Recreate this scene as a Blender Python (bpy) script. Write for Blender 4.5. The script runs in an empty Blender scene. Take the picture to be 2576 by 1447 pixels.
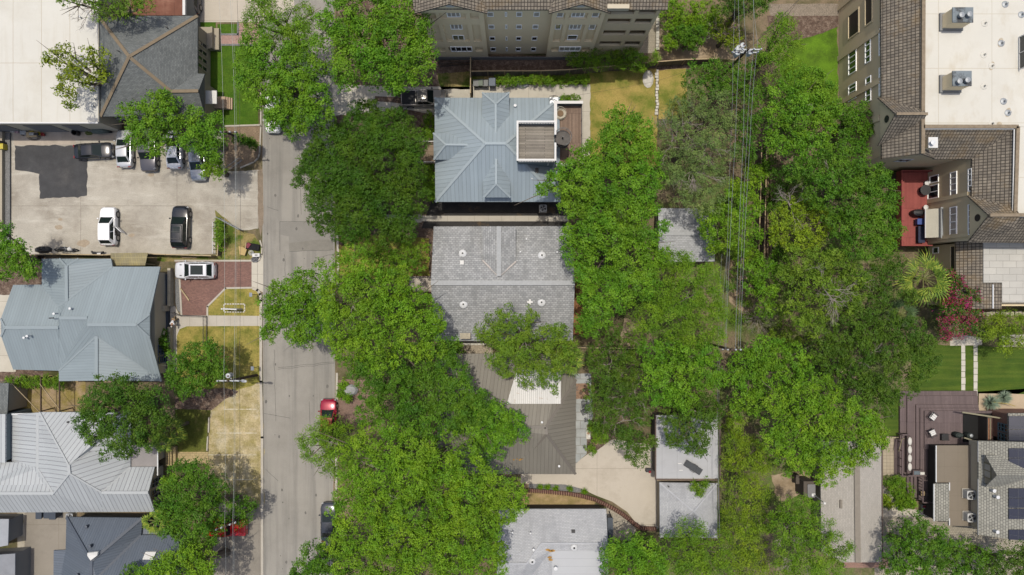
import bpy, math, random
import numpy as np
from mathutils import Vector, Matrix, noise as mnoise

random.seed(7)
rng = np.random.default_rng(11)
R = math.radians
S = bpy.context.scene
COL = S.collection

# ---------------------------------------------------------------- image coordinate helper
# The camera looks down from a height of 78 m: at() turns an image pixel coordinate and a height into metres.
HT, FOC, CX, CY = 78.0, 1717.333, 1288.0, 723.5
PXM = FOC / HT


def at(x, y, z=0.0):
 d = (HT - z) / FOC
 return Vector(((x - CX) * d, (CY - y) * d, z))


def on_y(Y, x, y):                      # point on the vertical wall plane Y = const
 d = FOC * Y / (CY - y)
 return Vector(((x - CX) * d / FOC, Y, HT - d))


def on_x(X, x, y):                      # point on the vertical wall plane X = const
 d = FOC * X / (x - CX)
 return Vector((X, (CY - y) * d / FOC, HT - d))


# ---------------------------------------------------------------- materials
MATS = {}


class NT:
 def __init__(s, name):
  s.m = bpy.data.materials.new(name)
  s.m.use_nodes = True
  s.t = s.m.node_tree
  s.t.nodes.clear()
  s.out = s.n('OutputMaterial')

 def n(s, typ, **kw):
  nd = s.t.nodes.new('ShaderNode' + typ)
  for k, v in kw.items():
   setattr(nd, k, v)
  return nd

 def l(s, a, b):
  s.t.links.new(a, b)

 def val(s, sock, v):
  if hasattr(v, 'is_linked'):
   s.l(v, sock)
  else:
   sock.default_value = v

 def math(s, op, a, b=0.0, c=None):
  nd = s.n('Math', operation=op)
  s.val(nd.inputs[0], a)
  s.val(nd.inputs[1], b)
  if c is not None:
   s.val(nd.inputs[2], c)
  return nd.outputs[0]

 def noise(s, co, scale, detail=4, rough=.6):
  nd = s.n('TexNoise')
  s.l(co, nd.inputs['Vector'])
  nd.inputs['Scale'].default_value = scale
  nd.inputs['Detail'].default_value = detail
  nd.inputs['Roughness'].default_value = rough
  return nd.outputs[0]

 def ramp(s, f, a, b, ca=(0, 0, 0), cb=(1, 1, 1)):
  nd = s.n('ValToRGB')
  s.l(f, nd.inputs[0])
  e = nd.color_ramp.elements
  e[0].position, e[1].position = a, b
  e[0].color, e[1].color = (*ca, 1), (*cb, 1)
  return nd.outputs[0]

 def mix(s, f, a, b, mode='MIX'):
  nd = s.n('MixRGB', blend_type=mode)
  s.val(nd.inputs[0], f)
  for i, c in ((1, a), (2, b)):
   if isinstance(c, tuple):
    nd.inputs[i].default_value = (*c[:3], 1)
   else:
    s.l(c, nd.inputs[i])
  return nd.outputs[0]

 def hsv(s, c, v=1.0, h=.5, sat=1.0):
  nd = s.n('HueSaturation')
  s.val(nd.inputs['Value'], v)
  s.val(nd.inputs['Hue'], h)
  s.val(nd.inputs['Saturation'], sat)
  if isinstance(c, tuple):
   nd.inputs['Color'].default_value = (*c[:3], 1)
  else:
   s.l(c, nd.inputs['Color'])
  return nd.outputs[0]

 def rng(s, f, a, b):
  nd = s.n('MapRange')
  s.l(f, nd.inputs[0])
  nd.inputs[1].default_value, nd.inputs[2].default_value = .25, .75
  nd.inputs[3].default_value, nd.inputs[4].default_value = a, b
  return nd.outputs[0]


def M(name, col, rough=.8, spec=.3, metal=0.0, var=.08, vs=1.5, var2=.06, vs2=14.0, stain=None,
  brick=None, seam=None, joint=None, bump=.0, bs=30.0, coat=0.0, col2=None, mixs=.4, mixr=(.4, .6), k=.6, streak=None):
 """procedural material: noise varied base, optional second colour in patches, stains, brick / seam / joint patterns on UV in metres"""
 if name in MATS:
  return MATS[name]
 kc = lambda c_: tuple(v * k for v in c_)
 col, col2 = kc(col), kc(col2) if col2 else None
 if brick:
  brick = (*brick[:3], *[kc(c_) for c_ in brick[3:6]], *brick[6:])
 seam = (*seam[:2], kc(seam[2])) if seam else None
 joint = (*joint[:3], kc(joint[3])) if joint else None
 stain = (kc(stain[0]), *stain[1:]) if stain else None
 N = NT(name)
 geo = N.n('NewGeometry').outputs['Position']
 uv = N.n('UVMap').outputs[0]
 c = N.mix(0, col, col)
 height = None
 if col2:
  f = N.ramp(N.noise(geo, mixs, 8, .68), mixr[0], mixr[1])
  c = N.mix(f, col, col2)
 if brick:
  bw, bh, ms, ca, cb, cm = brick[:6]
  off = brick[6] if len(brick) > 6 else .5
  b = N.n('TexBrick', offset=off)
  N.l(uv, b.inputs['Vector'])
  b.inputs['Scale'].default_value = 1
  b.inputs['Brick Width'].default_value = bw
  b.inputs['Row Height'].default_value = bh
  b.inputs['Mortar Size'].default_value = ms
  b.inputs['Mortar Smooth'].default_value = .1
  b.inputs['Bias'].default_value = 0
  b.inputs['Color1'].default_value = (*ca, 1)
  b.inputs['Color2'].default_value = (*cb, 1)
  b.inputs['Mortar'].default_value = (*cm, 1)
  if col2:
   c = N.mix(.55, c, b.outputs[0])
  else:
   c = b.outputs[0]
  height = N.math('SUBTRACT', 1.0, b.outputs['Fac'])
 if seam:
  sp, w, cs = seam
  sx = N.n('SeparateXYZ')
  N.l(uv, sx.inputs[0])
  fr = N.math('FRACT', N.math('DIVIDE', N.math('ADD', sx.outputs[0], 500.0), sp))
  ln = N.math('LESS_THAN', fr, w / sp)
  c = N.mix(ln, c, cs)
  pan = N.n('TexWhiteNoise', noise_dimensions='1D')
  N.l(N.math('FLOOR', N.math('DIVIDE', N.math('ADD', sx.outputs[0], 500.0), sp)), pan.inputs['W'])
  c = N.hsv(c, v=N.math('ADD', N.math('MULTIPLY', pan.outputs[0], .10), .95))
  height = ln
 if joint:
  jx, jy, w, cj = joint
  sx = N.n('SeparateXYZ')
  wob = N.math('MULTIPLY', N.math('SUBTRACT', N.noise(geo, 1.2, 3), .5), .06)
  N.l(uv, sx.inputs[0])
  l1 = N.math('LESS_THAN', N.math('FRACT', N.math('DIVIDE', N.math('ADD', N.math('ADD', sx.outputs[0], wob), 500.3), jx)), w / jx)
  l2 = N.math('LESS_THAN', N.math('FRACT', N.math('DIVIDE', N.math('ADD', N.math('ADD', sx.outputs[1], wob), 500.7), jy)), w / jy)
  c = N.mix(N.math('MULTIPLY', N.math('MAXIMUM', l1, l2), .8), c, cj)
 if stain:
  cs, sc, lo, hi, amt = stain
  f = N.ramp(N.noise(geo, sc, 9, .7), lo, hi)
  c = N.mix(N.math('MULTIPLY', f, amt), c, cs)
 if streak:                             # (colour, across, along, low, high, amount): noise drawn out along V
  mp = N.n('Mapping')
  N.l(uv, mp.inputs[0])
  mp.inputs['Scale'].default_value = (streak[1], streak[2], 1)
  f = N.ramp(N.noise(mp.outputs[0], 1.0, 6, .65), streak[3], streak[4])
  c = N.mix(N.math('MULTIPLY', f, streak[5]), c, kc(streak[0]))
 if var:
  c = N.hsv(c, v=N.rng(N.noise(geo, vs, 5), 1 - var, 1 + var))
 if var2:
  c = N.hsv(c, v=N.rng(N.noise(geo, vs2, 3, .7), 1 - var2, 1 + var2))
 p = N.n('BsdfPrincipled')
 N.l(c, p.inputs['Base Color'])
 p.inputs['Roughness'].default_value = rough
 p.inputs['Metallic'].default_value = metal
 p.inputs['Specular IOR Level'].default_value = spec
 p.inputs['Coat Weight'].default_value = coat
 p.inputs['Coat Roughness'].default_value = .06
 if bump or height is not None:
  bp = N.n('Bump')
  bp.inputs['Distance'].default_value = .03
  bp.inputs['Strength'].default_value = bump or .5
  if height is not None:
   N.l(height, bp.inputs['Height'])
  else:
   N.l(N.noise(geo, bs, 3), bp.inputs['Height'])
  N.l(bp.outputs[0], p.inputs['Normal'])
 N.l(p.outputs[0], N.out.inputs[0])
 MATS[name] = N.m
 return N.m


def plain(name, col, rough=.6, spec=.4, metal=0.0, coat=0.0):
 return M(name, col, rough, spec, metal, var=.03, vs=6, var2=0, coat=coat)


def leafmat(name, col, hue=.02, val=.42, tr=.17, sat=1.0):
 if name in MATS:
  return MATS[name]
 N = NT(name)
 geo = N.n('NewGeometry').outputs['Position']
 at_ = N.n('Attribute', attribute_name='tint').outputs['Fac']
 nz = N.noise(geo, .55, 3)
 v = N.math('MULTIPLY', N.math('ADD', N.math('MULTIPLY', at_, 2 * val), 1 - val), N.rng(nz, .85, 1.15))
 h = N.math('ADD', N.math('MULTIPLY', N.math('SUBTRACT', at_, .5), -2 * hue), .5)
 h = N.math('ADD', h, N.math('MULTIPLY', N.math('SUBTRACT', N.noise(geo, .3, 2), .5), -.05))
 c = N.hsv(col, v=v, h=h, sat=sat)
 p = N.n('BsdfPrincipled')
 N.l(c, p.inputs['Base Color'])
 p.inputs['Roughness'].default_value = .55
 p.inputs['Specular IOR Level'].default_value = .16
 t = N.n('BsdfTranslucent')
 N.l(N.mix(.5, c, (1.0, 1.0, .35), 'MULTIPLY'), t.inputs[0])
 ms = N.n('MixShader')
 ms.inputs[0].default_value = tr
 N.l(p.outputs[0], ms.inputs[1])
 N.l(t.outputs[0], ms.inputs[2])
 N.l(ms.outputs[0], N.out.inputs[0])
 MATS[name] = N.m
 return N.m


def glass(name='window_glass', col=(.02, .03, .035), rough=.06):
 if name in MATS:
  return MATS[name]
 return M(name, col, rough, .7, var=.15, vs=.8, var2=0)


# ---------------------------------------------------------------- objects
ORIG = {}


def tag(o, label=None, cat=None, group=None, kind=None):
 if label:
  o['label'] = label
 if cat:
  o['category'] = cat
 if group:
  o['group'] = group
 if kind:
  o['kind'] = kind
 return o


def thing(name, label, cat, loc=(0, 0, 0), rz=0.0, group=None):
 o = bpy.data.objects.new(name, None)
 o.empty_display_size = .5
 COL.objects.link(o)
 o.location = loc
 o.rotation_euler = (0, 0, rz)
 ORIG[o.name] = Vector(loc)
 return tag(o, label, cat, group)


def origin(o):
 while o is not None:
  if o.name in ORIG:
   return ORIG[o.name]
  o = o.parent
 return Vector((0, 0, 0))


class MB:
 def __init__(s):
  s.v, s.f = [], []

 def poly(s, pts):
  i = len(s.v)
  s.v += [tuple(p) for p in pts]
  s.f.append(tuple(range(i, i + len(pts))))
  return s

 def pv(s, pts):
  return s.poly([at(*p) for p in pts])

 def box(s, a, b):
  x0, y0, z0 = a
  x1, y1, z1 = b
  return s.prism([(x0, y0), (x1, y0), (x1, y1), (x0, y1)], z0, z1)

 def prism(s, pts, z0, z1, ztop=None):
  pts = [(p[0], p[1]) for p in pts]
  a = sum(pts[i][0] * pts[(i + 1) % len(pts)][1] - pts[(i + 1) % len(pts)][0] * pts[i][1] for i in range(len(pts)))
  if a < 0:
   pts = pts[::-1]
  n, i = len(pts), len(s.v)
  s.v += [(x, y, z0) for x, y in pts] + [(x, y, z1) for x, y in pts]
  s.f.append(tuple(i + k for k in range(n))[::-1])
  s.f.append(tuple(i + n + k for k in range(n)))
  for k in range(n):
   j = (k + 1) % n
   s.f.append((i + k, i + j, i + n + j, i + n + k))
  return s

 def beam(s, p0, p1, w, h=None):
  """a straight bar of w x h between two points (h upright)"""
  h = h or w
  p0, p1 = Vector(p0), Vector(p1)
  d = (p1 - p0).normalized()
  up = Vector((0, 0, 1)) if abs(d.z) < .95 else Vector((0, 1, 0))
  a = d.cross(up).normalized() * (w / 2)
  b = a.cross(d).normalized() * (h / 2)
  i = len(s.v)
  for p in (p0, p1):
   s.v += [tuple(p - a - b), tuple(p + a - b), tuple(p + a + b), tuple(p - a + b)]
  for q in ((0, 3, 2, 1), (4, 5, 6, 7), (0, 1, 5, 4), (1, 2, 6, 5), (2, 3, 7, 6), (3, 0, 4, 7)):
   s.f.append(tuple(i + k for k in q))
  return s

 def tube(s, path, rad, n=8, cap=True):
  path = [Vector(p) for p in path]
  if not hasattr(rad, '__len__'):
   rad = [rad] * len(path)
  i0 = len(s.v)
  for k, p in enumerate(path):
   d = (path[min(k + 1, len(path) - 1)] - path[max(k - 1, 0)]).normalized()
   up = Vector((0, 0, 1)) if abs(d.z) < .9 else Vector((1, 0, 0))
   a = d.cross(up).normalized()
   b = a.cross(d).normalized()
   for j in range(n):
    t = 2 * math.pi * j / n
    s.v.append(tuple(p + (a * math.cos(t) + b * math.sin(t)) * rad[k]))
  for k in range(len(path) - 1):
   for j in range(n):
    q = i0 + k * n
    s.f.append((q + j, q + (j + 1) % n, q + n + (j + 1) % n, q + n + j))
  if cap:
   s.f.append(tuple(i0 + j for j in range(n))[::-1])
   s.f.append(tuple(i0 + (len(path) - 1) * n + j for j in range(n)))
  return s

 def lathe(s, c, prof, n=16, sx=1, sy=1):
  i0 = len(s.v)
  for r, z in prof:
   for j in range(n):
    t = 2 * math.pi * j / n
    s.v.append((c[0] + r * sx * math.cos(t), c[1] + r * sy * math.sin(t), c[2] + z))
  for k in range(len(prof) - 1):
   for j in range(n):
    q = i0 + k * n
    s.f.append((q + j, q + (j + 1) % n, q + n + (j + 1) % n, q + n + j))
  s.f.append(tuple(i0 + j for j in range(n))[::-1])
  s.f.append(tuple(i0 + (len(prof) - 1) * n + j for j in range(n)))
  return s

 def skirt(s, t=.2):
  """gives a sheet of roof planes a thickness: fascia down its free edges and an underside"""
  key = lambda p: (round(p[0], 2), round(p[1], 2), round(p[2], 2))
  cnt = {}
  for f in s.f:
   for k in range(len(f)):
    a, b = key(s.v[f[k]]), key(s.v[f[(k + 1) % len(f)]])
    cnt[frozenset((a, b))] = cnt.get(frozenset((a, b)), 0) + 1
  for f in list(s.f):
   s.poly([(s.v[i][0], s.v[i][1], s.v[i][2] - t) for i in f][::-1])
   for k in range(len(f)):
    p, q = s.v[f[k]], s.v[f[(k + 1) % len(f)]]
    if cnt[frozenset((key(p), key(q)))] == 1 and key(p) != key(q):
     s.poly([p, (p[0], p[1], p[2] - t), (q[0], q[1], q[2] - t), q])
  return s

 def build(s, name, mat, parent=None, label=None, cat=None, group=None, kind=None, smooth=False, bevel=0):
  org = origin(parent) if parent is not None else Vector((0, 0, 0))
  me = bpy.data.meshes.new(name)
  V = np.array(s.v, dtype=np.float64).reshape(-1, 3) - np.array(org)
  me.from_pydata(V.tolist(), [], s.f)
  uvl = me.uv_layers.new(name='UVMap')
  buf = np.zeros((len(me.loops), 2))
  li = 0
  for f in s.f:
   P = V[list(f)]
   nv = np.zeros(3)
   for k in range(len(f)):
    nv += np.cross(P[k] - P[0], P[(k + 1) % len(f)] - P[0])
   ln = np.linalg.norm(nv)
   nv = nv / ln if ln > 1e-12 else np.array((0, 0, 1.0))
   if abs(nv[2]) > .995:
    uv = P[:, :2]
   else:
    t = np.cross((0, 0, 1.0), nv)
    t /= np.linalg.norm(t)
    b = np.cross(nv, t)
    uv = np.stack((P @ t, P @ b), 1)
   buf[li:li + len(f)] = uv
   li += len(f)
  uvl.data.foreach_set('uv', buf.ravel())
  me.materials.append(mat)
  if smooth:
   me.polygons.foreach_set('use_smooth', [True] * len(me.polygons))
  me.update()
  o = bpy.data.objects.new(name, me)
  COL.objects.link(o)
  if parent is not None:
   o.parent = parent
  if bevel:
   b = o.modifiers.new('bevel', 'BEVEL')
   b.width = bevel
   b.segments = 2
  return tag(o, label, cat, group, kind)


def sheet(name, pts, z, mat, wob=0.0, kind='structure', parent=None, label=None, cat=None):
 """a flat ground sheet; wob roughens its edge"""
 P = [at(x, y, 0) for x, y in pts]
 out = []
 for i, p in enumerate(P):
  q = P[(i + 1) % len(P)]
  n = max(1, int((q - p).length / .35)) if wob else 1
  nd = Vector((-(q - p).y, (q - p).x, 0)).normalized()
  for k in range(n):
   r = p.lerp(q, k / n)
   if wob and 0 < k:
    r = r + nd * wob * (mnoise.noise(Vector((r.x * .9, r.y * .9, z * 50))) + .7 * mnoise.noise(Vector((r.x * 3, r.y * 3, 9))))
   out.append((r.x, r.y, z))
 a = sum(out[i][0] * out[(i + 1) % len(out)][1] - out[(i + 1) % len(out)][0] * out[i][1] for i in range(len(out)))
 if a < 0:
  out = out[::-1]
 return MB().poly(out).build(name, mat, parent, kind=kind, label=label, cat=cat)


def inset(pts, d):
 """moves every edge of a footprint inwards by d metres"""
 P = [Vector((p[0], p[1])) for p in pts]
 n = len(P)
 a = sum(P[i].x * P[(i + 1) % n].y - P[(i + 1) % n].x * P[i].y for i in range(n))
 if a < 0:
  P = P[::-1]
 out = []
 for i in range(n):
  p, c, q = P[i - 1], P[i], P[(i + 1) % n]
  d1, d2 = (c - p).normalized(), (q - c).normalized()
  n1, n2 = Vector((-d1.y, d1.x)), Vector((-d2.y, d2.x))
  k = 1 + n1.dot(n2)
  m = (n1 + n2) / k if k > .2 else n1
  out.append(c + m * d)
 return out


def foot(vpts, z, d=0.5):
 return inset([at(x, y, z) for x, y in vpts], d)


def kerb(name, pts, w=.15, h=.12, mat=None, label=None, parent=None):
 mb = MB()
 P = [at(x, y) for x, y in pts]
 for a, b in zip(P, P[1:]):
  d = (b - a).normalized() * (w * .35)
  mb.beam(a - d + Vector((0, 0, h / 2)), b + d + Vector((0, 0, h / 2)), w, h)
 return mb.build(name, mat, parent, kind='structure')


def window(parent, a, b, frame, pane, nx=1, ny=1, fw=.07, out=None, depth=.06, name='window'):
 """window in a vertical wall: a lower and b upper opposite corners, out = outward normal; frame mesh with a pane child"""
 a, b = Vector(a), Vector(b)
 out = Vector(out)
 t = Vector((-out.y, out.x, 0))
 if (b - a).dot(t) < 0:
  t = -t
 W_, H_ = (b - a).dot(t), b.z - a.z
 mb = MB()
 def bar(u0, u1, z0, z1):
  c0 = a + t * u0 + Vector((0, 0, z0)) + out * .003
  c1 = a + t * u1 + Vector((0, 0, z0)) + out * .003
  pts = [c0, c1, c1 + out * depth, c0 + out * depth]
  mb.prism(pts, c0.z, a.z + z1)
 bar(0, fw, 0, H_)
 bar(W_ - fw, W_, 0, H_)
 bar(fw, W_ - fw, 0, fw)
 bar(fw, W_ - fw, H_ - fw, H_)
 for i in range(1, nx):
  u = W_ * i / nx
  bar(u - fw * .4, u + fw * .4, fw, H_ - fw)
 for i in range(1, ny):
  z = H_ * i / ny
  bar(fw, W_ - fw, z - fw * .4, z + fw * .4)
 f = mb.build(name, frame, parent)
 p0 = a + out * .012
 p1 = p0 + t * W_
 q = [p0, p1, p1 + Vector((0, 0, H_)), p0 + Vector((0, 0, H_))]
 n = (q[1] - q[0]).cross(q[3] - q[0])
 if n.dot(out) < 0:
  q = q[::-1]
 MB().poly(q).build('pane', pane, f)
 return f


def copy_thing(o, loc, rz=None, label=None, group=None, parent=None):
 c = o.copy()
 COL.objects.link(c)
 c.parent = parent
 if parent is None:
  c.location = loc
  ORIG[c.name] = Vector(loc)
  if rz is not None:
   c.rotation_euler = (0, 0, rz)
  if label:
   c['label'] = label
  if group:
   c['group'] = group
 for ch in list(o.children):
  copy_thing(ch, None, parent=c)
 return c
# ---------------------------------------------------------------- the setting
m_dirt = M('yard_dirt', (.25, .19, .125), .95, .1, var=.2, vs=.7, var2=.25, vs2=9, col2=(.085, .09, .035), mixs=.22, mixr=(.42, .6), bump=.6, bs=12)
m_mulch = M('bark_mulch', (.125, .085, .065), .95, .1, var=.2, vs=1.2, var2=.5, vs2=7, col2=(.24, .18, .14), mixs=2.2, mixr=(.45, .62), bump=.8, bs=14)
m_tandirt = M('pale_dirt', (.42, .33, .225), .95, .1, var=.15, vs=.8, var2=.2, vs2=8, col2=(.30, .225, .14), mixs=.5, bump=.5, bs=10)
m_road = M('road_asphalt', (.345, .326, .288), .92, .2, var=.09, vs=.28, var2=.13, vs2=16, stain=((.22, .205, .18), .16, .46, .70, .55), streak=((.22, .21, .19), .9, .035, .46, .64, .75), bump=.3, bs=25)
m_patch = M('road_patch', (.27, .257, .23), .92, .2, var=.08, vs=.6, var2=.12, vs2=18, bump=.3, bs=25)
m_tar = M('dark_asphalt', (.062, .062, .064), .9, .3, var=.25, vs=.9, var2=.2, vs2=14, stain=((.14, .13, .12), .35, .5, .75, .5), bump=.4, bs=25)
m_lot = M('worn_concrete_lot', (.475, .44, .37), .92, .2, var=.13, vs=.35, var2=.16, vs2=9, stain=((.29, .255, .205), .24, .44, .66, .85), streak=((.60, .57, .49), .22, 1.1, .52, .66, .55), joint=(11, 8.5, .05, (.2, .17, .13)), bump=.3, bs=20)
m_conc = M('pale_concrete', (.565, .525, .44), .9, .2, var=.08, vs=.5, var2=.06, vs2=12, stain=((.36, .33, .27), .4, .5, .75, .5), joint=(3.1, 3.1, .035, (.25, .22, .18)))
m_conc2 = M('tan_concrete_drive', (.55, .495, .41), .9, .2, var=.10, vs=.3, var2=.06, vs2=12, stain=((.30, .26, .20), .3, .5, .72, .6), joint=(7.5, 6.4, .03, (.22, .18, .14)))
m_conc3 = M('brown_grey_drive', (.30, .27, .225), .9, .2, var=.08, vs=.35, var2=.08, vs2=12, stain=((.19, .17, .14), .3, .5, .72, .6), joint=(6.5, 7.4, .03, (.16, .14, .11)))
m_walk = M('sidewalk_concrete', (.52, .48, .41), .9, .2, var=.08, vs=.6, var2=.07, vs2=12, joint=(1.55, 30, .03, (.28, .25, .2)), stain=((.38, .34, .28), .5, .5, .75, .5))
m_kerb = M('kerb_concrete', (.50, .46, .39), .9, .2, var=.12, vs=.8, var2=.08)
m_lawn = M('watered_lawn', (.048, .118, .007), .9, .15, var=.16, vs=.7, var2=.30, vs2=6, streak=((.085, .155, .012), .25, 1.2, .45, .6, .6), col2=(.075, .15, .012), mixs=.9, bump=.6, bs=20)
m_lawn2 = M('green_lawn', (.125, .245, .015), .9, .15, var=.16, vs=.6, var2=.25, vs2=7, col2=(.07, .13, .012), mixs=.35, bump=.6, bs=20)
m_lawn3 = M('mown_lawn', (.07, .12, .013), .9, .15, var=.12, vs=.6, var2=.25, vs2=8, streak=((.10, .145, .02), .1, 1.6, .45, .6, .7), col2=(.05, .095, .012), mixs=.5, bump=.6, bs=20)
m_dry = M('dry_lawn', (.37, .30, .085), .95, .1, var=.15, vs=.9, var2=.30, vs2=5.5, col2=(.17, .18, .035), mixs=.42, mixr=(.40, .60), bump=.6, bs=14)
m_dry2 = M('parched_lawn', (.40, .31, .095), .95, .1, var=.15, vs=.5, var2=.22, vs2=7, col2=(.17, .20, .035), mixs=.26, mixr=(.44, .62), bump=.5, bs=14)
m_straw = M('straw_ground', (.52, .43, .255), .95, .1, var=.18, vs=.9, var2=.28, vs2=6, col2=(.34, .285, .12), mixs=.7, stain=((.62, .56, .42), .5, .5, .68, .7), bump=.5, bs=14)
m_weeds = M('weedy_grass', (.095, .14, .022), .95, .1, var=.2, vs=.9, var2=.35, vs2=5, col2=(.30, .235, .10), mixs=.55, mixr=(.42, .58), bump=.6, bs=14)
m_redbrick = M('red_brick_paving', (.25, .13, .10), .9, .2, var=.12, vs=.5, var2=.1, vs2=9, brick=(.24, .12, .012, (.29, .155, .125), (.20, .105, .09), (.19, .14, .115)))
m_pinkbrick = M('pink_brick_paving', (.5, .3, .25), .9, .2, var=.10, vs=.5, var2=.1, brick=(.24, .12, .012, (.50, .32, .27), (.40, .25, .21), (.34, .26, .22)))
m_yelbrick = M('yellow_brick_paving', (.5, .4, .2), .9, .2, var=.12, vs=.5, var2=.1, brick=(.5, .26, .02, (.52, .41, .22), (.43, .33, .17), (.30, .24, .13)))
m_paver = M('tan_pavers', (.42, .36, .26), .9, .2, var=.08, vs=.5, var2=.06, brick=(.26, .2, .016, (.43, .385, .30), (.36, .32, .25), (.26, .23, .17)))
m_slabs = M('square_pavers', (.42, .36, .26), .9, .2, var=.08, vs=.5, var2=.06, brick=(.4, .4, .02, (.44, .38, .275), (.39, .33, .24), (.28, .24, .17), 0))
m_blackgravel = M('dark_gravel', (.05, .047, .045), .95, .2, var=.15, vs=.9, var2=.5, vs2=10, col2=(.20, .13, .06), mixs=.35, mixr=(.55, .75), bump=.8, bs=18)
m_greygravel = M('grey_gravel', (.20, .20, .195), .95, .2, var=.1, vs=1.2, var2=.5, vs2=9, bump=.9, bs=16)
m_rivergravel = M('river_gravel', (.40, .34, .26), .95, .2, var=.12, vs=1.4, var2=.5, vs2=7, bump=.9, bs=12)
m_flag = M('flagstone', (.44, .45, .43), .85, .3, var=.15, vs=1.2, var2=.08, brick=(1.3, .95, .03, (.48, .49, .47), (.36, .38, .37), (.27, .26, .23), .37))
m_sand = M('sandy_ground', (.50, .40, .28), .95, .1, var=.08, vs=.6, var2=.12, vs2=9)
m_line = M('white_paint_line', (.70, .66, .54), .8, .2, var=.25, vs=2, var2=.2, col2=(.52, .43, .26), mixs=2.5, mixr=(.5, .62))

G = lambda n, p, z, m, w=0.0: sheet(n, p, z, m, w)
big = 330
MB().poly([(-big, -big, 0), (big, -big, 0), (big, big, 0), (-big, big, 0)]).build('ground', m_dirt, kind='structure')
G('road', [(661, -60), (841, -60), (842, 600), (843, 965), (838, 1250), (836, 1560), (664, 1560), (663, 1100), (660, 640)], .006, m_road)
G('road_patch', [(704, 558), (838, 557), (838, 629), (728, 633), (727, 595), (704, 590)], .010, m_patch, .02)
G('road_patch', [(727, 612), (790, 604), (838, 602), (838, 629), (728, 632)], .013, M('road_patch_dark', (.25, .235, .205), .92, .2, var=.1, var2=.12))
# tar seams on the road
mb = MB()
for x0, y0, x1, y1 in ((704, 558, 838, 557), (704, 558, 704, 630), (728, 633, 838, 629), (700, 925, 842, 910), (700, 929, 842, 914), (790, 430, 842, 436), (795, 648, 842, 640), (668, 1180, 700, 1210), (690, 880, 694, 1060), (752, 360, 758, 540), (778, 1010, 784, 1180), (716, 640, 722, 740), (664, 1040, 730, 1052), (672, 520, 700, 530)):
 a, b = at(x0, y0), at(x1, y1)
 n = max(3, int((b - a).length / .8))
 pr = None
 for k in range(n + 1):
  p = a.lerp(b, k / n) + Vector((mnoise.noise(Vector((k * .7, x0, 1))), mnoise.noise(Vector((k * .7, y0, 4))), 0)) * .12
  if pr is not None:
   d = (p - pr).normalized()
   w = Vector((-d.y, d.x, 0)) * .014
   mb.poly([(q.x, q.y, .017) for q in (pr - w, p - w, p + w, pr + w)])
  pr = p
mb.build('road_crack_sealing', m_tar, kind='structure')
mb = MB()
rs = random.Random(8)
for k in range(46):
 c = at(rs.uniform(668, 834), rs.uniform(330, 1440))
 r = rs.uniform(.04, .16)
 mb.poly([(c.x + r * math.cos(t) * rs.uniform(.7, 1.2), c.y + r * 1.5 * math.sin(t), .016) for t in [j * .785 for j in range(8)]])
mb.build('road_oil_spots', M('oil_spot', (.17, .16, .145), .9, .2), kind='structure')
# yard grounds, west side of the road
G('side_yard_dirt', [(-60, 560), (110, 560), (110, 1045), (-60, 1045)], .004, m_mulch, .2)
G('side_patio', [(-60, 742), (36, 742), (40, 935), (-60, 935)], .009, m_conc, .1)
G('parking_lot', [(12, 330), (560, 330), (562, 432), (657, 428), (657, 470), (650, 575), (600, 582), (556, 548), (545, 560), (545, 641), (14, 641)], .008, m_lot, .10)
G('shop_apron', [(34, 330), (286, 330), (286, 350), (190, 350), (190, 364), (36, 366)], .012, M('pinkish_concrete', (.50, .43, .35), .9, .2, var=.1, stain=((.3, .25, .2), .5, .5, .75, .6)), .03)
G('asphalt_patch', [(37, 366), (195, 366), (221, 402), (219, 492), (196, 498), (160, 496), (100, 500), (99, 438), (38, 427)], .013, m_tar, .16)
mb = MB()
for x, y, r in ((148, 572, 10), (210, 612, 16), (152, 552, 6), (380, 440, 8), (331, 592, 8)):
 c = at(x, y)
 mb.poly([(c.x + r / PXM * math.cos(t) * (1 + .45 * mnoise.noise(Vector((t, x, 3)))), c.y + .6 * r / PXM * math.sin(t) * (1 + .4 * mnoise.noise(Vector((t * 1.3, y, 8)))), .012) for t in [k * .393 for k in range(16)]])
mb.build('lot_oil_stains', M('soil_stain', (.40, .33, .245), .95, .1, var=.25, vs=3), kind='structure')
G('verge_dirt', [(561, 317), (655, 315), (657, 386), (640, 405), (606, 420), (575, 428), (561, 415)], .012, M('verge_mulch', (.27, .20, .135), .95, .1, var=.2, vs=1, var2=.4, vs2=8, bump=.7, bs=14), .05)
G('corner_weeds', [(541, 528), (560, 545), (604, 578), (640, 590), (658, 620), (652, 655), (540, 655)], .013, m_weeds, .18)
G('fence_side_grass', [(395, 640), (655, 640), (655, 658), (395, 658)], .010, m_weeds, .1)
G('front_lawn', [(523, 112), (648, 112), (650, 314), (560, 318), (556, 300), (523, 300)], .008, m_lawn, .06)
G('lawn_strip', [(497, 56), (543, 56), (543, 73), (497, 73)], .010, m_lawn)
G('lawn_strip', [(547, 61), (599, 61), (599, 86), (547, 86)], .010, m_lawn)
G('upper_driveway', [(484, -60), (740, -60), (740, 20), (655, 56), (494, 56)], .007, m_conc2)
G('brick_walk', [(547, 86), (600, 86), (600, 57), (650, 57), (652, 114), (547, 114)], .011, m_pinkbrick)
kerb('walk_edging', [(547, 87), (599, 87), (599, 57)], .22, .05, m_greygravel)
kerb('walk_edging', [(547, 113), (648, 113)], .22, .05, m_greygravel)
G('brick_driveway', [(441, 657), (634, 657), (634, 723), (568, 724), (522, 770), (522, 794), (455, 794), (447, 720)], .011, m_redbrick)
G('driveway_apron', [(633, 648), (662, 640), (662, 735), (633, 725)], .012, m_conc)
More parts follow.
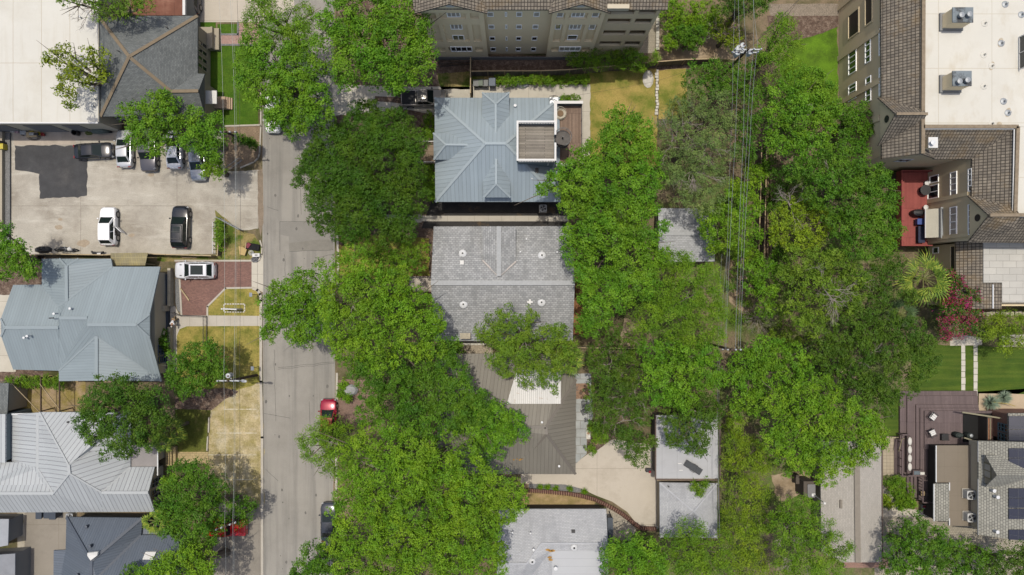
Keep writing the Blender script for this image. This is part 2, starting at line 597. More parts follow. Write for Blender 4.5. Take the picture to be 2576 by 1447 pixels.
G('gravel_strip', [(440, 702), (451, 700), (457, 792), (446, 780), (441, 760)], .014, m_greygravel, .03)
G('front_lawn', [(568, 726), (642, 726), (653, 738), (656, 760), (656, 796), (522, 796), (522, 772)], .010, m_dry, .04)
G('front_lawn', [(443, 819), (656, 819), (656, 1010), (600, 1030), (443, 1030)], .010, m_dry, .05)
G('garden_path', [(428, 770), (440, 770), (452, 793), (660, 795), (660, 820), (470, 821), (452, 828), (445, 845), (445, 960), (430, 960)], .014, m_walk)
kerb('drive_edging', [(441, 656), (634, 656)], .2, .06, m_kerb)
kerb('drive_edging', [(633, 724), (568, 725), (522, 771), (522, 794)], .2, .06, m_kerb)
kerb('drive_edging', [(452, 700), (457, 793)], .2, .06, m_kerb)
G('straw_verge', [(524, 1000), (590, 985), (660, 960), (664, 1270), (524, 1270)], .012, m_straw, .2)
G('lawn_patch', [(440, 1025), (560, 1000), (533, 1020), (522, 1070), (520, 1138), (440, 1138)], .013, M('dark_green_lawn', (.11, .125, .025), .95, .1, var=.2, vs=.9, var2=.35, vs2=6, col2=(.24, .19, .07), mixs=.5, mixr=(.5, .7)), .12)  # dark green grass with dry tan patches
G('mulch_bed', [(440, 985), (560, 975), (600, 985), (560, 1010), (533, 1032), (440, 1030)], .014, m_mulch, .12)
G('yellow_brick_path', [(441, 1137), (524, 1137), (524, 1166), (441, 1166)], .015, m_yelbrick)
for i, (x0, y0, x1) in enumerate(((563, 1029.5, 645), (545, 1089.5, 646), (524, 1144.5, 645), (568, 1206, 645))):
 G('parking_line', [(x0, y0 - .8), (x1, y0 - .5), (x1, y0 + .7), (x0, y0 + .8)], .018, m_line, .03)
G('side_drive', [(540, 1262), (655, 1262), (662, 1300), (664, 1560), (530, 1560)], .010, m_conc3, .05)
G('court_drive', [(60, 1270), (190, 1270), (190, 1560), (60, 1560)], .008, m_conc3)
G('side_path', [(44, 1285), (62, 1285), (62, 1560), (44, 1560)], .012, M('weedy_path', (.46, .42, .34), .9, .2, var=.2, vs=1, stain=((.34, .26, .08), .8, .52, .7, .9)), .03)
G('back_yard', [(48, 945), (215, 945), (215, 1040), (48, 1040)], .010, M('back_yard_dirt', (.36, .27, .17), .95, .1, var=.2, vs=.8, var2=.3, vs2=7, col2=(.26, .21, .07), mixs=.6), .08)
G('yellow_grass_patch', [(50, 983), (78, 983), (78, 1040), (54, 1040)], .013, m_dry2, .08)
# kerbs
kerb('kerb', [(657, -60), (657, 318), (654, 386)], .16, .12, m_kerb)
kerb('kerb', [(563, 318), (655, 315)], .18, .12, m_kerb)
kerb('kerb', [(654, 386), (650, 398), (640, 408), (606, 422)], .16, .12, m_kerb)
kerb('kerb', [(652, 655), (659, 640), (660, 622), (655, 606)], .16, .12, m_kerb)
kerb('kerb', [(638, 726), (648, 730), (655, 740), (657, 756), (657, 960)], .3, .12, m_kerb)
kerb('kerb', [(657, 960), (660, 1100), (661, 1560)], .3, .12, m_kerb)
G('gutter_dirt', [(648, 430), (661, 425), (663, 560), (656, 600), (650, 570)], .014, M('gutter_grit', (.27, .215, .16), .95, .1, var=.2, vs=1.5, var2=.3), .08)
# middle block
G('wood_side_dirt', [(845, -60), (1100, -60), (1100, 700), (848, 700)], .004, m_mulch)
G('front_drive', [(836, 213), (1025, 218), (1190, 218), (1190, 248), (1110, 292), (1020, 275), (836, 292)], .010, m_conc, .03)
G('drive_mulch_strip', [(943, 242), (1020, 246), (1120, 252), (1120, 262), (1020, 262), (943, 254)], .014, m_mulch, .03)
G('side_concrete', [(1183, 213), (1486, 213), (1484, 425), (1462, 425), (1462, 262), (1183, 262)], .010, m_conc)
G('side_planting_bed', [(1186, 186), (1484, 178), (1484, 216), (1186, 216)], .009, m_weeds, .1)
G('building_mulch', [(1085, 140), (1500, 140), (1740, 130), (1740, 190), (1085, 190)], .005, m_mulch)
G('grass_strip', [(1100, 185), (1182, 180), (1182, 225), (1110, 225)], .010, m_weeds, .1)
G('dry_backyard', [(1484, 182), (1651, 172), (1655, 420), (1484, 420)], .012, m_dry2, .12)
G('dry_backyard', [(1657, 178), (1725, 172), (1730, 300), (1657, 300)], .012, m_dry2, .08)
G('house_gap_gravel', [(1086, 505), (1430, 505), (1430, 575), (1060, 575)], .006, m_blackgravel)
G('sidewalk', [(1040, 543), (1430, 543), (1430, 557), (1040, 557)], .012, m_walk)
G('front_walk', [(845, 540), (1060, 540), (1060, 560), (845, 560)], .010, m_conc, .05)
G('front_garden', [(848, 598), (930, 590), (1080, 600), (1080, 720), (848, 690)], .010, m_dry2, .1)
kerb('kerb', [(849, 590), (851, 640), (851, 720)], .25, .12, m_kerb)
kerb('kerb', [(848, 940), (847, 1050), (846, 1250)], .25, .12, m_kerb)
G('garden_bed', [(849, 955), (960, 955), (960, 1070), (849, 1070)], .010, M('red_bark', (.24, .165, .13), .95, .1, var=.2, vs=1.2, var2=.45, vs2=8, bump=.7, bs=14), .1)
G('pebble_bed', [(1155, 855), (1240, 855), (1240, 895), (1155, 895)], .010, m_rivergravel, .1)
G('house_driveway', [(1310, 1194), (1448, 1165), (1475, 1145), (1538, 1104), (1640, 1120), (1652, 1205), (1655, 1330), (1608, 1326), (1578, 1288), (1540, 1262), (1500, 1247), (1464, 1230), (1422, 1220), (1310, 1216)], .012, m_conc2)
G('flagstone_patio', [(1440, 940), (1486, 940), (1492, 1050), (1484, 1062), (1476, 1070), (1476, 1142), (1450, 1166), (1440, 1166)], .014, m_flag, .05)
G('pot_gravel', [(1449, 965), (1482, 965), (1482, 1004), (1449, 1004)], .018, M('red_pebbles', (.34, .22, .15), .95, .1, var=.2, vs=2, var2=.4, vs2=9), .05)
G('planting_bed', [(1477, 1058), (1560, 1040), (1560, 1100), (1535, 1108), (1500, 1135), (1477, 1140)], .013, m_mulch, .08)
G('slate_gravel', [(1330, 1217), (1422, 1219), (1464, 1230), (1480, 1240), (1440, 1238), (1330, 1229)], .015, m_greygravel, .02)
G('sandy_strip', [(1315, 1234), (1400, 1240), (1480, 1252), (1500, 1262), (1490, 1276), (1315, 1270)], .010, M('sandy_strip', (.42, .30, .16), .95, .1, var=.2, vs=1.2, var2=.25, col2=(.28, .22, .09), mixs=1.0), .05)
G('rear_path', [(1525, 1275), (1545, 1285), (1580, 1310), (1600, 1330), (1590, 1360), (1530, 1360)], .010, M('pebble_path', (.38, .34, .27), .95, .1, var=.2, vs=1.5, var2=.45, vs2=6, bump=.7, bs=10), .08)
# east block
G('woods_floor', [(1655, 420), (2300, 420), (2300, 1560), (1655, 1560)], .003, M('leaf_litter', (.21, .165, .105), .95, .1, var=.25, vs=.6, var2=.4, vs2=6, col2=(.10, .16, .03), mixs=.35, mixr=(.42, .6), bump=.8, bs=12))
for p in ([(1830, 660), (1885, 650), (1890, 720), (1870, 790), (1835, 760)], [(1940, 1195), (2030, 1180), (2035, 1240), (1960, 1260)], [(1570, 800), (1610, 800), (1615, 875), (1560, 870)], [(2100, 930), (2160, 925), (2160, 1000), (2090, 990)]):
 G('bare_ground', p, .009, m_tandirt, .25)
G('east_lawn', [(1990, 92), (2108, 60), (2110, 300), (2000, 300), (1960, 180)], .010, m_lawn2, .25)
G('mulch_bed', [(1930, 40), (2112, 40), (2112, 66), (2070, 84), (1990, 104), (1940, 110)], .014, m_mulch, .08)
G('cobble_strip', [(1930, 10), (2112, 10), (2112, 42), (1940, 42)], .012, M('brown_cobble', (.27, .225, .175), .95, .2, var=.15, vs=1.5, var2=.5, vs2=8, bump=.9, bs=12), .05)
G('herringbone_walk', [(1603, -60), (1652, -60), (1652, 134), (1600, 134)], .010, m_paver)
G('rocky_clearing', [(1655, 60), (1860, 60), (1860, 150), (1655, 150)], .008, m_tandirt, .2)
G('lower_lawn', [(2295, 865), (2600, 875), (2600, 1000), (2260, 1000), (2225, 1000), (2225, 1098), (2290, 1098)], .010, m_lawn3, .12)
G('sand_bed', [(2462, 990), (2640, 992), (2640, 1040), (2462, 1040)], .014, m_sand, .03)
G('stone_slabs', [(2390, 850), (2420, 842), (2470, 850), (2470, 868), (2390, 870)], .016, m_conc)
G('stone_slabs', [(2520, 842), (2600, 842), (2600, 872), (2520, 872)], .016, m_conc)
G('patio_slabs', [(2192, 1100), (2262, 1096), (2262, 1196), (2192, 1196)], .010, m_slabs)
G('paver_drive', [(2200, 1290), (2640, 1270), (2640, 1560), (2200, 1560)], .006, m_paver)
G('garden_path', [(2217, 1215), (2240, 1240), (2262, 1275), (2320, 1285), (2330, 1300), (2217, 1300)], .012, m_conc2)
for x in (2423, 2454):
 mb = MB()
 y = 852
 while y < 1016:
  h = random.uniform(14, 22)
  a, b = at(x - 5, y + .6), at(x + 5 + random.uniform(-.6, .6), y + h - .6)
  mb.box((a.x, b.y, 0), (b.x, a.y, .03))
  y += h
 mb.build('paver_strip', M('white_limestone', (.60, .57, .49), .85, .25, var=.12, vs=2, var2=.08), kind='structure')
# ---------------------------------------------------------------- building materials
m_whiteroof = M('white_membrane', (.66, .64, .575), .75, .3, var=.04, vs=.25, var2=.025, stain=((.50, .46, .37), .15, .5, .75, .55), streak=((.56, .52, .43), 1.2, .1, .52, .68, .5), joint=(3.05, 9.2, .06, (.45, .39, .29)))
m_cream = M('cream_membrane', (.68, .655, .58), .75, .3, var=.05, vs=.25, var2=.025, stain=((.54, .48, .37), .18, .52, .75, .5), streak=((.56, .50, .39), .5, .25, .54, .68, .55), joint=(5.2, 5.3, .06, (.52, .47, .37)))
m_shin_dark = M('charcoal_shingle', (.1, .1, .1), .95, .15, streak=((.12, .13, .125), 1.2, .25, .5, .68, .4), var=.14, vs=.35, var2=.15, vs2=9, brick=(.33, .14, .012, (.215, .228, .222), (.15, .162, .16), (.10, .107, .106)))
m_shin_grey = M('grey_shingle', (.3, .3, .3), .95, .15, streak=((.22, .225, .22), .9, .22, .5, .66, .5), var=.12, vs=.35, var2=.06, vs2=5, brick=(.36, .23, .016, (.47, .475, .47), (.325, .333, .333), (.18, .185, .19)))
m_shin_light = M('pale_shingle', (.4, .4, .4), .95, .15, var=.05, vs=.35, var2=.04, vs2=5, streak=((.34, .345, .36), 1.0, .2, .5, .68, .5), brick=(.34, .15, .012, (.53, .54, .55), (.46, .47, .485), (.33, .335, .345)), stain=((.30, .31, .33), .3, .5, .75, .6))
m_shin_tan = M('tan_shingle', (.3, .3, .3), .95, .15, var=.06, vs=.4, var2=.06, vs2=5, brick=(.36, .15, .012, (.48, .45, .40), (.42, .395, .35), (.32, .295, .265)), streak=((.38, .35, .31), .8, .2, .5, .68, .5))
m_shin_olive = M('grey_green_shingle', (.3, .3, .3), .95, .15, var=.07, vs=.4, var2=.06, vs2=5, brick=(.34, .24, .025, (.40, .39, .335), (.30, .295, .255), (.145, .14, .125)))
m_seam_blue = M('blue_grey_seam_metal', (.285, .338, .358), .55, .3, .0, var=.05, vs=.2, var2=.02, seam=(.30, .05, (.245, .29, .31)), streak=((.235, .28, .30), 1.3, .16, .48, .68, .5))
m_seam_pale = M('pale_seam_metal', (.46, .485, .49), .5, .4, .0, var=.03, vs=.2, var2=.02, seam=(.46, .06, (.235, .23, .25)), streak=((.38, .40, .41), 1.3, .16, .48, .68, .5))
m_seam_slate = M('slate_seam_metal', (.120, .143, .176), .5, .4, .0, var=.06, vs=.25, var2=.02, seam=(.27, .045, (.075, .09, .113)), streak=((.125, .145, .17), 1.3, .16, .48, .68, .5))
m_seam_sky = M('sky_blue_seam_metal', (.345, .410, .450), .45, .4, .0, var=.05, vs=.22, var2=.02, seam=(.42, .045, (.25, .30, .325)), streak=((.285, .345, .38), 1.3, .16, .48, .68, .5))
m_seam_brown = M('taupe_seam_metal', (.222, .204, .166), .6, .35, .0, var=.05, vs=.25, var2=.02, seam=(.41, .045, (.15, .13, .105)), streak=((.18, .16, .13), 1.3, .16, .48, .68, .5))
m_cap_sky = plain('sky_blue_ridge_metal', (.37, .43, .46), .7, .1)
m_cap_blue = plain('blue_grey_ridge_metal', (.30, .35, .37), .7, .1)
m_cap_pale = plain('pale_ridge_metal', (.46, .48, .485), .7, .1)
m_cap_slate = plain('slate_ridge_metal', (.085, .10, .125), .5)
m_cap_brown = plain('taupe_ridge_metal', (.165, .145, .12), .5)
m_tile = M('concrete_roof_tile', (.2, .18, .15), .9, .2, var=.12, vs=.5, var2=.12, vs2=4, brick=(.30, .36, .035, (.30, .26, .205), (.19, .165, .135), (.055, .047, .038), 0), stain=((.26, .17, .07), .3, .52, .7, .55))
m_tilecap = M('roof_tile_ridge', (.27, .215, .15), .9, .2, var=.25, vs=3, var2=.1)
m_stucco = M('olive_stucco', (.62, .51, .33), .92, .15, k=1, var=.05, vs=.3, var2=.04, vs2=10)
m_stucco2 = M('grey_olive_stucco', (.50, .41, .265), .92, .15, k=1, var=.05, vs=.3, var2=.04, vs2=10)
m_tan = M('tan_wall', (.42, .37, .28), .92, .15, var=.06, vs=.5, var2=.05)
m_creamwall = M('cream_wall', (.60, .53, .40), .92, .15, var=.06, vs=.5, var2=.05)
m_greywall = M('grey_wall', (.27, .27, .26), .92, .15, var=.08, vs=.5, var2=.05)
m_bluewall = M('blue_grey_siding', (.20, .245, .26), .85, .2, var=.04, vs=.5, var2=.03)
m_brownwall = M('brown_siding', (.12, .10, .08), .9, .2, var=.1, vs=.5, var2=.08)
m_white = plain('white_paint', (.74, .73, .70), .7, .2)
m_frame = M('white_window_frame', (.82, .81, .78), .6, .3, k=1, var=.02, var2=0)
m_whitemetal = plain('white_metal', (.70, .71, .71), .4)
m_greymetal = plain('galvanised_metal', (.40, .42, .43), .45, .5, .4)
m_darkmetal = plain('dark_metal', (.035, .034, .035), .5)
m_black = plain('black_plastic', (.02, .02, .022), .5)
m_glass = glass()
m_blind = M('window_with_blind', (.50, .47, .40), .4, .5, var=.15, vs=2, brick=(3, .07, .01, (.56, .53, .46), (.48, .45, .39), (.30, .28, .24)))
m_greenpane = M('green_reflecting_pane', (.055, .09, .04), .1, .7, var=.35, vs=1.6, var2=.25, vs2=4)
m_wood_grey = M('weathered_decking', (.3, .27, .22), .9, .15, var=.12, vs=.8, var2=.1, vs2=6, brick=(3.4, .145, .012, (.345, .31, .255), (.235, .21, .175), (.08, .07, .06), .37))
m_wood_brown = M('brown_decking', (.25, .17, .12), .85, .2, var=.1, vs=.8, var2=.12, vs2=6, brick=(.14, 3.2, .010, (.285, .205, .155), (.205, .145, .108), (.09, .06, .045), .0))
m_wood_red = M('red_decking', (.36, .09, .075), .8, .25, var=.08, vs=.8, var2=.08, vs2=6, brick=(.14, 3.2, .010, (.36, .098, .082), (.30, .078, .066), (.14, .035, .03), .0))
m_wood_plum = M('plum_decking', (.1, .08, .08), .8, .25, var=.08, vs=.8, var2=.08, vs2=6, brick=(.14, 4.2, .012, (.180, .136, .132), (.142, .107, .104), (.07, .05, .05), .0))
m_wood_orange = M('stained_decking', (.34, .16, .06), .8, .2, var=.15, vs=.8, var2=.1, brick=(.14, 4.2, .012, (.36, .175, .07), (.27, .125, .05), (.09, .045, .02), .0))
m_fence = M('weathered_fence_wood', (.22, .19, .15), .92, .15, var=.15, vs=.8, var2=.15, vs2=7, brick=(.14, 4, .008, (.25, .215, .17), (.17, .145, .115), (.07, .06, .05), 0))
m_timber = M('raw_timber', (.46, .36, .22), .85, .2, var=.15, vs=2, var2=.1)
m_brickred = M('brick_red_wall', (.3, .14, .1), .9, .2, var=.12, vs=1, var2=.1, brick=(.23, .085, .012, (.36, .17, .12), (.25, .11, .085), (.36, .32, .27)))
m_stone = M('rough_limestone', (.46, .41, .31), .9, .2, var=.2, vs=2.5, var2=.15, bump=.6, bs=6)
m_whitestone = M('white_limestone_block', (.62, .59, .51), .9, .2, var=.15, vs=2.5, var2=.1, bump=.5, bs=6)
m_copperbrown = M('rusty_roof', (.20, .085, .055), .9, .2, var=.2, vs=.6, var2=.15, stain=((.30, .16, .11), .6, .5, .7, .7), joint=(1.0, 30, .05, (.12, .05, .035)))


def hvent(parent, p, r=.05, h=.4, mat=None, name='vent_pipe'):
 p = Vector(p)
 return MB().lathe(p - Vector((0, 0, .15)), [(r, 0), (r, h + .15), (r * 1.5, h + .152), (r * 1.5, h + .24), (r * .2, h + .26)], 10).build(name, mat or m_whitemetal, parent)


def skydome(parent, p, r=.43, name='roof_vent', tilt=0):
 o = MB().lathe(Vector(p) - Vector((0, 0, .12)), [(r, 0), (r, .2), (r * .94, .25), (r * .5, .36), (.03, .4)], 20).build(name, m_whitemetal, parent)
 q = Vector(p)
 MB().beam(q + Vector((-.1, .02, .30)), q + Vector((.1, .02, .30)), .2, .03).build('solar_panel', m_black, o)
 return o


def ridge(parent, segs, mat, w=.3, name='ridge_cap'):
 for a, b in segs:
  MB().beam(at(*a) + Vector((0, 0, .035)), at(*b) + Vector((0, 0, .035)), w, .05).build(name, mat, parent)


def walls(parent, vpts, z, mat, d=.5, drop=.1, name='wall', z0=0.0):
 return MB().prism(foot(vpts, z, d), z0, z - drop).build(name, mat, parent)


def acunit(label, p, s=.82, h=.85, mat=None, rz=0.0, group='air conditioning units'):
 p = Vector(p)
 t = thing('air_conditioner', label, 'air conditioner', p, 0, group)
 mb = MB()
 c = .09
 k = s / 2
 pts = [(-k + c, -k), (k - c, -k), (k, -k + c), (k, k - c), (k - c, k), (-k + c, k), (-k, k - c), (-k, -k + c)]
 mb.prism([(p.x + x, p.y + y) for x, y in pts], p.z + .06, p.z + h)
 mb.build('housing', mat or m_greymetal, t)
 MB().box((p.x - k - .05, p.y - k - .05, p.z), (p.x + k + .05, p.y + k + .05, p.z + .06)).build('pad', m_kerb, t)
 MB().lathe(p + Vector((0, 0, h)), [(k * .82, 0), (k * .82, .012), (0.01, .014)], 20).build('fan_opening', m_black, t)
 mb = MB()
 for i in range(4):
  a = i * math.pi / 2 + .5
  u, w = Vector((math.cos(a), math.sin(a), 0)), Vector((-math.sin(a), math.cos(a), 0))
  q = p + Vector((0, 0, h + .02))
  mb.poly([q + u * .06 - w * .03, q + u * k * .75 - w * .12, q + u * k * .75 + w * .1 + Vector((0, 0, .02)), q + u * .06 + w * .05])
 mb.lathe(p + Vector((0, 0, h + .015)), [(.09, 0), (.09, .04), (.02, .06)], 10)
 mb.build('fan', m_greymetal, t)
 mb = MB()
 for r in (.3, .55, .8):
  pr = None
  for j in range(21):
   a = j * math.pi / 10
   q = p + Vector((math.cos(a) * k * r, math.sin(a) * k * r, h + .08))
   if pr:
    mb.beam(pr, q, .012)
   pr = q
 for j in range(6):
  a = j * math.pi / 3
  mb.beam(p + Vector((0, 0, h + .08)), p + Vector((math.cos(a) * k * .85, math.sin(a) * k * .85, h + .06)), .012)
 mb.build('fan_guard', m_darkmetal, t)
 return t


# ---------------------------------------------------------------- white shop building
B = thing('shop_building', 'large flat-roofed shop building with a white membrane roof beside the car park', 'building', at(110, 310))
z = 4.7
mb = MB().pv([(-90, 309, z), (248, 309, z), (248, -90, z), (-90, -90, z)])
mb.skirt(.25).build('flat_roof', m_whiteroof, B)
walls(B, [(-90, 308.5), (247, 308.5), (247, -90), (-90, -90)], z, m_creamwall, .12, .3)
mb = MB()
a, b = at(-90, 309.5, z), at(248, 309.5, z)
mb.beam(a + Vector((0, 0, .03)), b + Vector((0, 0, .03)), .16, .22).build('parapet', m_white, B)
Yw = min(p.y for p in foot([(-90, 308.5), (247, 308.5), (247, -90), (-90, -90)], z, .12))
for x0, x1 in ((-30, 55), (95, 165), (190, 232)):
 xa, xb = at(x0, 330, .6).x, at(x1, 330, .6).x
 m2 = MB().box((xa, Yw - .05, .02), (xb, Yw + .02, 3.0))
 d = m2.build('garage_door', M('grey_roller_door', (.13, .125, .12), .6, .4, var=.1, vs=1), B)
 mb = MB()
 for k in range(6):
  mb.box((xa, Yw - .075, .25 + k * .48), (xb, Yw - .052, .28 + k * .48))
 mb.build('panel_ribs', m_greymetal, d)
for k, (x, y) in enumerate(((240, 150), (241, 250), (205, 45), (237, 268))):
 hvent(B, at(x, y, z), .07, .3, m_greymetal)

# ---------------------------------------------------------------- hipped shingle house
B = thing('shingle_house', 'hipped charcoal shingle house with tan ridge lines beside the white shop roof', 'house', at(500, 230))
e, ap, g6 = 4.4, 8.0, 6.0
nw, ne, sw, A, R0, R1 = (247, 40, e), (497, 40, e), (253, 293, e), (325, 143, ap), (430, 230, g6), (499, 229, g6)
E1, G1, G2 = (497, 185, e), (515, 186, e), (515, 293, e)
mb = MB()
for f in ([ne, nw, A], [nw, sw, A], [ne, A, R0, E1], [E1, R0, R1, G1], [sw, G2, R1, R0, A]):
 mb.pv(f[::-1] if (at(*f[1]) - at(*f[0])).cross(at(*f[2]) - at(*f[0])).z < 0 else f)
mb.skirt(.22).build('roof', m_shin_dark, B)
MB().pv([G1, R1, G2]).build('gable', m_shin_dark, B)
m_tancap = M('tan_ridge_shingle', (.24, .19, .13), .95, .1, var=.1, vs=3)
ridge(B, [(A, nw), (A, ne), (A, sw), (A, R0), (R0, R1)], m_tancap, .34)
fp = [(247, 40), (497, 40), (497, 186), (515, 186), (515, 293), (253, 293)]
walls(B, fp, e, m_tan, .55)
Xw = at(497, 100, e).x - .55
for k, y in enumerate((112, 131, 150, 169)):
 window(B, (Xw, at(520, y + 14, 1.2).y, .9), (Xw, at(520, y, 1.2).y, 3.3), m_tan, m_glass, 1, 2, .12, (1, 0, 0))
Ye = min(p.y for p in foot(fp, e, .55))
for x in (285, 330):
 p = at(x, 300, 1.2)
 window(B, (p.x, Ye, 1.0), (p.x + 1.4, Ye, 2.4), m_white, m_glass, 2, 1, .09, (0, -1, 0))
mb = MB()
a, b = at(500, 122, .9), at(547, 68, .9)
mb.box((a.x - .3, a.y, 0), (b.x - .6, b.y, .9))
mb.box((b.x - .6, a.y, 0), (b.x, b.y, .55))
mb.box((b.x - .75, a.y, .552), (b.x - .55, b.y, 1.0))
mb.build('porch_stoop', m_tan, B)
mb = MB()
a, b = at(536, 272, .8), at(577, 243, .8)
mb.box((a.x - 1, a.y, 0), (b.x - .45, b.y, .8))
for k in range(3):
 mb.box((b.x - .45 + k * .18, a.y, 0), (b.x - .27 + k * .18, b.y, .62 - k * .2))
mb.build('porch_steps', M('peach_steps', (.50, .37, .26), .9, .2, var=.1), B)
a, b = at(516, 261, 3.0), at(545, 228, 3.0)
mb = MB().box((a.x - .4, a.y, 2.85), (b.x, b.y, 3.0))
mb.build('door_canopy', m_white, B)
hvent(B, at(422, 71, 5.6), .06, .3, m_darkmetal)
hvent(B, at(300, 130, 7.3), .05, .3, m_darkmetal)

# rusty flat building behind it
B = thing('rusty_building', 'low building with a rust red roof behind the shingle house', 'building', at(400, 10))
z = 4.0
mb = MB().pv([(330, 39, z), (461, 39, z), (461, -90, z), (330, -90, z)])
mb.skirt(.2).build('flat_roof', m_copperbrown, B)
walls(B, [(330, 38), (466, 38), (466, -90), (330, -90)], z, m_greywall, .2, .2)
a, b = at(464, 39, z), at(464, -90, z)
MB().beam(a, b, .28, .3).build('parapet', m_white, B)

# ---------------------------------------------------------------- blue grey metal house
B = thing('metal_roof_house', 'sprawling house under a blue grey standing seam roof behind the brick driveway', 'house', at(220, 800))
e = 3.0
a_, b_, c1, c2 = (105, 651, e), (279, 651, e), (150, 651, 4.0), (198, 651, 4.0)
n0, n1, d_, e2 = (167, 669, 4.75), (168, 757, 4.75), (283, 671, e), (403, 671, e)
v1, w0 = (145, 772, 4.13), (105, 716, e)
r0, r1, k1, k2, g = (220, 817, 5.95), (343, 817, 5.95), (376.7, 790.6, 5.1), (376.7, 849, 5.1), (406.7, 959, e)
u0, u1 = (150, 800, 5.6), (220, 800, 5.6)
s0, s1, s2 = (243, 846, 5.3), (243, 958, 5.1), (148.5, 959, e)
w1, w2, w3, w4 = (33, 717, e), (2, 802, 4.7), (13, 824, 5.2), (147, 824, 5.2)
w5, w6, w7 = (3, 847, 4.7), (33, 930, e), (148, 933, e)
mb = MB()
for f in ([a_, w0, v1, n1, n0, c1], [c1, n0, c2], [c2, n0, n1, d_, b_], [d_, n1, u0, u1, r0, r1, k1, e2], [k1, r1, k2], [k2, r1, r0, s0, g],
   [w1, w2, w3, w4, (147, 800, 4.71), v1, w0], [v1, n1, u0, (147, 800, 4.71)], [(147, 800, 4.71), u0, w4], [w2, w5, w3], [w5, w6, w7, w4, w3], [w7, s0, r0, u1], [w7, u1, u0, w4], [w7, s2, s1, s0], [s0, s1, g]):
 P = [at(*p) for p in f]
 nv = Vector((0, 0, 0))
 for i in range(1, len(P) - 1):
  nv += (P[i] - P[0]).cross(P[i + 1] - P[0])
 mb.poly(P if nv.z > 0 else P[::-1])
mb.skirt(.2).build('roof', m_seam_blue, B)
ridge(B, [(r0, r1), (u0, u1), (w3, w4), (n0, n1), (s0, s1)], m_cap_blue, .34)
ridge(B, [(n1, d_), (n1, v1), (s0, g), (s0, w7), (r1, k1), (r1, k2), (w3, w2), (w3, w5), (n0, c1), (n0, c2)], m_cap_blue, .2, 'hip_flashing')
fp = [(105, 651), (279, 651), (283, 671), (400, 671), (404, 957), (149, 957), (148, 930), (33, 930), (33, 717), (105, 716)]
walls(B, fp, e, m_creamwall, .6)
Xw = max(p.x for p in foot(fp, e, .6))
m_bluetrim = plain('blue_trim', (.07, .11, .2), .6)
window(B, (Xw, at(405, 893, 1.5).y, .7), (Xw, at(405, 866, 1.5).y, 2.4), m_bluetrim, m_glass, 2, 3, .1, (1, 0, 0))
window(B, (Xw, at(405, 913, 1.5).y, .7), (Xw, at(405, 895, 1.5).y, 2.4), m_bluetrim, m_glass, 1, 3, .1, (1, 0, 0))
# porch: floor, low wall, railing, posts
p0, p1 = at(408, 848, .5), at(430, 690, .5)
MB().box((Xw - .5, p0.y, 0), (p1.x - .35, p1.y, .5)).build('porch_floor', M('blue_porch_floor', (.05, .065, .09), .8, .3, var=.1), B)
mb = MB()
for k in range(22):
 y = p1.y - .8 - k * .19
 mb.box((p1.x - .85, y - .05, .502), (p1.x - .62, y + .05, .56))
mb.build('porch_lattice', m_white, B)
mb = MB()
x = p1.x
mb.box((x - .28, at(0, 960, 0).y, 0), (x + .06, at(0, 822, 0).y, .75))
mb.box((x - .28, at(0, 770, 0).y, 0), (x + .06, at(0, 675, 0).y, .75))
mb.build('front_stone_wall', m_stone, B)
for y in (776, 838):
 q = at(412, y, 1)
 MB().box((q.x - .55, q.y - .32, .3), (q.x + .3, q.y + .32, 1.35)).build('porch_pier', m_stone, B)
for p, m_ in (((143, 789, 5.5), m_whitemetal), ((76, 845, 5.0), m_whitemetal), ((68, 849, 4.8), m_whitemetal), ((183, 776, 5.1), m_whitemetal)):
 hvent(B, at(*p), .09, .45, m_)
MB().beam(at(125, 800.5, 5.35) + Vector((0, 0, .1)), at(137, 800, 5.4) + Vector((0, 0, .1)), .12, .1).build('roof_vent', m_black, B)
q = at(275, 957, 3.6)
mb = MB().box((q.x, q.y - .1, 2.6), (q.x + .95, q.y + .5, 4.6)).build('chimney', m_brickred, B)
MB().box((q.x + .2, q.y + .02, 4.6), (q.x + .75, q.y + .38, 4.68)).build('chimney_cap', m_tan, mb)

# carport between fence and house
B = thing('carport', 'lean-to with a yellowed translucent corrugated roof against the fence', 'carport', at(330, 655))
mb = MB().pv([(280, 668, 2.3), (365, 668, 2.3), (372, 636, 2.7), (278, 637, 2.7)])
mb.skirt(.05).build('roof', M('yellowed_corrugated_sheet', (.36, .30, .13), .6, .3, var=.2, vs=.8, var2=.1, col2=(.27, .235, .14), mixs=.5, seam=(.26, .05, (.25, .22, .13)), joint=(50, .55, .06, (.44, .38, .2))), B)
for x, y, h in ((282, 664, 2.2), (364, 664, 2.2), (370, 639, 2.6), (281, 640, 2.6)):
 q = at(x, y, h)
 MB().box((q.x - .05, q.y - .05, 0), (q.x + .05, q.y + .05, h)).build('post', m_timber, B)

# ---------------------------------------------------------------- pale metal house
B = thing('metal_roof_house', 'house with a pale grey ribbed metal roof of many hips in the lower left', 'house', at(200, 1190))
e = 3.2
mb = MB()
F1 = [(29, 1044, e), (95, 1038, 4.4), (95, 1178, 4.4), (50, 1163, 3.6), (29, 1161, e)]
F2 = [(95, 1038, 4.4), (100, 1037, 4.45), (173, 1170, 6.4), (175, 1191, 6.4), (135, 1241, 5.2), (95, 1178, 4.4)]
F3 = [(100, 1037, 4.45), (330, 1037, e), (224, 1136, 5.0), (173, 1170, 6.4)]
F3b = [(330, 1037, e), (328, 1150, e), (224, 1136, 5.0)]
F4 = [(173, 1170, 6.4), (224, 1136, 5.0), (328, 1150, e), (328, 1175, e), (257, 1239, 5.0), (175, 1191, 6.4)]
F5 = [(328, 1175, e), (389, 1175, e), (373, 1239, 5.0), (257, 1239, 5.0)]
F6 = [(-80, 1241, 5.2), (135, 1241, 5.2), (135, 1289, e), (-80, 1290, e)]
